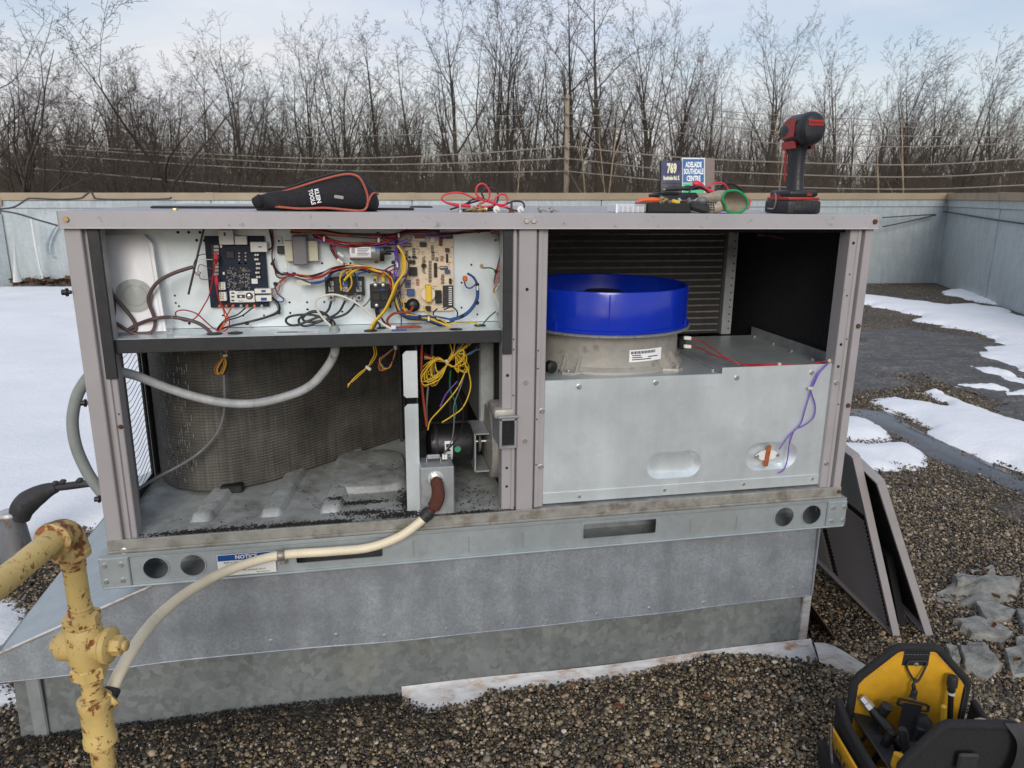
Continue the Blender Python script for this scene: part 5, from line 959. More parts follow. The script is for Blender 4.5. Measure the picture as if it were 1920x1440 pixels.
for pts, mt, r in (([(1095, 700), (1130, 750), (1220, 790), (1300, 850), (1330, 880)], 'w_yellow', .0022), ([(1300, 822), (1400, 825), (1480, 820), (1515, 845)], 'w_yellow', .0018), ([(940, 640), (960, 740), (1000, 770), (1130, 790), (1250, 830), (1340, 870)], 'w_yellow', .0018),
     ([(1425, 450), (1470, 480), (1500, 540), (1502, 640), (1450, 730), (1380, 780), (1290, 805)], 'w_blue', .0032), ([(1432, 455), (1478, 485), (1493, 540), (1492, 640), (1440, 725), (1370, 772), (1290, 795)], 'w_blue', .0026), ([(1400, 500), (1415, 550), (1450, 560), (1490, 530)], 'w_blue', .002), ([(940, 760), (1040, 775), (1150, 770), (1300, 795)], 'w_blue', .0026), ([(925, 700), (930, 780), (930, 845)], 'w_blue', .002),
     ([(1200, 715), (1170, 750), (1200, 800), (1290, 820), (1340, 790), (1350, 740), (1310, 702), (1250, 722)], 'w_black', .0018), ([(1540, 410), (1600, 410), (1640, 430), (1680, 440)], 'w_green', .0018), ([(1640, 735), (1590, 775), (1530, 845)], 'w_green', .0018), ([(1020, 700), (985, 738), (880, 750), (830, 790), (830, 830), (870, 858), (950, 855), (1050, 850), (1105, 880)], 'w_rust', .0034), ([(980, 190), (900, 230), (880, 300), (905, 380), (875, 460), (940, 480), (985, 440)], 'w_purple', .0019), ([(1000, 200), (915, 240), (895, 300), (915, 380), (890, 460)], 'w_purple', .0019), ([(820, 235), (900, 240), (960, 320)], 'w_black', .002), ([(810, 290), (860, 285), (920, 295)], 'w_black', .002),
     ([(900, 385), (850, 400), (800, 430)], 'w_maroon', .0018), ([(905, 390), (870, 420), (830, 440)], 'w_rust', .0018), ([(770, 745), (790, 800), (850, 870)], 'w_black', .0024), ([(740, 720), (750, 790), (775, 860)], 'w_black', .0024)): wpx(c2, pts, .072, r, mt, unit)
for i, mt in enumerate(('w_orange', 'w_purple', 'w_rust', 'w_black', 'w_green', 'w_brown')): wpx(c2, [(1600, 128+4*i), (1680, 165), (1690-3*i, 290), (1665-3*i, 400), (1642-3*i, 500), (1630, 540)], .07+.004*i, .0016, mt, unit)
for i, mt in enumerate(('w_white', 'w_yellow', 'w_orange', 'w_green')): wpx(c2, [(1690, 505+8*i), (1645-5*i, 560), (1628, 600), (1645, 650), (1668, 705)][:5 if i == 0 else 3], .06, .002, mt, unit)
p = PY(*c2(1408, 490), .07); MB().obox(p, (.012, .008, .014), None, .003).build('push_connector', 'w_orange', unit)
for q in ((1500, 535), (1500, 672), (1385, 772), (1068, 775), (690, 435), (868, 368), (1640, 435), (1510, 135), (1205, 135), (755, 155), (800, 180)): p = PY(*c2(*q), .066); MB().obox(p, (.008, .008, .009), Matrix.Rotation(.4, 3, 'Y'), .002).build('cable_clip', 'w_black', unit)
for q in ((900, 388), (760, 200), (350, 190), (1135, 790), (1500, 560), (910, 165)): p = PY(*c2(*q), .063); MB().obox(p, (.004, .009, .011), None, .001).build('cable_tie', 'white', unit)
p = PY(*c2(1530, 390), YB-.006); MB().lathe(p, (0, -1, 0), [(0.004, 0), (0.004, .006)], 10).build('screw', 'brass', unit); p = PY(*c2(1650, 750), YB-.03); MB().lathe(p, (0, -1, 0), [(0.004, 0), (0.004, .006)], 10).build('screw', 'steel', unit)
routes = [[(-20, 450), (60, 460), (150, 470), (300, 480), (430, 415), (600, 400), (720, 425), (850, 470), (890, 560), (900, 680), (960, 760)], [(130, 130), (300, 150), (420, 215), (600, 238), (760, 232), (880, 200), (900, 300), (890, 420), (900, 560)], [(480, 400), (560, 420), (700, 430), (840, 460), (870, 560), (890, 660), (930, 750), (1050, 780), (1250, 800)], [(860, 380), (890, 470), (905, 590), (915, 700), (1000, 765), (1150, 790), (1300, 850), (1320, 880)]]
for i in range(34):
    rt_ = routes[i % 4]; s0 = R_.randint(0, 2); s1 = R_.randint(len(rt_)-3, len(rt_)); ox, oy = R_.uniform(-14, 14), R_.uniform(-14, 14)
    wpx(c2, [(x+ox+R_.uniform(-7, 7), y+oy+R_.uniform(-9, 9), .09+R_.uniform(-.015, .02)) for x, y in rt_[s0:s1]], .09, R_.choice((.0012, .0014, .0017)), R_.choice(('w_black', 'w_red', 'w_blue', 'w_yellow', 'w_white', 'w_brown', 'w_orange', 'w_purple', 'w_grey', 'w_maroon')), unit)
# paper tag tangled in the wires
pbox(c2, 145, 500, 250, 540, .0008, 'ivory', 'paper_tag', unit, .09, 0)
a = PZ(*c2(870, 870), ZS); MB().obox((a.x, .045, ZS+.006), (.012, .01, .012), None, .002).build('plug', 'white', unit); MB().box((a.x-.005, .032, ZS+.0008), (a.x+.03, .038, ZS+.004)).build('plug_wires', 'w_blue', unit)
# ------------------------------------------------------------------ condenser coil
path = smooth_path([(0.012, 1.10, 0), (0.010, 0.75, 0), (0.012, 0.50, 0), (0.026, 0.405, 0), (0.060, 0.335, 0), (0.115, 0.285, 0), (0.19, 0.263, 0), (0.275, 0.284, 0), (0.36, 0.335, 0), (0.50, 0.455, 0), (0.70, 0.63, 0), (0.80, 0.72, 0)], 12)
nrm_ = []
for i, p in enumerate(path): d = (path[min(i+1, len(path)-1)]-path[max(0, i-1)]).normalized(); nrm_.append(Vector((d.y, -d.x, 0)))
nrd = 62; zz = []
for i in range(nrd*4+1): zz.append((i/4, [0.0, 0.0048, 0.0062, 0.0048][i % 4]))
mb = MB(); npt = len(path); vs = [Vector((p.x, p.y, ZPAN+0.006+k/nrd*0.52))-nrm_[j]*(-o) for k, o in zz for j, p in enumerate(path)]
mb.add(vs, [(i*npt+j, i*npt+j+1, (i+1)*npt+j+1, (i+1)*npt+j) for i in range(len(zz)-1) for j in range(npt-1)])
cl = mb.build('condenser_coil', 'coil', unit, 180, recalc=False)
mb = MB()    # hairpin and bent-fin scratches catching light
for _ in range(110):
    j = R_.randint(48, 66) if _ < 110 else R_.randint(40, 100); p = path[j]+nrm_[j]*0.0065; z = R_.uniform(0.56, 0.98); h2 = R_.uniform(0.004, 0.022); mb.box((p.x-.0005, p.y-.0004, z), (p.x+.0005, p.y, min(z+h2, .99)))
o_ = mb.build('bent_fins', 'alum', cl, 0); o_['kind'] = 'stuff'
MB().box((0.205, 0.245, ZPAN+0.001), (0.262, 0.285, ZPAN+0.022), .003).build('coil_foot', 'blackp', cl)
MB().box((0.700, 0.60, ZPAN), (0.708, 0.66, ZS-.03)).build('coil_end_plate', 'charcoal', cl)
# divider sheet with notched flange
dv = MB().box((0.7205, 0.052, ZPAN+.001), (0.7235, 0.80, ZS-.035)).build('divider_panel', 'charcoal', unit)
for z0, z1, x0 in ((0.838, 0.955, 0.689), (0.535, 0.822, 0.690)):
    w_ = [(x0, 0.05, z0+.006), (x0+.006, 0.05, z0), (0.7235, 0.05, z0), (0.7235, 0.05, z1), (x0+.008, 0.05, z1), (x0, 0.05, z1-.008)]
    MB().extrude(w_, (0, -0.0022, 0)).build('divider_flange', 'galv', dv, 0)
# ------------------------------------------------------------------ inducer motor and blower
MB().box((0.724, 0.80, ZPAN), (0.95, 0.81, ZS-.035)).build('vestibule_panel', 'charcoal', unit)
MB().box((0.905, 0.24, 0.70), (0.948, 0.80, ZS-.035), .004).build('heat_shield', 'galv_dark', unit)
MB().box((0.84, 0.42, 0.555), (0.848, 0.43, ZS-.04)).build('bracket_bar', 'charcoal', unit)
mc = PY(845, 830, 0.19); mo = MB().lathe((0.752, 0.19, mc.z), (1, 0, 0), [(0.02, 0), (0.042, 0.004), (0.050, 0.010), (0.0525, 0.018), (0.0525, 0.112), (0.050, 0.12), (0.042, 0.124)], 28).build('inducer_motor', 'blackp', unit)
MB().lathe((0.752, 0.19, mc.z), (1, 0, 0), [(0.0533, 0.020), (0.0540, 0.023), (0.0540, 0.026), (0.0533, 0.029)], 28, cap=False).build('motor_band', 'charcoal', mo)
for dx in (0.014, 0.108):
    for an in (-10, 35): a_ = math.radians(an); MB().obox((0.752+dx, 0.19-math.cos(a_)*.0528, mc.z+math.sin(a_)*.0528), (.006, .003, .012), Matrix.Rotation(-a_, 3, 'X')).build('vent_slot', 'insul', mo)
def mwrap(s0, s1, t0, t1, r, mat, nm): return MB().grid(lambda u, v_: Vector((0.752+s0+(s1-s0)*u, 0.19-math.cos(math.radians(t0+(t1-t0)*v_))*r, mc.z+math.sin(math.radians(t0+(t1-t0)*v_))*r)), 3, 10).build(nm, mat, mo, 60, recalc=False)
mwrap(.045, .066, -38, 24, .0532, 'paper', 'motor_label'); mwrap(.048, .063, 6, 16, .0535, 'ink', 'label_print'); mwrap(.05, .06, -6, 0, .0535, 'ink', 'label_print'); mwrap(.05, .06, -20, -16, .0535, 'ink', 'label_print')
p = Vector((0.752+.079, 0.19-.0528, mc.z-.001)); MB().lathe(p, (0, -1, 0), [(0.0085, -.001), (0.0085, 0.0008)], 18).build('green_sticker', 'w_green', mo).data.materials[0] = M('mint_sticker', (0.05, 0.30, 0.16), .6)
MB().box((0.877, 0.13, mc.z+.038), (0.915, 0.25, mc.z+.042)).box((0.875, 0.13, mc.z-.065), (0.879, 0.25, mc.z+.042)).box((0.877, 0.13, mc.z-.067), (0.915, 0.25, mc.z-.063)).build('motor_bracket', 'galv_dark', unit)
MB().lathe((0.885, 0.19, mc.z), (1, 0, 0), [(0.004, 0), (0.004, .03)], 10).build('motor_shaft', 'steel', mo); MB().lathe((0.893, 0.19, mc.z), (1, 0, 0), [(0.028, 0), (0.03, .003), (0.028, .006)], 20).build('cooling_disc', 'tube', mo)
bh = MB().lathe((0.915, 0.20, mc.z), (1, 0, 0), [(0.03, 0), (0.098, 0.004), (0.106, 0.012), (0.106, 0.030), (0.10, .033)], 36).build('blower_housing', 'cast', unit)
# square outlet turning out past the post
q0, q1 = PY(932, 783, .012), PY(957, 826, .012)
MB().box((0.905, 0.0, q0.z-.002), (0.957, 0.10, q0.z+.024), .008, 2).build('outlet_hood', 'cast', bh)
oz0, oz1 = q1.z-.008, q0.z+.003
mb = MB()
for b4 in (((0.916, -.014, oz0), (0.922, .09, oz1)), ((0.954, -.014, oz0), (0.959, .09, oz1)), ((0.9165, -.014, oz1-.004), (0.9585, .09, oz1+.001)), ((0.9165, -.0141, oz0-.003), (0.9585, .09, oz0+.003))): mb.box(*b4)
mb.build('flue_outlet', 'galv_dark', bh, 0); MB().box((0.9222, -.006, oz0+.0032), (0.9538, -.003, oz1-.0042)).build('outlet_shade_sheet', 'insul', bh, 0)  # black sheet across the mouth stands in for the shaded interior
MB().box((0.912, -0.013, oz1+.001), (0.965, 0.0, oz1+.006), .002).build('outlet_lip', 'galv_dark', bh)
# gas valve box with elbow
gx0, gx1, gz1 = 0.722, 0.806, 0.668
gb = MB().box((gx0, 0.008, ZPAN+.004), (gx1, 0.085, gz1), .0025).build('gas_box', 'galv_dark', unit)
g0 = PY(818, 900, -0.004); MB().lathe(g0+Vector((0, .012, 0)), (0, -1, 0), [(.019, 0), (.019, .003)], 24).build('knockout_washer', 'galv', gb); MB().lathe(g0+Vector((0, .009, 0)), (0, -1, 0), [(.0165, 0), (.0165, .006), (.013, .008)], 8).build('locknut', 'steel', gb)
# relay clip above the gas box
p = PY(*c4(1010, 945), .05); MB().obox(p, (.034, .01, .012), None, .003).build('sensor_bracket', 'alum', unit)
for x in (960, 1065): p = PY(*c4(x, 975), .05); MB().obox(p, (.0016, .002, .018), None).build('sensor_prong', 'steel', unit)
for x in (1085, 1105): p = PY(*c4(x, 945), .05); MB().obox(p, (.006, .008, .013), None, .001).build('plug', 'white', unit)
# lower wiring
wpx(c4, [(925, 78), (920, 250), (925, 420), (945, 600), (962, 720)], .10, .0036, 'w_rust', unit, 8); wpx(c4, [(1005, 78), (1000, 180), (1010, 300)], .2, .004, 'w_grey', unit, 8); wpx(c4, [(975, 380), (963, 500), (958, 600), (965, 690)], .13, .003, 'w_grey', unit, 8)
for i in range(17):
    s = R_.uniform(.7, 1.1); lx, ly = 965+R_.uniform(-45, 70), 300+R_.uniform(-80, 75); rx, ry = 1235+R_.uniform(-60, 40), 225+R_.uniform(-60, 60)
    wpx(c4, [(1105+R_.uniform(-8, 8), 235), (1030, 215+R_.uniform(-15, 15)), (lx, ly-20), (lx+15, ly+50), (1060, 330+R_.uniform(-30, 30)), (1115, 250), (1170, 190+R_.uniform(-15, 15)), (rx, ry-30), (rx, ry+35), (1160, 270), (1105, 240)], .10+R_.uniform(-.03, .03), .0014, R_.choice(('w_yellow', 'w_yellow', 'w_yellow', 'w_yellow', 'w_yellow', 'w_grey')), unit, 6)
for i, x in enumerate((1148, 1185, 1225, 1255, 1290, 1315)): wpx(c4, [(x, 72), (x-10-6*i, 110), (1150+12*i, 160), (1120+6*i, 220)], .11, .0017, ('w_yellow', 'w_yellow', 'w_blue', 'w_yellow', 'w_yellow', 'w_yellow')[i], unit)
for pts, mt in (([(1265, 270), (1290, 420), (1235, 570), (1150, 640), (1075, 688)], 'w_yellow'), ([(1260, 290), (1185, 440), (1070, 580), (990, 670), (968, 745)], 'w_yellow'), ([(1255, 290), (1215, 420), (1165, 560), (1165, 700), (1145, 830), (1090, 920)], 'w_grey'), ([(1195, 300), (1200, 480), (1235, 600), (1215, 760), (1130, 880), (1080, 930)], 'w_black'), ([(1140, 300), (1135, 430), (1180, 560), (1170, 660)], 'w_green'), ([(1190, 380), (1110, 470), (1060, 570)], 'w_purple'), ([(1250, 190), (1300, 170), (1340, 120)], 'w_blue'), ([(1260, 180), (1320, 150), (1390, 130)], 'w_grey')): wpx(c4, pts, .09, .0019, mt, unit)
for i in range(4): wpx(c4, [(940, 165+15*i), (990, 190+8*i), (1050, 205+6*i), (1105, 235)], .12, .0017, ('w_maroon', 'w_red', 'w_yellow', 'w_grey')[i], unit)
for i in range(3): wpx(c4, [(548+9*i, 78), (568+8*i, 170), (540+6*i, 235), (515, 275), (455+8*i, 320), (400+5*i, 375), (368, 425 if i < 2 else 405)], .17, .002, ('w_yellow', 'w_brown', 'w_yellow')[i], unit)
for i in range(5): wpx(c4, [(725, 118), (680-6*i, 165), (620-7*i+20*(i > 2), 215), (600+14*i, 270), (620+12*i, 300-8*i), (680+4*i, 270), (722-3*i, 180), (725, 118)], .19, .0018, ('w_orange', 'w_grey', 'w_yellow', 'w_blue', 'w_black')[i], unit)
wpx(c4, [(760, 80), (725, 118)], .19, .0025, 'w_black', unit)
for q, a_ in (((522, 280), .9), ((725, 120), .2), ((1112, 240), .3)): p = PY(*c4(*q), .16 if q[0] < 800 else .085); MB().obox(p, (.008, .009, .016), Matrix.Rotation(-a_, 3, 'Y'), .002).build('cable_tie', 'white', unit)
wpx(c3, [(1250, 30), (1275, 200), (1285, 400), (1275, 560), (1220, 700), (1100, 830), (950, 930, .20), (780, 1020, .18), (580, 1140, .12)], .225, .0038, 'w_grey', unit, 8, 'control_cable')
for i in range(6): wpx(c3, [(1290+18*(i-3), 36), (1290+4*i, 80), (1288, 110), (1240+14*i, 160), (1210+18*i, 210), (1235+8*i, 245), (1290-4*i, 180), (1288, 115)], .21, .0018, ('w_orange', 'w_yellow', 'w_black', 'w_orange', 'w_yellow', 'w_black')[i], unit)
p = PY(*c3(1289, 106), .205); MB().obox(p, (.012, .009, .006), None, .002).build('cable_tie', 'white', unit)
# sagging conduit through the bay
P_ = [PY(*c3(430, 222), .05), PY(*c3(500, 228), .06), PY(*c3(620, 258), .09), PY(*c3(750, 308), .11), PY(*c3(900, 365), .12), PY(*c3(1100, 425), .12), PY(*c3(1300, 462), .12), PY(*c3(1480, 466), .12), PY(*c3(1650, 438), .11), PY(*c4(0, 460), .105), PY(*c4(120, 385), .10), PY(*c4(220, 265), .09), PY(*c4(268, 170), .075), PY(*c4(274, 85), .065), PY(*c4(274, 60), .06)]
MB().tube(smooth_path(P_, 6), 0.0108, 14).build('flexible_conduit', 'conduit', unit, 60)
MB().lathe(PY(*c3(448, 226), .056), P_[1]-P_[0], [(.0135, -.02), (.0135, .004), (.0125, .006)], 16).build('conduit_fitting', 'charcoal', unit)
# outdoor conduit loop leaving the left side, with spiral ribs
ce = lambda x, y: (x/4.5, 680+y/4.5)
P_ = smooth_path([PY(*ce(760, 110), .10), PY(*ce(715, 165), .10), PY(*ce(655, 270), .10), PY(*ce(618, 420), .10), PY(*ce(615, 560), .10), PY(*ce(650, 730), .10), PY(*ce(730, 910), .10), PY(*ce(800, 1020), .10), PY(*ce(870, 1110), .10)], 24)
MB().tube(P_, [0.0128+0.0006*(i % 2) for i in range(len(P_))], 12).build('conduit_loop', 'conduit2', unit, 60)
for q in ((722, 340), (840, 1150)): p = PX(*ce(*q), -0.008); MB().lathe((0.0, p.y, p.z), (-1, 0, 0), [(.004, 0), (.004, .006), (.009, .007), (.009, .010), (.006, .011), (.006, .018)], 12).build('side_screw', 'blackp', unit)
p = PX(130, 548, -0.004); MB().lathe((0.0, p.y, p.z), (-1, 0, 0), [(.004, 0), (.004, .006), (.009, .007), (.009, .010), (.006, .011), (.006, .018)], 12).build('side_screw', 'blackp', unit)
# ------------------------------------------------------------------ fan section on the right
ZB = 0.8745
mb = MB(); hs = []
OB = [(1.30, 1.34, 0.625), (1.60, 1.64, 0.635)]
fp = MB().holes([(1.036, 0.575), (1.862, 0.575), (1.837, ZB+.016), (1.512, ZB+.016), (1.512, ZB-.001), (1.036, ZB-.001)], [rrect(1.395-.077, .630-.038, 1.395+.077, .630+.038, .037, 8), rrect(1.678-.077, .637-.040, 1.678+.077, .637+.040, .039, 8)], 0.020, 0.002).build('plenum_panel', 'galv', unit, 20)
def emb(cx, cz, w2, h2):  # pressed oval: sloped ring and flat floor
    o1 = rrect(cx-w2, cz-h2, cx+w2, cz+h2, h2*.97, 8); o2 = rrect(cx-w2+.022, cz-h2+.018, cx+w2-.022, cz+h2-.018, (h2-.018)*.97, 8); n_ = len(o1)
    mb = MB(); m_ = [((a[0]*.35+b[0]*.65), (a[1]*.35+b[1]*.65)) for a, b in zip(o1, o2)]
    L_ = [[(p[0], .0203, p[1]) for p in o1], [((a[0]*.85+b[0]*.15), .0235, (a[1]*.85+b[1]*.15)) for a, b in zip(o1, o2)], [(p[0], .0345, p[1]) for p in m_], [(p[0], .0360, p[1]) for p in o2]]
    vs = sum(L_, []); fs = [(k*n_+i, k*n_+(i+1) % n_, (k+1)*n_+(i+1) % n_, (k+1)*n_+i) for k in range(3) for i in range(n_)]; fs.append(tuple(range(3*n_, 4*n_)))
    mb.add(vs, fs); return mb.build('pressed_oval', 'galv', fp, 24)
emb(1.395, .630, .077, .038); emb(1.678, .637, .077, .040)
MB().box((1.036, 0.0175, 0.5445), (1.866, 0.0215, 0.5748), .001).build('bottom_flange', 'galv', fp)
pt_o = MB().box((1.036, 0.0225, ZB-.003), (1.872, 0.52, ZB)).build('plenum_top', 'galv_dark', unit, 0); pt_o.data.materials[0] = galv('plenum_top_sheet', (0.44, 0.48, 0.485), 0.04, 45, 0.42, 0.5, 0.05)
MB().box((1.512, 0.0225, ZB), (1.60, 0.45, ZB+.004), .0015).build('top_seam', 'galv_dark', pt_o)
MB().box((1.868, 0.04, ZB+.0002), (1.872, 0.52, ZB+.028)).build('side_flange', 'galv_dark', pt_o)
for x, z in ((1.125, .856), (1.33, .858), (1.555, .862), (1.772, .868), (1.135, .559), (1.372, .560), (1.602, .561), (1.81, .562)): bolt(x, .0185, z, None, .9, fp)
for x, y in ((1.50, .05), (1.60, .10), (1.845, .13), (1.852, .25), (1.855, .36), (1.858, .48), (1.80, .06)): bolt(x, y, ZB+.0035, None, .85, pt_o, (-math.pi/2, 0, 0))
p = PY(1022, 764, .014); MB().obox(p+Vector((.012, .012, 0)), (.006, .01, .02), None, .002).build('panel_clip', 'blackp', fp)
# sensor in the right oval with its purple leads
sp = Vector((1.668, .0285, .637)); sn = MB().extrude([sp+Vector((a, 0, c_)) for a, c_ in ((-.034, 0), (-.018, .013), (.0, .016), (.022, .012), (.037, 0), (.018, -.012), (0, -.014), (-.018, -.012))], (0, -.004, 0)).build('limit_switch', 'white', fp)
MB().obox(sp+Vector((0, -.006, .0)), (.013, .008, .062), Matrix.Rotation(.08, 3, 'Y'), .003).build('switch_terminals', 'rustelbow', sn).data.materials[0] = M('copper_terminals', (.42, .12, .045), .5, .3, .3, 90)
for dx in (-.03, .031): MB().lathe(sp+Vector((dx, -.004, 0)), (0, -1, 0), [(.005, 0), (.005, .003)], 10).build('switch_screw', 'steel', sn)
fx = lambda x, y: (980+x/3, 680+y/3)
wpx(fx, [(1720, 0), (1660, 60), (1630, 120), (1620, 160), (1590, 260), (1560, 350), (1500, 410), (1440, 490)], .012, .0017, 'w_purple', unit); wpx(fx, [(1725, 0), (1668, 60), (1640, 120), (1622, 160), (1645, 240), (1635, 310), (1580, 355), (1530, 380), (1500, 460), (1490, 540), (1470, 600), (1440, 622)], .012, .0017, 'w_purple', unit); wpx(fx, [(1722, 3), (1655, 70), (1628, 130)], .012, .0017, 'w_purple', unit)
for q in ((1618, 145),): p = PY(*fx(*q), .01); MB().obox(p, (.014, .008, .008), None, .002).build('cable_tie', 'white', unit).data.materials[0] = MT['ivory']
rd = [(1270, 940, .2), (1330, 955, .18), (1420, 1010, .12), (1500, 1070, .07), (1580, 1110, .045), (1650, 1130, .035), (1900, 1133, .03), (1915, 1130, .03)]
wpx(c5, rd, .03, .0017, 'w_red', unit); wpx(c5, [(1260, 998, .2), (1330, 1010, .17), (1420, 1060, .11), (1560, 1100, .05), (1680, 1140, .035), (1900, 1138, .03)], .03, .0017, 'w_red', unit)
for k_ in range(2): wpx(c6, [(635, 1132+5*k_), (760, 1138), (860, 1133+4*k_), (960, 1115), (1015, 1105)], .03, .0017, 'w_red', unit)
for i, mt in enumerate(('w_red', 'w_red', 'w_purple')): wpx(c6, [(1015, 1105), (1050, 1060), (1090, 985+5*i), (1130, 880), (1120+3*i, 780), (1128+4*i, 680), (1155, 600)], .055, .0017, mt, unit)
for i in range(2): wpx(c6, [(1190, 420), (1198+6*i, 300), (1192+4*i, 200), (1185, 120)], .055, .0017, 'w_red', unit)
for q in ((645, 1132), (1020, 1105), (1030, 1128)): p = PY(*c6(*q), .028); MB().obox(p, (.009, .008, .009), Matrix.Rotation(.5, 3, 'Y'), .002).build('cable_tie', 'white', unit).data.materials[0] = MT['ivory']
for i, mt in enumerate(('w_maroon', 'w_brown', 'w_purple', 'w_maroon')): wpx(c6, [(480, 150+8*i), (600, 180-5*i), (700, 190), (780, 140+6*i), (900, 160-5*i), (1050, 115)], .4, .0025, mt, unit)
# evaporator coil behind the fan
ev = MB().box((1.03, 0.565, ZB+.002), (1.772, 0.60, ZP1-.014)).build('evaporator_coil', 'evap', unit, 0)
t0 = MB().tube([(1.03, .563, 0), (1.765, .563, 0)], .0028, 6).build('coil_tube', 'tube', ev); z0_ = ZB+.012
for i in range(17):
    z = z0_+i*.0212
    if i == 0: t0.location = Vector((1.3975, .563, z))-WPOS[ev]
    else: copy_part(t0, 'coil_tube', ev, (1.3975, .563, z))
MB().box((1.772, .545, ZB+.001), (1.786, .60, ZP1-.014)).box((1.786, .545, ZB+.001), (1.806, .549, ZP1-.014)).build('coil_end_plate', 'galv_dark', ev)
mb = MB()
for i in range(14): mb.lathe((1.796, .5448, ZB+.02+i*.024), (0, -1, 0), [(.003, 0), (.003, .0004)], 8)
o_ = mb.build('plate_holes', 'insul', ev, 0); o_['kind'] = 'stuff'
# vane axial fan
FC = Vector((1.262, 0.272, ZB)); fan = MB().lathe(FC, (0, 0, 1), [(.226, 0), (.226, .006), (.212, .016), (.2105, .085), (.216, .094), (.216, .0985)], 64).build('supply_fan', 'cast', unit)
MB().lathe(FC, (0, 0, 1), [(.219, .0988), (.243, .0995), (.2435, .104), (.238, .106)], 72, cap=False).build('fan_rim', 'alum', fan)
MB().lathe(FC, (0, 0, 1), [(.2375, .1062), (.2405, .108), (.2405, .114), (.234, .117), (.2335, .208), (.232, .2125), (.2285, .2135), (.225, .211), (.224, .150), (.215, .120), (.210, .108)], 96, cap=False).build('fan_shroud', 'blue', fan)
for an in (-138, -40, 40, 140):
    a_ = math.radians(an); d_ = Vector((math.cos(a_), math.sin(a_), 0)); MB().obox(FC+d_*.2385+Vector((0, 0, .120)), (.006, .010, .022), Matrix.Rotation(a_, 3, 'Z'), .0015).build('shroud_tab', 'blue', fan)
a_ = math.radians(-104); d_ = Vector((math.cos(a_), math.sin(a_), 0)); MB().obox(FC+d_*.2338+Vector((0, 0, .163)), (.0016, .0035, .088), Matrix.Rotation(a_, 3, 'Z')).build('shroud_seam', 'blue', fan)
MB().lathe(FC, (0, 0, 1), [(.085, .08), (.085, .152), (.078, .165), (.06, .168), (.058, .184), (.05, .190)], 36).build('fan_hub', 'blackp', fan)
MB().lathe(FC, (0, 0, 1), [(.095, .135), (.112, .137), (.112, .141), (.095, .143)], 36, cap=False).build('hub_ring', 'charcoal', fan)
bl0 = None
for i in range(9):
    a0 = i*6.2832/9
    mb = MB().grid(lambda u, v_: FC+Vector((math.cos(a0+.38*(v_-.5)*(1-.3*u))*(.084+.124*u), math.sin(a0+.38*(v_-.5)*(1-.3*u))*(.084+.124*u), .125+.05*v_-.01*u)), 5, 5); mb.build('fan_blade', 'blackp', fan, 60, recalc=False)
for an in (-128, -52, 8, 188):   # mounting ears with gussets
    a_ = math.radians(an); d_ = Vector((math.cos(a_), math.sin(a_), 0)); s_ = Vector((-d_.y, d_.x, 0)); b0 = FC+d_*.200
    mb = MB(); mb.extrude([b0-s_*.055+Vector((0, 0, .001)), b0-s_*.012+d_*.055, b0+s_*.012+d_*.055, b0+s_*.055+Vector((0, 0, .001))], (0, 0, .006))
    mb.extrude([b0-s_*.022, b0-s_*.022+d_*.045, b0-s_*.022+Vector((0, 0, .05))+d_*.008], s_*.005); mb.extrude([b0+s_*.018, b0+s_*.018+d_*.045, b0+s_*.018+Vector((0, 0, .05))+d_*.008], s_*.005)
    mb.build('mounting_ear', 'cast', fan, 0); e = b0+d_*.043+Vector((0, 0, .009)); bolt(e.x, e.y, e.z, None, .8, fan, (-math.pi/2, 0, 0))
# wide front foot seen as a sloped plate
def fwrap(a0, a1, z0, z1, r, mat, nm): return MB().grid(lambda u, v_: FC+Vector((math.sin(math.radians(a0+(a1-a0)*u))*r, -math.cos(math.radians(a0+(a1-a0)*u))*r, z0+(z1-z0)*v_)), 10, 2).build(nm, mat, fan, 60, recalc=False)
fwrap(2, 30, .030, .062, .2122, 'paper', 'fan_label')
for i in range(22): a0 = 3.2+i*.92; fwrap(a0, a0+(.5 if i % 3 else .75), .051, .0585, .2128, 'ink', 'barcode_bar')
for i, (a0, a1) in enumerate(((4, 11), (17, 26), (4, 12), (14, 20), (4, 18))): fwrap(a0, a1, .046-.0055*((i+1)//2), .0485-.0055*((i+1)//2), .2128, 'ink', 'label_print')
for dz in (.088, .066):
    p = PY(*c5(1235, 935 if dz > .08 else 998), .2); MB().obox(p, (.022, .010, .010), Matrix.Rotation(.1, 3, 'Y'), .002).build('fan_connector', 'white', fan)
p = PY(*c5(1190, 970), .22); MB().obox(p, (.018, .02, .034), None, .003).build('connector_block', 'blackp', fan)
p = PZ(1028, 690, ZB+.02); MB().lathe((1.055, .07, ZB+.026), (.5, -1, 0), [(.012, 0), (.016, .004), (.016, .02), (.010, .024)], 14).build('cable_gland', 'blackp', fan)
# ------------------------------------------------------------------ gas riser
GY_ = -0.517
def gz(v_): return PY(165, v_, GY_).z
gxp = PY(165, 1235, GY_).x
GC = lambda z: Vector((gxp, GY_, z))
gp_ = thing('gas_pipe', (gxp, GY_, 0), 'rust-flecked yellow gas riser with shutoff valve in front of the unit', 'gas pipe')
ze = PY(112, 998, GY_).z
MB().tube([GC(-0.01), GC(gz(1392))], 0.0188, 20).build('lower_pipe', 'gasrust', gp_); MB().tube([GC(gz(1330)), GC(gz(1260))], 0.0168, 20).build('nipple', 'gaspaint', gp_); MB().tube([GC(gz(1170)), GC(ze-.012)], 0.0168, 20).build('upper_pipe', 'gaspaint', gp_)
mb = MB(); mb.lathe(GC(0), (0, 0, 1), [(.0215, gz(1396)), (.0265, gz(1394)), (.0265, gz(1382)), (.0245, gz(1378)), (.0245, gz(1328)), (.0265, gz(1324)), (.0265, gz(1311)), (.0215, gz(1309))], 24)
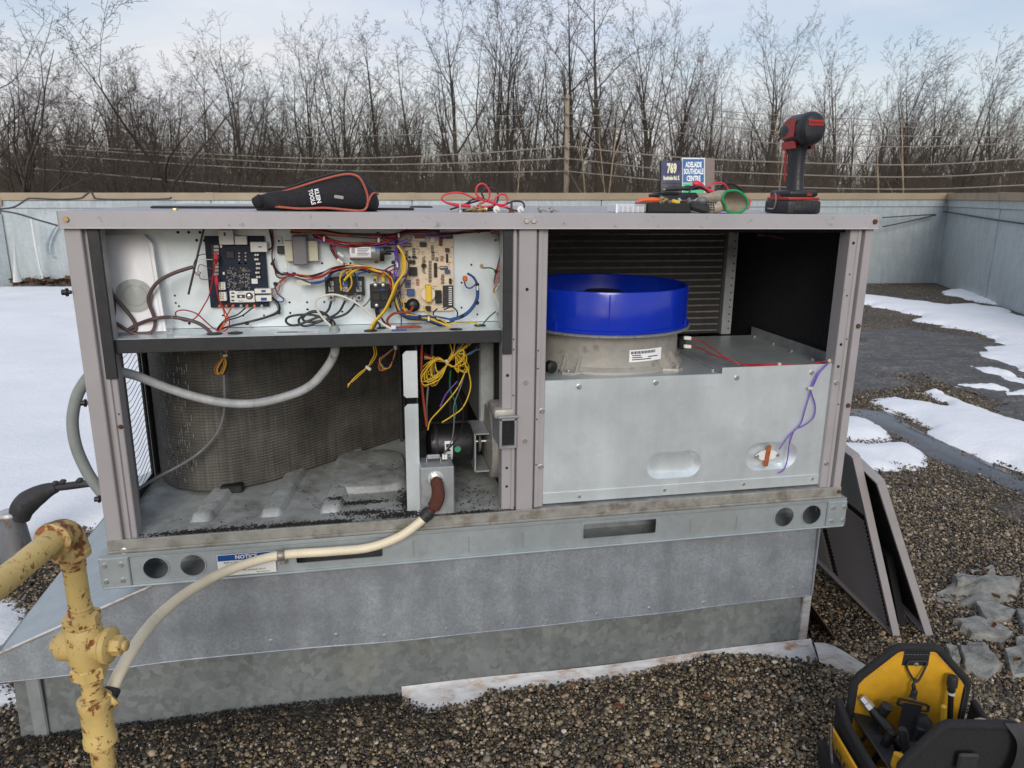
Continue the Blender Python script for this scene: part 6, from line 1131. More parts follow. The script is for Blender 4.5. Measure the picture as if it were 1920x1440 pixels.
d_ = Vector((.72, .45, .45)).normalized(); mb.lathe(GC(gz(1335)), d_, [(.0165, 0), (.0165, .024), (.0175, .026), (.0175, .032)], 20); mb.build('tee_fitting', 'gaspaint', gp_)
mb = MB(); a0, a1 = gz(1268), gz(1148)
mb.lathe(GC(0), (0, 0, 1), [(.022, a0), (.0285, a0+.002), (.0285, a0+.020), (.0245, a0+.023)], 6); mb.lathe(GC(0), (0, 0, 1), [(.0245, a1-.023), (.0285, a1-.020), (.0285, a1-.002), (.022, a1)], 6)
mb.lathe(GC(0), (0, 0, 1), [(.0245, a0+.022), (.028, a0+.032), (.031, (a0+a1)/2), (.028, a1-.032), (.0245, a1-.022)], 24)
va = (rt*1.0+Vector((0, 0, -.02))).normalized(); zc = (a0+a1)/2; mb.lathe(GC(zc), va, [(.024, -.040), (.026, -.037), (.026, .030), (.022, .034)], 24)
vb = mb.build('gas_valve', 'gaspaint', gp_); MB().lathe(GC(zc), va, [(.028, .032), (.030, .034), (.030, .042), (.024, .045)], 24).build('valve_flange', 'gaspaint', vb); MB().lathe(GC(zc), va, [(.0165, .044), (.0165, .060), (.013, .062)], 6).build('valve_nut', 'gaspaint', vb); MB().lathe(GC(zc), va, [(.009, .061), (.009, .068), (.007, .069)], 12).build('valve_stem', 'gasrust', vb)
MB().lathe(GC(zc), -va, [(.014, .038), (.014, .052)], 8).build('valve_cap', 'gasrust', vb)
for z in (a1-.001, a1+.0045, a1+.010, a0-.004, a0-.0095, gz(1311)+.001, gz(1311)+.0065, ze-.050, ze-.0555, ze-.061): MB().lathe(GC(z), (0, 0, 1), [(.0165, -.0026), (.0185, -.001), (.0185, .001), (.0165, .0026)], 20, cap=False).build('thread_ring', 'gasrust', gp_)
pe = PZ(-60, 1152, ze); hd = (pe-GC(ze)); hd.z = 0; hd.normalize(); ec = GC(ze)
arc = [ec+Vector((0, 0, -.036)), ec+Vector((0, 0, -.024))]+[ec+Vector((0, 0, -.024))+(hd*(.030*(1-math.cos(t_)))+Vector((0, 0, 1))*.030*math.sin(t_)) for t_ in np.linspace(.2, math.pi/2, 7)]+[ec+hd*.042+Vector((0, 0, .006))]
MB().tube(arc, [.027, .0255]+[.0245]*7+[.026], 22).build('elbow', 'gasrust', gp_); MB().lathe(ec+hd*.034+Vector((0, 0, .006)), hd, [(.0265, 0), (.0275, .002), (.0275, .010), (.023, .012)], 22).build('elbow_collar', 'gasrust', gp_)
MB().lathe(ec+Vector((0, 0, -.044)), (0, 0, 1), [(.023, 0), (.0275, .002), (.0275, .012), (.0255, .014)], 22).build('elbow_collar', 'gasrust', gp_)
MB().tube([ec+hd*.04+Vector((0, 0, .006)), ec+hd*.55+Vector((0, 0, .006))], 0.0185, 20).build('horizontal_pipe', 'gaspaint', gp_)
# flexible hose
H_ = smooth_path([PY(208, 1298, -.488), PY(226, 1258, -.46), PY(262, 1198, -.39), PY(305, 1148, -.30), PY(362, 1104, -.20), PY(432, 1068, -.10), PY(520, 1042, -.035), PY(620, 1034, -.028), PY(690, 1027, -.03), PY(745, 1008, -.035), PY(782, 983, -.033), PY(803, 962, -.028)], 22)
hose = thing('gas_hose', (H_[0].x, H_[0].y, H_[0].z), 'cream ribbed gas hose curving from the yellow riser to the unit', 'hose')
MB().tube(H_, [0.0108+0.00045*(i % 2) for i in range(len(H_))], 14).build('hose_body', 'hose', hose, 60)
MB().tube([H_[0]-(H_[2]-H_[0]).normalized()*.014, H_[0], H_[3], H_[5]], [.0135, .0145, .0145, .0125], 16).build('end_sleeve', 'rubber', hose)
q0 = H_[-1]; dq = (H_[-1]-H_[-4]).normalized(); MB().lathe(q0-dq*.004, dq, [(.0125, -.016), (.0150, -.014), (.0150, -.006), (.0165, -.005), (.0165, .006), (.0150, .007), (.0150, .012)], 18).build('end_sleeve', 'rubber', hose)
MB().tube(smooth_path([q0+dq*.004, PY(813, 951, -.030), PY(821, 934, -.028), PY(821, 915, -.018), PY(818, 903, -.006), PY(818, 900, .004)], 6), [.0115]*6+[.0165]*10+[.0155]*9+[.0115]*6, 16).build('rusty_elbow', 'rustelbow', hose)
p = PY(527, 1041, -.035); MB().lathe(p, (1, 0, .02), [(.0128, -.008), (.0135, -.007), (.0135, .007), (.0128, .008)], 18).build('hose_clamp', 'tube', hose); MB().obox(p+Vector((.002, .018, -.022)), (.016, .004, .022), None, .001).build('clamp_tab', 'tube', hose); MB().lathe(p+Vector((.002, .016, -.026)), (0, -1, 0), [(.005, 0), (.005, .004)], 10).build('clamp_screw', 'steel', hose)
# ------------------------------------------------------------------ roof penetration with lagged line
VY = 1.05
b0 = PZ(34, 1046, 0.0); vy = b0.y
pv = thing('pipe_penetration', (b0.x, b0.y, 0), 'rusty conical pipe boot with black sealed elbow at the left in the snow', 'pipe boot')
def V(u, v_): return PY(u, v_, vy)
MB().lathe((b0.x, vy, -.01), (0, 0, 1), [(.062, 0), (.056, .02), (.046, V(36, 990).z), (.038, V(40, 966).z+.015)], 20).build('boot_cone', 'bootmetal', pv)
MB().lathe((b0.x, vy, V(40, 966).z), (0, 0, 1), [(.038, 0), (.042, .008), (.038, .018)], 20).build('sealant_ring', 'flash', pv)
MB().tube(smooth_path([V(37, 972), V(42, 954), V(54, 940), V(72, 928), V(90, 919), V(106, 914)], 6), list(np.interp(np.linspace(0, 5, 31), range(6), [.034, .041, .042, .036, .027, .019])), 16).build('lagged_elbow', 'boot', pv)
MB().tube(smooth_path([V(96, 915), V(130, 911), V(175, 905), V(215, 900)], 5), .0145, 12).build('lagged_line', 'boot', pv)
for u, v_ in ((104, 912), (118, 909), (150, 906)): p = V(u, v_); MB().obox(p+Vector((0, 0, .012)), (.022, .028, .014), None, .005).build('sealant_lump', 'boot', pv)
# ------------------------------------------------------------------ paper pouch in the control box
pouch = thing('manual_pouch', PY(265, 622, .11), 'white paper booklet in a clear plastic bag with a grey disc print', 'booklet')
pp = [(315, 245), (680, 235), (745, 300), (850, 960), (430, 972)]
def pq(x, y, yy): return PY(*c1(x, y), yy+.03*(y-245)/735*-1)
MB().extrude([pq(*p, .118) for p in pp], (0, -.006, 0)).build('booklet', 'paper', pouch, 0)
MB().extrude([pq(x-8, y+6, .1105) for x, y in ((330, 245), (660, 236), (720, 300), (828, 955), (445, 965))], (0, -.0012, 0)).build('booklet_cover', 'paper', pouch, 0)
MB().extrude([pq(608+143*math.cos(a_)+12*math.sin(a_), 698+125*math.sin(a_), .1078) for a_ in np.linspace(0, 6.2832, 40)[:-1]], (0, -.0004, 0)).build('disc_print', 'papergrey', pouch, 0)
rg = [pq(612+88*math.cos(a_)+8*math.sin(a_), 698+76*math.sin(a_), .1070) for a_ in np.linspace(0, 6.2832, 40)]; MB().tube(rg, .0005, 4, cap=False).build('print_ring', 'w_grey', pouch)
def film(u, v_):
    x = 305+(880-305)*u; y = 200+(985-200)*v_; xx = x+(v_-.5)*110*1.0+40*0; return PY(*c1(min(xx, 895), y), .100-.012*math.sin(5*u+3*v_)*.4-.028*v_+.006*math.sin(11*u+2)*math.sin(7*v_))
MB().grid(film, 18, 18).build('plastic_bag', 'film', pouch, 60, recalc=False)
# ------------------------------------------------------------------ things lying on the top cover
def on(u, y): q = PY(u, 398, y); return Vector((q.x, y, ZTOP))
c9 = lambda x, y: (440+x/3.097, 300+y/3.097)
mpz = thing('meter_pouch', on(600, .09), 'black zipped meter pouch with salmon piping lying on the top cover', 'pouch')
PYm = .085
def ptop(u):   # silhouette top and bottom in photo pixels
    return np.interp(u, [476, 490, 505, 530, 560, 600, 640, 662, 680, 694, 704, 712], [377, 366, 361, 357, 348, 336, 325, 323, 328, 343, 356, 368])
def loft(u, v_):
    px = 477+(711-477)*u; zt_ = PY(px, float(ptop(px)), PYm).z; q = PY(px, 390, PYm); hh = max(.012, zt_-ZTOP); th = v_*2*math.pi
    wd = float(np.interp(u, [0, .06, .15, .5, .85, .97, 1], [.006, .022, .030, .050, .060, .050, .006])); e = .62
    cy, sy = math.cos(th), math.sin(th); yy = -math.copysign(abs(cy)**e, cy)*wd; z_ = math.copysign(abs(sy)**.75, sy)
    cr_ = .004*math.sin(38*u+3*th)*max(0, .35-u)*3
    return Vector((q.x, PYm+yy+cr_, ZTOP+hh/2+z_*hh/2*(1 if 0 < u < 1 else .2)+.0005))
MB().grid(loft, 48, 29).build('pouch_body', 'navyfab', mpz, 60, recalc=False)
def face(x, y, off=.0): u, v_ = c9(x, y); t_ = (u-477)/234; wd = float(np.interp(t_, [0, .06, .15, .5, .85, .97, 1], [.006, .022, .030, .050, .060, .050, .006])); return PY(u, v_, PYm-wd-off)
MB().tube(smooth_path([face(270, 187, -.012), face(360, 160, -.008), face(480, 122, -.006), (face(600, 90, -.004)), face(670, 82, -.002), face(720, 100, .0), face(752, 150, .0), face(772, 215, .0), face(768, 270, .0), face(735, 294, .0), face(640, 288, -.001), face(520, 278, -.001), face(380, 282, -.002), face(230, 270, -.003)], 8), .0026, 7).build('piping', 'piping', mpz)
MB().tube(smooth_path([loft(.93+.065*math.sin(t_), .5*t_/math.pi+.0)+Vector((.0, -.001, 0)) for t_ in np.linspace(-.5, 3.4, 16)], 3), .0022, 6).build('rear_piping', 'piping', mpz)
MB().tube(smooth_path([face(290, 168, -.02), face(480, 105, -.02), face(640, 68, -.025), face(720, 84, -.03), face(790, 140, -.03)], 6), .003, 6).build('zipper', 'rubber', mpz)
MB().tube([on(478, .07)+Vector((0, 0, .018)), on(488, .07)+Vector((0, -.004, .022)), on(500, .075)+Vector((0, 0, .02))], [.010, .015, .012], 10).build('strap_end', 'fabric', mpz)
pc_ = face(465, 212, .0060); Rr = (face(482, 165)-face(455, 262)); Rr = Vector((Rr.x, 0, Rr.z)).normalized(); 
tl = Vector((.19, -.03, -.98)).normalized(); tu = Vector((.97, -.12, .2)).normalized()
tm = MT['sign_white']
text('lettering', 'KLEIN', .013, pc_+tu*.0065, tl, tu, 'paper', mpz, .030, .0012, .0004); text('lettering', 'TOOLS', .013, pc_-tu*.0065, tl, tu, 'paper', mpz, .033, .0012, .0004)
MB().obox(face(605, 215, .0008), (.020, .0012, .007), Matrix.Rotation(.15, 3, 'Y'), .0004).build('painted_highlight', 'papergrey', mpz)  # pale bar paints a highlight onto the pouch face
# flat black panel and folded strips seen on the cover behind the pouch
tag(MB().obox(on(430, .35)+Vector((0, 0, .003)), (.36, .12, .004), Matrix.Rotation(.2, 3, 'Z'), .001).build('filter_strip', 'charcoal', None), 'flat dark louvred strip lying behind the meter pouch', 'strip')
tag(MB().obox(on(738, .22)+Vector((0, 0, .003)), (.10, .05, .005), None, .001).build('tool_strap', 'fabric', None), 'flat black strap end lying right of the meter pouch', 'strap')
tag(MB().lathe(on(790, .6), (0, 0, 1), [(.035, 0), (.035, .003), (.03, .005)], 20).build('rubber_disc', 'charcoal', None), 'small dark disc lying far back on the top cover', 'disc')
# loose screws
def screw(name, px, mat, mode, label, y=.022, s=1.0):
    o = thing(name, on(px, y), label, 'screw', 'loose screws on the top cover'); b_ = on(px, y)
    if mode == 'up':      # head down, shank up
        MB().lathe(b_, (0, 0, 1), [(.0085*s, 0), (.0085*s, .0012), (.0058*s, .0016), (.0058*s, .006)], 12).build('head', mat, o); MB().lathe(b_, (0, 0, 1), [(.0027*s, .006), (.0030*s, .010), (.0024*s, .015), (.0028*s, .020*s), (.0010, .026*s)], 8).build('shank', mat, o)
    else:
        d = Vector((math.cos(mode), math.sin(mode), .05)).normalized(); c_ = b_+Vector((0, 0, .0075*s)); MB().lathe(c_, -d, [(.0080*s, 0), (.0080*s, .0015), (.0056*s, .002), (.0056*s, .006)], 12).build('head', mat, o)
        MB().lathe(c_+d*.0005, (d+Vector((0, 0, -.22))), [(.0028*s, 0), (.0024*s, .006), (.0028*s, .012), (.0010, .022*s)], 8).build('shank', mat, o)
for i, (px, mt, md, yy) in enumerate(((653+210, 'alum', 'up', .03), (888, 'brass', 2.6, .022), (900, 'brass', 'up', .04), (909, 'brass', 2.9, .028), (931, 'white', -1.4, .02), (959, 'rustbolt', 'up', .016), (976, 'white', -1.5, .022), (1014, 'steel', .2, .022), (1035, 'steel', .4, .024))):
    screw('loose_screw', px, mt, md, ('tall zinc screw standing on its head, first', 'yellowed screw lying, second', 'yellowed screw standing on its head, third', 'yellowed screw lying, fourth', 'pale screw showing its head, fifth', 'short rusty screw standing on its head, sixth', 'pale screw showing its head, seventh', 'dull steel screw lying, eighth', 'dull steel screw lying, last')[i]+' from the left on the cover edge', yy)
# test leads
def lead(pts, y, r, mat, root, nm='cord', sub=8, conv=c9, lift=0):
    P_ = []
    for p in pts:
        q = PY(*conv(p[0], p[1]), p[2] if len(p) > 2 else y); q.z = max(q.z+lift, ZTOP+r); P_.append(q)
    return MB().tube(smooth_path(P_, sub), r, 8).build(nm, mat, root, 60)
rl = thing('test_lead', on(890, .08), 'looped red test lead with its probe on the top cover', 'test lead'); bl = thing('test_lead', on(930, .10), 'looped black test lead tangled with the red one', 'test lead')
lead([(1370, 268), (1250, 252), (1205, 232), (1215, 205), (1270, 190), (1330, 195), (1400, 225), (1480, 240), (1500, 265, .07), (1440, 272, .05), (1410, 265, .05), (1470, 230), (1480, 190), (1460, 150), (1430, 138), (1405, 160), (1405, 200), (1440, 230), (1500, 250), (1560, 260), (1585, 235), (1570, 200), (1530, 205), (1510, 240), (1530, 265), (1590, 275)], .085, .0022, 'w_pink', rl)
MB().tube([PY(*c9(1225, 248), .06), PY(*c9(1290, 262), .06), PY(*c9(1370, 268), .06)], [.0022, .0045, .004], 8).build('probe', 'w_pink', rl)
lead([(1250, 287), (1300, 272), (1350, 250), (1380, 230), (1430, 222), (1480, 240), (1560, 270), (1640, 297), (1680, 275), (1670, 245), (1620, 240), (1560, 262), (1500, 275), (1430, 285), (1350, 290)], .11, .0022, 'w_black', bl); lead([(1350, 255), (1440, 225), (1435, 190), (1470, 165), (1510, 170), (1530, 200), (1520, 250), (1480, 280)], .12, .0022, 'w_black', bl)
MB().tube([PY(*c9(1300, 291), .07), PY(*c9(1400, 291), .07), PY(*c9(1500, 290), .07)], [.003, .005, .003], 8).build('probe', 'w_black', bl); MB().tube([PY(*c9(1540, 290), .07), PY(*c9(1582, 291), .07)], [.002, .001], 6).build('probe_tip', 'alum', bl)
# pile by the driver
ca_ = lambda x, y: (1100+x/4, 200+y/4)
def tb_(x0, y0, x1, y1, y, dpt, bev=.003, lift=0):
    a = PY(*ca_(x0, y1), y); b_ = PY(*ca_(x1, y0), y); return ((a.x, y, max(a.z, ZTOP+lift)), (b_.x, y+dpt, b_.z), bev)
def onc(x, y): return on(1100+x/4, y)
cx_ = thing('parts_box', onc(335, .06), 'small clear plastic parts box at the left of the tool pile', 'box')
MB().box(*tb_(218, 730, 455, 802, .045, .07)).build('box_body', 'clearbox', cx_)
for i in range(6): a = PY(*ca_(232+38*i, 795), .044); MB().box((a.x, .0445, ZTOP+.001), (a.x+.0012, .114, ZTOP+.016)).build('box_divider', 'paper', cx_)
MB().box(*tb_(218, 730, 232, 802, .043, .002, .0004)).build('box_latch', 'paper', cx_)
ty = thing('parts_tray', onc(620, .06), 'black plastic tray of bits and fasteners on the top cover', 'tray')
a, b_, _ = tb_(452, 725, 785, 806, .035, .09)
MB().box(a, (b_[0], a[1]+.004, b_[2]), .0015).box((a[0], b_[1]-.004, a[2]), b_, .0015).box(a, (a[0]+.004, b_[1], b_[2]), .0015).box((b_[0]-.004, a[1], a[2]), b_, .0015).box(a, (b_[0], b_[1], a[2]+.004)).build('tray_body', 'blackp', ty)
for i in range(3): MB().tube([Vector((a[0]+.03+.04*i, a[1]-.0005, a[2]+.004)), Vector((a[0]+.03+.04*i, a[1]-.0005, b_[2]-.002))], .0012, 6).build('tray_rib', 'charcoal', ty)
for i, (x, y, mt, r) in enumerate(((575, 690, 'brass', .008), (600, 700, 'brass', .009), (625, 715, 'tube', .007), (700, 705, 'steel', .007), (735, 715, 'w_brown', .009), (780, 710, 'w_grey', .010), (560, 712, 'tube', .006))):
    q = PY(*ca_(x, y), .08); tag(MB().lathe(q-Vector((0, 0, r*.6)), (R_.uniform(-1, 1), R_.uniform(-1, 1), .7), [(r*.5, 0), (r, .001), (r, r*.7), (r*.55, r*.8), (r*.55, r*1.5)], 8).build('fitting', mt, None), ('brass nut', 'larger brass nut', 'dull washer nut', 'bright steel nut', 'brown wire nut', 'grey wire nut', 'small dull nut')[i]+' lying in the black tray of fasteners', 'fitting')
tag(MB().obox(PY(*ca_(668, 716), .075), (.022, .012, .010), Matrix.Rotation(.3, 3, 'Y'), .003).build('wire_connector', 'w_yellow', None), 'yellow wire connector in the black tray', 'connector')
kn = thing('utility_knife', onc(460, .17), 'orange handled knife lying behind the black tray', 'knife'); MB().tube([PY(*ca_(372, 718), .16), PY(*ca_(420, 703), .16), PY(*ca_(500, 700), .16), PY(*ca_(548, 702), .16)], [.004, .008, .010, .009], 10, squash=.7).build('handle', M('bright_orange', (.75, .12, .015), .4), kn); MB().tube([PY(*ca_(468, 668), .18), PY(*ca_(560, 655), .18)], [.004, .006], 8).build('grip', 'rubber', kn)
mtb = thing('tool_case', onc(700, .16), 'dark grey tool case lying behind the fastener tray', 'tool case'); MB().box(*tb_(560, 645, 852, 800, .14, .08, .008)).build('case_body', 'rubber', mtb); MB().box(*tb_(575, 640, 700, 660, .138, .06, .003)).build('case_ridge', 'charcoal', mtb)
pb = thing('test_probe', onc(690, .13), 'black test probe resting across the tool case', 'test probe'); MB().tube([PY(*ca_(590, 622), .13), PY(*ca_(640, 615), .13), PY(*ca_(735, 613), .13), PY(*ca_(750, 611), .13), PY(*ca_(830, 610), .13), PY(*ca_(930, 612), .13)], [.004, .0062, .0055, .0075, .0045, .003], 10).build('probe_body', 'rubber', pb); MB().tube([PY(*ca_(575, 622), .13), PY(*ca_(590, 622), .13)], [.002, .0022], 8).build('probe_tip', 'alum', pb)
rp_ = thing('test_probe', onc(890, .11), 'coral red test probe lying over the black one', 'test probe'); MB().tube([PY(*ca_(800, 572), .11), PY(*ca_(820, 578), .11), PY(*ca_(850, 592), .11), PY(*ca_(880, 612), .11), PY(*ca_(940, 640), .11), PY(*ca_(995, 663), .11)], [.006, .0095, .0085, .0055, .0055, .004], 10).build('probe_body', 'w_pink', rp_)
ll = thing('test_lead', onc(1010, .12), 'red and black test lead loops above the green cuffed glove', 'test lead'); lead([(925, 600), (940, 578), (990, 570), (1030, 580), (1055, 610), (1060, 640)], .12, .0022, 'w_pink', ll, conv=ca_); lead([(765, 690), (770, 640), (800, 610), (850, 600), (900, 630), (930, 670), (960, 700)], .10, .0022, 'w_black', ll, conv=ca_); lead([(960, 650), (1000, 600), (1060, 575), (1120, 590), (1165, 630), (1185, 680)], .13, .0022, 'w_black', ll, conv=ca_); lead([(980, 640), (1020, 600), (1090, 585), (1140, 610), (1175, 660)], .14, .0022, 'w_black', ll, conv=ca_); lead([(900, 700), (940, 680), (990, 650), (1040, 640)], .10, .0022, 'w_black', ll, conv=ca_)
lead([(1205, 690), (1222, 705), (1218, 740), (1205, 770)], .12, .003, 'w_pink', ll, conv=ca_)
tag(MB().obox(PY(*ca_(840, 755), .05), (.05, .03, .022), Matrix.Rotation(.25, 3, 'Y'), .006).build('spring_clamp', 'rubber', None), 'black plastic clamp lying between the tray and the glove', 'clamp')
tag(MB().sphere(PY(*ca_(870, 705), .09), .012, 12, 8, (1.3, 1, .9)).build('foam_plug', 'w_grey', None), 'grey rounded plug lying beside the black clamp', 'plug')
gl = thing('work_glove', onc(1080, .07), 'beige knit work glove with a bright green cuff', 'glove')
cuff = [(1040, 640), (1090, 628), (1150, 640), (1200, 690), (1208, 740), (1170, 785), (1110, 794), (1055, 785), (1042, 740), (1018, 690)]
cf = smooth_path([PY(*ca_(x, y), .045) for x, y in cuff]+[PY(*ca_(*cuff[0]), .045)], 5); cc = sum(cf, Vector())/len(cf)
MB().tube([cc+(p-cc)*1.0 for p in cf]+[cf[1]], .0032, 8, cap=False).build('cuff', 'green', gl)
nb = len(cf); cen = [cc, cc+Vector((-.010, .045, .002)), cc+Vector((-.045, .065, -.008)), cc+Vector((-.085, .06, -.016))]; sc4 = [(1, 1), (.95, .95), (.75, .8), (.45, .5)]; vs = []
for c_, s_ in zip(cen, sc4):
    for p in cf: d = p-cc; q = c_+Vector((d.x*s_[0], .0, d.z*s_[1])); q.z = max(q.z, ZTOP+.001); vs.append(q)
MB().add(vs, [(i*nb+j, i*nb+j+1, (i+1)*nb+j+1, (i+1)*nb+j) for i in range(3) for j in range(nb-1)]).build('glove_body', 'glove', gl, 60, recalc=False)
MB().tube(smooth_path([PY(*ca_(1010, 745), .05), PY(*ca_(960, 762), .055), PY(*ca_(915, 770), .06), PY(*ca_(890, 775), .06)], 5), [.017]*6+[.014]*5+[.011]*5, 12, squash=.8).build('glove_thumb', 'glove', gl)
mb = MB()
for i in range(7):
    for j in range(4): mb.lathe(PY(*ca_(900+i*17, 715+j*18+i*2), .037+.002*i), (0, -1, 0), [(.0024, 0), (.0012, .0012)], 6)
o_ = mb.build('grip_dots', 'rubber', gl, 40); o_['kind'] = 'stuff'
tag(MB().obox(onc(1020, .018)+Vector((0, 0, .0015)), (.014, .006, .003), Matrix.Rotation(.3, 3, 'Z'), .001).build('purple_clip', 'w_purple', None), 'tiny purple plastic clip in front of the glove', 'clip')
# ------------------------------------------------------------------ impact driver
dr = thing('impact_driver', on(1483, .07), 'red and black cordless impact driver standing on its battery', 'impact driver')
DO = on(1487, .075); hf = Vector((.03, 1.0, 0)).normalized(); hr = Vector((hf.y, -hf.x, 0))
def dl(f, s, z): return DO+hf*f+hr*s+Vector((0, 0, z))
RD = Matrix((hr, hf, Vector((0, 0, 1)))).transposed()
def dbox(f0, f1, s0, s1, z0, z1, bev, mat, nm, seg=2): return MB().obox(dl((f0+f1)/2, (s0+s1)/2, (z0+z1)/2), (s1-s0, f1-f0, z1-z0), RD, bev, seg).build(nm, mat, dr)
dbox(-.055, .066, -.047, .044, .0005, .033, .006, 'rubber', 'battery'); dbox(-.057, -.053, -.03, .028, .006, .022, .002, 'tooldark', 'battery_latch'); 
for i in range(5): dbox(-.0565, -.0545, -.030+.013*i, -.023+.013*i, .004, .028, .001, 'blackp', 'battery_rib')
dbox(-.050, .062, -.044, .041, .0335, .041, .003, 'toolred', 'foot_band'); dbox(-.048, .056, -.041, .038, .0415, .058, .009, 'tooldark', 'foot'); dbox(.0, .056, -.0405, -.030, .034, .056, .006, 'toolred', 'foot_side')
dbox(-.048, -.044, .006, .02, .044, .052, .001, 'toolred', 'charge_tab')
MB().tube(smooth_path([dl(.045, -.047, .012), dl(.012, -.049, .012), dl(.006, -.048, .03), dl(.012, -.046, .046), dl(.02, -.044, .05)], 5), .0022, 6).build('belt_hook', 'tube', dr)
# grip, loft of ellipses from foot to body
mb = MB(); rows = [(.050, .002, .028, .023), (.07, .003, .024, .0195), (.095, .006, .0235, .0190), (.125, .009, .025, .0195), (.150, .010, .028, .021), (.168, .010, .032, .024)]; vs = []
for z, f, a_, b_ in rows:
    for k_ in range(18): t_ = 6.2832*k_/18; vs.append(dl(f+a_*math.cos(t_), b_*math.sin(t_), z))
mb.add(vs, [(i*18+k_, i*18+(k_+1) % 18, (i+1)*18+(k_+1) % 18, (i+1)*18+k_) for i in range(5) for k_ in range(18)]); mb.build('grip', 'tooldark', dr, 60)
bc = dl(0, 0, .205); body = MB().lathe(bc, hf, [(.012, -.064), (.026, -.062), (.032, -.055), (.0345, -.045), (.0345, -.030), (.033, -.029), (.033, .030), (.030, .044), (.024, .058), (.020, .064)], 32)
for i in range(len(body.v)):    # taller than wide motor housing
    p = Vector(body.v[i]); body.v[i] = tuple(Vector((p.x, p.y, bc.z+(p.z-bc.z)*1.18)))
body.build('motor_housing', 'tooldark', dr, 40)
MB().lathe(bc, hf, [(.0200, .062), (.0205, .072), (.015, .074), (.010, .076), (.010, .086), (.0075, .088)], 20).build('hex_collet', 'blackp', dr); MB().lathe(bc, hf, [(.0036, .086), (.0036, .104), (.006, .105), (.006, .120), (.005, .121)], 6).build('hex_bit', 'brass', dr)
for s_ in (-1, 1):
    sh = [(-.028, .026), (.026, .024), (.042, .006), (.036, -.020), (-.026, -.018)]
    MB().extrude([dl(f, s_*.0338*(1-.25*max(0, f)/.05), .205+z) for f, z in sh], hr*s_*.0016).build('side_panel', 'toolred', dr, 0)
    MB().extrude([dl(f, s_*.0205, z) for f, z in ((.035, .158), (.040, .178), (-.018, .178), (-.018, .160))], hr*s_*.008).build('red_collar', 'toolred', dr, 0)
    MB().extrude([dl(f, s_*.0200, z) for f, z in ((.020, .165), (.032, .160), (.030, .125), (.022, .085), (.017, .08), (.022, .120))], hr*s_*.0025).build('red_spine', 'toolred', dr, 0)
MB().tube([dl(.030, 0, .162), dl(.036, 0, .150), dl(.034, 0, .135), dl(.028, 0, .122)], [.009, .0085, .0085, .006], 10).build('trigger', 'toolred', dr)
MB().obox(bc-hf*.0645+Vector((0, 0, .012)), (.040, .002, .014), RD, .001).build('rear_badge', 'toolred', dr)
text('badge_lettering', 'MILWAUKEE', .008, bc-hf*.066+Vector((0, 0, .012)), hr, Zz, 'rustelbow', dr, .034, .0004)
# ------------------------------------------------------------------ panels leaning on the right side
def panel(name, B1, T1, back, label, th=.03, lou=None, mat='taupe'):
    B1, T1 = Vector(B1), Vector(T1); upv = (T1-B1); bk = Vector(back); nn = bk.cross(upv).normalized(); nn = nn if nn.x > 0 else -nn
    root = thing(name, B1, label, 'panel'); UP, BK = upv.normalized(), bk.normalized(); Lu, Lb = upv.length, bk.length
    def q(s, t_, o=0): return B1+UP*(Lu*s)+BK*(Lb*t_)+nn*o
    MB().extrude([q(0, 0), q(0, 1), q(1, 1), q(1, 0)], nn*.003).build('sheet', 'insul' if lou is None else 'charcoal', root, 0)  # louvered panel: charcoal sheet colours in the shade between its lighter slats
    MB().extrude([q(0, 0, .0032), q(0, 1, .0032), q(1, 1, .0032), q(1, 0, .0032)], nn*.003).build('outer_skin', mat, root, 0)
    for a, b_ in (((0, 0), (1, 0)), ((1, 0), (1, 1)), ((0, 0), (0, 1))):
        p0, p1 = q(*a), q(*b_); d = (p1-p0).normalized(); sd_ = d.cross(nn).normalized()*.004
        MB().extrude([p0-sd_-nn*.016, p0+sd_-nn*.016, p0+sd_+nn*.007, p0-sd_+nn*.007], p1-p0).build('edge_flange', mat, root, 0)
    return root, q, nn, UP, BK
po, q, nn, UP, BK = panel('access_panel', (2.300, .035, 0), (2.005, -.015, .555), (-.02, .75, .20), 'outer taupe cabinet panel with dark lining leaning on the right of the unit')
pi, q, nn, UP, BK = panel('louvered_panel', (2.195, .050, 0), (1.955, .035, .615), (-.02, .80, .10), 'inner grey louvered panel leaning between the unit and the outer panel', mat='taupe', lou=True)
MB().extrude([q(.66, .035, -.002), q(.66, .6, -.002), q(.985, .6, -.002), q(.985, .035, -.002)], nn*.0015).build('plain_field', 'galv', pi, 0)
for i in range(26):
    s0 = .02+.0235*i; mb = MB(); a, b_, c_, d_2 = q(s0, .05, -.0045), q(s0, .36, -.0045), q(s0+.009, .36, -.0005), q(s0+.009, .05, -.0005); mb.extrude([a, b_, c_, d_2], nn*.0012).build('louver_slat', 'taupe', pi, 0)
for i in range(26):
    s0 = .02+.0235*i; mb = MB(); a, b_, c_, d_2 = q(s0, .40, -.0045), q(s0, .75, -.0045), q(s0+.009, .75, -.0005), q(s0+.009, .40, -.0005); mb.extrude([a, b_, c_, d_2], nn*.0012).build('louver_slat', 'taupe', pi, 0)
p3, q3, *_r = panel('lining_board', (2.255, .10, 0), (2.16, .09, .26), (-.02, .5, .05), 'dark crumpled board standing between the two leaning panels', mat='charcoal')
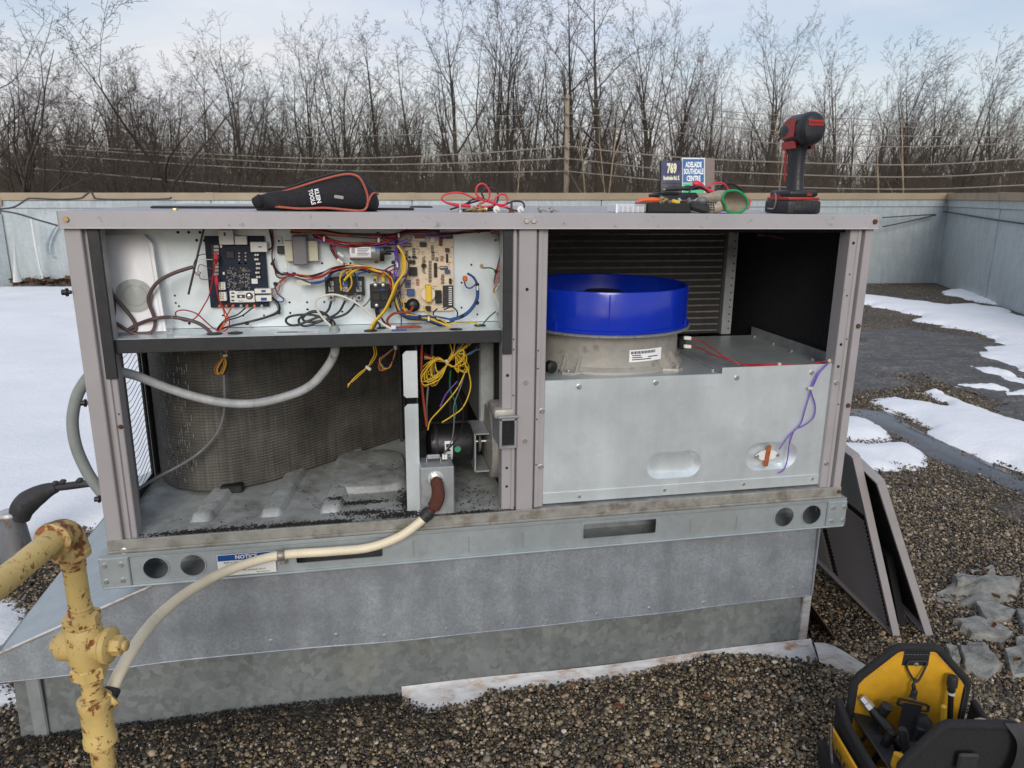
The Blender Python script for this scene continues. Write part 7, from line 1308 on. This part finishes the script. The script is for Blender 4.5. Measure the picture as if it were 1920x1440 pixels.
# ------------------------------------------------------------------ broken concrete slabs
def stone(poly, h, label):
    P_ = [PZ(u, v_, .02) for u, v_ in poly]; c_ = sum(P_, Vector())/len(P_); rr = random.Random(label); Q = []
    for a, b_ in zip(P_, P_[1:]+P_[:1]):
        for k_ in range(4): p = a.lerp(b_, k_/4); d = p-c_; Q.append(c_+d*(1+rr.gauss(0, .035)))
    n_ = len(Q); tx, ty = rr.gauss(0, .05), rr.gauss(0, .05); rings = []
    for s_, z, jz in ((1.04, -.01, 0), (1.02, h*.55, .002), (1.0, h*.88, .0015), (.965, h, .0012), (.82, h*1.02, .0016), (.6, h*1.03, .0018), (.38, h*1.03, .0018), (.15, h*1.03, .0015)):
        rings.append([Vector((c_.x+(p.x-c_.x)*s_*(1+rr.gauss(0, .012)), c_.y+(p.y-c_.y)*s_*(1+rr.gauss(0, .012)), max(-.01, z+rr.gauss(0, jz)+((p.x-c_.x)*tx+(p.y-c_.y)*ty)*(z > 0)))) for p in Q])
    mb = MB(); mb.add(sum(rings, []), [(k_*n_+i, k_*n_+(i+1) % n_, (k_+1)*n_+(i+1) % n_, (k_+1)*n_+i) for k_ in range(7) for i in range(n_)]+[tuple(range(7*n_, 8*n_))])
    return tag(mb.build('concrete_slab', 'stone', None, 28), label, 'slab', 'broken concrete slabs on the gravel')
for poly, h, lb in (([(1748, 1108), (1790, 1088), (1850, 1085), (1900, 1095), (1905, 1118), (1840, 1128), (1770, 1126)], .022, 'large flat concrete piece farthest from the tool bag'),
    ([(1786, 1082), (1800, 1078), (1832, 1082), (1828, 1096), (1795, 1098)], .032, 'pale pointed concrete chip on top of the farthest slab'), ([(1826, 1128), (1860, 1128), (1905, 1142), (1895, 1160), (1850, 1162)], .022, 'small grey slab in the middle of the concrete pieces'),
    ([(1790, 1164), (1830, 1155), (1880, 1172), (1898, 1185), (1880, 1198), (1820, 1190)], .026, 'long tapering slab lying above the tool bag panel'), ([(1905, 1140), (1960, 1145), (1970, 1185), (1920, 1180)], .025, 'slab cut off by the right edge of the picture'),
    ([(1800, 1212), (1850, 1215), (1880, 1245), (1850, 1268), (1812, 1250)], .022, 'rough slab next to the yellow bag panel'), ([(1885, 1218), (1930, 1210), (1960, 1260), (1900, 1262)], .024, 'dark slab at the right edge beside the bag'), ([(1774, 1205), (1796, 1208), (1802, 1235), (1785, 1238)], .018, 'small chip touching the bag corner'),
    ([(1845, 1062), (1862, 1055), (1868, 1070), (1852, 1076)], .016, 'tiny pale chip lying apart beyond the slabs'), ([(1815, 1198), (1850, 1203), (1850, 1212), (1812, 1208)], .014, 'thin broken sliver between two slabs'), ([(1880, 1078), (1915, 1082), (1912, 1092), (1878, 1088)], .016, 'narrow slab piece behind the large flat one'), ([(1905, 1192), (1935, 1190), (1938, 1206), (1908, 1208)], .016, 'small brown stained piece at the right edge')): stone(poly, h, lb)
# dead leaves
for px, lb in (((1160, 1333), 'curled rust brown dead leaf on the gravel before the curb'), ((1322, 1318), 'small orange dead leaf on the gravel right of the other leaf')):
    c_ = PZ(*px, .02); mb = MB().grid(lambda u, v_: c_+Vector(((u-.5)*.026, (v_-.5)*.012*(1-(2*u-1)**2), .012+.008*(2*v_-1)**2+.004*math.sin(5*u))), 8, 6); tag(mb.build('dead_leaf', 'leaf', None, 60, recalc=False), lb, 'leaf')
for i in range(5):
    u, v_ = ((1848, 1078), (1866, 1125), (1898, 1128), (1905, 1245), (1862, 1180), (1755, 1085), (1880, 1230), (1700, 970), (1668, 905), (1655, 845))[i]; c_ = PZ(u, v_, .015); aa = R_.uniform(0, 6)
    mb = MB().grid(lambda u, v_: c_+Vector((math.cos(aa)*(u-.5)*.028-math.sin(aa)*(v_-.5)*.016*(1-(2*u-1)**2), math.sin(aa)*(u-.5)*.028+math.cos(aa)*(v_-.5)*.016*(1-(2*u-1)**2), .012+.008*(2*v_-1)**2)), 7, 5); tag(mb.build('dead_leaf', 'leaflitter' if i % 2 else 'leaf', None, 60, recalc=False), ('dead leaf behind the farthest concrete slab', 'dead leaf lying on the large flat slab', 'dead leaf at the right picture edge between slabs', 'dead leaf on the dark slab beside the bag', 'dead leaf on the long tapering slab')[i], 'leaf')
# ------------------------------------------------------------------ tool bag
BO = Vector((1.765, -.585, 0)); br = Vector((.98, -.2, 0)).normalized(); bf = Vector((.2, .98, 0)).normalized()
def B(r, f, z): return BO+br*r+bf*f+Vector((0, 0, z))
RB = Matrix((br, bf, Vector((0, 0, 1)))).transposed()
bag = thing('tool_bag', BO, 'open black and yellow tool bag at the lower right corner', 'tool bag')
def endpanel(f0, top, w0, lean, mat, nm, tw):
    out = [(-w0, .02), (-w0, top-.095), (-w0+.012, top-.075), (-tw, top-.006), (-tw+.012, top), (tw-.012, top), (tw, top-.006), (w0-.012, top-.075), (w0, top-.095), (w0, .02)]
    P_ = [B(r, f0+lean*z, z) for r, z in out]
    o = MB().extrude(P_, bf*.008).build(nm, mat, bag, 0)
    MB().tube([p+bf*.004 for p in P_], .0095, 10).build('binding', 'fabric', o, 60); return o, P_
bk_, BP = endpanel(.135, .345, .128, -.02, 'toolyellow', 'back_panel', .050)
fr_, FP = endpanel(-.115, .335, .140, .02, 'fabric', 'front_panel', .075)
def slab(r0, r1, f0, f1, z0, z1, mat, nm, par=bag, bev=.004, R=None): return MB().obox(B((r0+r1)/2, (f0+f1)/2, (z0+z1)/2), (r1-r0, f1-f0, z1-z0), RB if R is None else RB @ R, bev).build(nm, mat, par)
slab(-.135, .135, -.12, .14, .0, .012, 'rubber', 'bottom')
for s_ in (-1, 1):
    mb = MB(); out = [(-.125, .012), (.14, .012), (.14, .20), (.05, .175), (-.125, .17)]
    mb.extrude([B(s_*.138+(0.012*s_*(z > .1)), f, z) for f, z in out], br*s_*.012).build('side_wall', 'fabric', bag, 0)
    MB().tube(smooth_path([B(s_*.156, .14, .20), B(s_*.158, .05, .178), B(s_*.156, -.125, .172)], 4), .008, 8).build('top_binding', 'fabric', bag)
for i, (a, b_) in enumerate(((.03, .085), (.095, .148))): MB().extrude([B(-.166, .125-.24*0, a), B(-.166, -.10, a), B(-.172, -.10, b_), B(-.172, .125, b_)], br*-.006).build('side_stripe', 'toolyellow', bag, 0)
MB().extrude([B(-.160, .13, .015), B(-.160, -.11, .015), B(-.178, -.11, .10), B(-.178, .13, .10)], br*-.02).build('side_pocket', 'fabric', bag, 0)
MB().tube(smooth_path([B(-.185, .10, .165), B(-.192, .07, .12), B(-.19, .04, .06), B(-.185, .03, .02)], 5), .004, 6).build('pocket_cord', 'rubber', bag)
text('side_lettering', 'DEWALT', .045, B(-.181, .01, .115), -bf, Zz, 'ink', bag, .18, .003, .001)
MB().obox(B(-.10, .02, .165), (.05, .24, .006), RB @ Matrix.Rotation(.25, 3, 'Y'), .002).build('inner_flap', 'rubber', bag)
slab(-.03, .03, .128, .133, .30, .352, 'fabric', 'strap_loop', bk_, .001)
MB().lathe(B(.002, .1285, .305), -bf, [(.006, 0), (.005, .003), (.002, .004)], 14).build('rivet', 'steel', bk_)
def ring(pts, r, mat, nm, par): P_ = smooth_path(pts+[pts[0]], 5); return MB().tube(P_+[P_[1]], r, 8, cap=False).build(nm, mat, par, 60)
ring([B(-.018, .124, .315), B(.018, .124, .315), B(.021, .122, .305), B(.006, .116, .272), B(-.004, .116, .272), B(-.021, .122, .300)], .0025, 'charcoal', 'd_ring', bk_)
st = thing('shoulder_strap', B(-.02, .10, .15), 'black shoulder strap with snap hook clipped to the yellow bag panel', 'strap')
MB().tube(smooth_path([B(.000, .116, .276), B(-.006, .112, .262), B(-.003, .110, .248), B(-.006, .108, .232)], 4), [.003]*4+[.0045]*4+[.007]*4+[.009], 10).build('snap_hook', 'charcoal', st)
ring([B(-.035, .104, .232), B(.022, .100, .220), B(.027, .099, .211), B(.020, .098, .205), B(-.034, .102, .217), B(-.040, .103, .224)], .003, 'charcoal', 'strap_loop', st)
def ribbon(pts, w_, side, mat, nm, par, th=.003):
    P_ = smooth_path(pts, 6); S = Vector(side).normalized(); vs = []
    for p in P_: vs += [p-S*w_/2, p+S*w_/2]
    return MB().add(vs, [(2*i, 2*i+1, 2*i+3, 2*i+2) for i in range(len(P_)-1)]).build(nm, mat, par, 60, recalc=False)
ribbon([B(-.008, .100, .222), B(-.016, .090, .195), B(-.026, .075, .165), B(-.040, .055, .13), B(-.05, .04, .10)], .045, br+Vector((0, 0, -.18)), 'fabric', 'webbing', st)
MB().obox(B(-.004, .072, .160), (.022, .014, .05), RB @ Matrix.Rotation(.25, 3, 'Y'), .004).build('strap_slider', 'rubber', st)
ribbon([FP[5]+Vector((0, 0, .012))-bf*.006, B(.085, -.128, .31), B(.075, -.134, .25), B(.03, -.142, .19), B(-.02, -.15, .13), B(-.06, -.155, .08)], .05, br, 'rubber', 'front_strap', bag)
slab(-.045, -.005, -.128, -.118, .245, .285, 'rubber', 'front_clip', bag); slab(-.05, .05, -.130, -.118, .10, .20, 'fabric', 'front_pocket', bag); slab(-.12, -.06, -.128, -.118, .10, .235, 'fabric', 'front_pocket', bag); slab(.06, .125, -.128, -.118, .10, .22, 'fabric', 'front_pocket', bag)
slab(-.04, .06, -.136, -.1305, .175, .192, 'rubber', 'buckle', bag, .003)
def tool(name, label, cat): return thing(name, B(0, 0, .012), label, cat, None)
o = tool('nut_driver', 'screwdriver with clear yellow handle standing in the tool bag', 'screwdriver'); d_ = Vector((.25, -.15, -1)).normalized(); p = B(-.055, .02, .165)
MB().lathe(p, d_, [(.008, 0), (.013, .004), (.0125, .012), (.0105, .018), (.0125, .026), (.013, .040), (.009, .046)], 8).build('handle', MT['hwy'] if 'hwy' in MT else M('clear_yellow', (.55, .48, .02), .15, 0, .1), o); MB().lathe(p, d_, [(.004, .046), (.004, .14)], 8).build('shaft', 'alum', o)
MB().lathe(p, -d_, [(.010, -.002), (.010, .05), (.008, .055)], 12).build('grip', 'rubber', o)
o = tool('flashlight', 'chrome ended tool lying along the left inside of the bag', 'tool'); d_ = (B(-.06, .06, .165)-B(-.115, .12, .225)).normalized(); MB().lathe(B(-.115, .12, .225), d_, [(.005, 0), (.009, .002), (.009, .016), (.011, .018), (.011, .030), (.008, .032)], 6).build('chrome_end', 'alum', o); MB().lathe(B(-.115, .12, .225), d_, [(.009, .032), (.011, .04), (.012, .16)], 12).build('barrel', 'blackp', o)
o = tool('rubber_handled_tool', 'thick black rubber handle standing upright in the bag', 'tool'); MB().tube([B(.02, .06, .03), B(.018, .075, .12), B(.012, .085, .19), B(.010, .088, .202)], [.018, .018, .018, .011], 14).build('grip', 'rubber', o)
o = tool('rubber_handled_tool', 'second black rubber handle slanting towards the front of the bag', 'tool'); MB().tube([B(.03, -.03, .10), B(.0, .03, .13), B(-.03, .05, .155), B(-.034, .053, .158)], [.016, .016, .016, .010], 14).build('grip', 'blackp', o)
o = tool('torch_wand', 'thin black wand with a knob standing against the yellow panel', 'tool'); MB().tube([B(.085, .08, .02), B(.082, .10, .18), B(.078, .108, .25)], .006, 10).build('rod', 'blackp', o); MB().lathe(B(.078, .108, .25), (-.02, .02, 1), [(.0075, 0), (.0085, .002), (.0085, .012), (.011, .014), (.011, .034), (.0095, .038)], 14).build('knob', 'rubber', o); MB().lathe(B(.079, .107, .243), (-.02, .02, 1), [(.0078, 0), (.0078, .005)], 14).build('white_band', 'white', o)
o = tool('tape_measure', 'yellow ruled blades lying in the bottom of the bag', 'tool'); MB().obox(B(-.01, .05, .12), (.06, .03, .004), RB @ Matrix.Rotation(.5, 3, 'Y'), .001).build('blade', 'toolyellow', o); MB().obox(B(.005, .02, .095), (.075, .025, .004), RB @ Matrix.Rotation(.15, 3, 'Y'), .001).build('blade', 'toolyellow', o)
for i in range(7): MB().obox(B(-.025+.01*i, .02, .0985), (.0012, .020, .001), RB @ Matrix.Rotation(.15, 3, 'Y')).build('tick', 'ink', o)
tag(MB().obox(B(.052, .075, .19), (.012, .012, .10), RB @ Matrix.Rotation(-.15, 3, 'Y'), .004).build('marker', 'w_yellow', None), 'yellow tool handle showing between black handle and wand', 'tool')
tag(MB().obox(B(.108, .04, .16), (.05, .05, .13), RB @ Matrix.Rotation(.3, 3, 'Y'), .012).build('rag', 'glove', None), 'pale cloth stuffed in the right corner of the bag', 'cloth')
o = tool('blue_tool', 'blue handled tool poking out of the right side of the bag', 'tool'); MB().tube([B(.115, .0, .10), B(.118, .01, .19), B(.12, .012, .215)], [.010, .012, .008], 12).build('handle', M('bright_blue', (.01, .17, .55), .4), o); 
o = tool('blue_tool', 'second blue handle outside the right wall of the bag', 'tool'); MB().tube([B(.168, .0, .08), B(.168, .005, .17), B(.168, .006, .19)], [.010, .012, .008], 12).build('handle', bpy.data.materials['bright_blue'], o)
for i, (r, f, z, dr_, df_, rad, ln, mt, nm, lb) in enumerate(((-.07, .09, .19, .2, -.3, .012, .10, 'rubber', 'pliers_handle_tool', 'black handled pliers leaning at the left inside the tool bag'), (-.085, .03, .17, .35, -.1, .010, .10, 'blackp', 'side_cutter', 'dark grip poking up beside the chrome ended tool'), (-.03, -.02, .16, .1, .2, .013, .11, 'rubber', 'crimper', 'rubber gripped tool standing in the middle of the bag'), (.045, .01, .175, -.2, .2, .012, .12, 'blackp', 'wrench', 'black tool leaning towards the back panel right of the strap'), (.03, -.05, .17, .3, .1, .011, .10, 'toolyellow', 'stripper', 'yellow gripped stripper near the front of the bag'), (.075, .03, .18, -.1, -.2, .010, .12, 'toolred', 'red_gripped_tool', 'red gripped tool beside the pale cloth in the bag'), (-.10, -.03, .165, .2, .1, .011, .1, 'toolyellow', 'level_tool', 'yellow tool body tucked along the left bag wall'))):
    o = tool(nm, lb, 'tool'); d_ = (br*dr_+bf*df_+Vector((0, 0, 1))).normalized(); t_ = B(r, f, z+.035)
    MB().tube(smooth_path([t_-d_*ln, t_-d_*ln*.6+br*.003, t_-d_*ln*.25, t_-d_*.006, t_], 4), [rad*.7]*4+[rad*.95]*4+[rad]*4+[rad*1.05]*4+[rad*.5], 10).build('grip', mt, o, 50); MB().tube([t_-d_*(ln+.03), t_-d_*ln*.95], rad*.45, 8).build('shank', 'steel', o)
# stitching along the bag bindings
mb = MB()
for P_ in (BP, FP):
    for a, b_ in zip(P_[:-1], P_[1:]):
        n_ = max(2, int((b_-a).length/.007)); c_ = B(0, 0, .2)
        for k_ in range(n_):
            p = a.lerp(b_, (k_+.5)/n_); q = p+(Vector((BO.x, BO.y, .2))-p).normalized()*.0125; q.x, q.y = q.x-bf.x*.0015, q.y-bf.y*.0015; d = (b_-a).normalized()*.0018
            mb.tube([q-d, q+d], .0006, 4)
o_ = mb.build('stitching', 'w_grey', bag, 0); o_['kind'] = 'stuff'
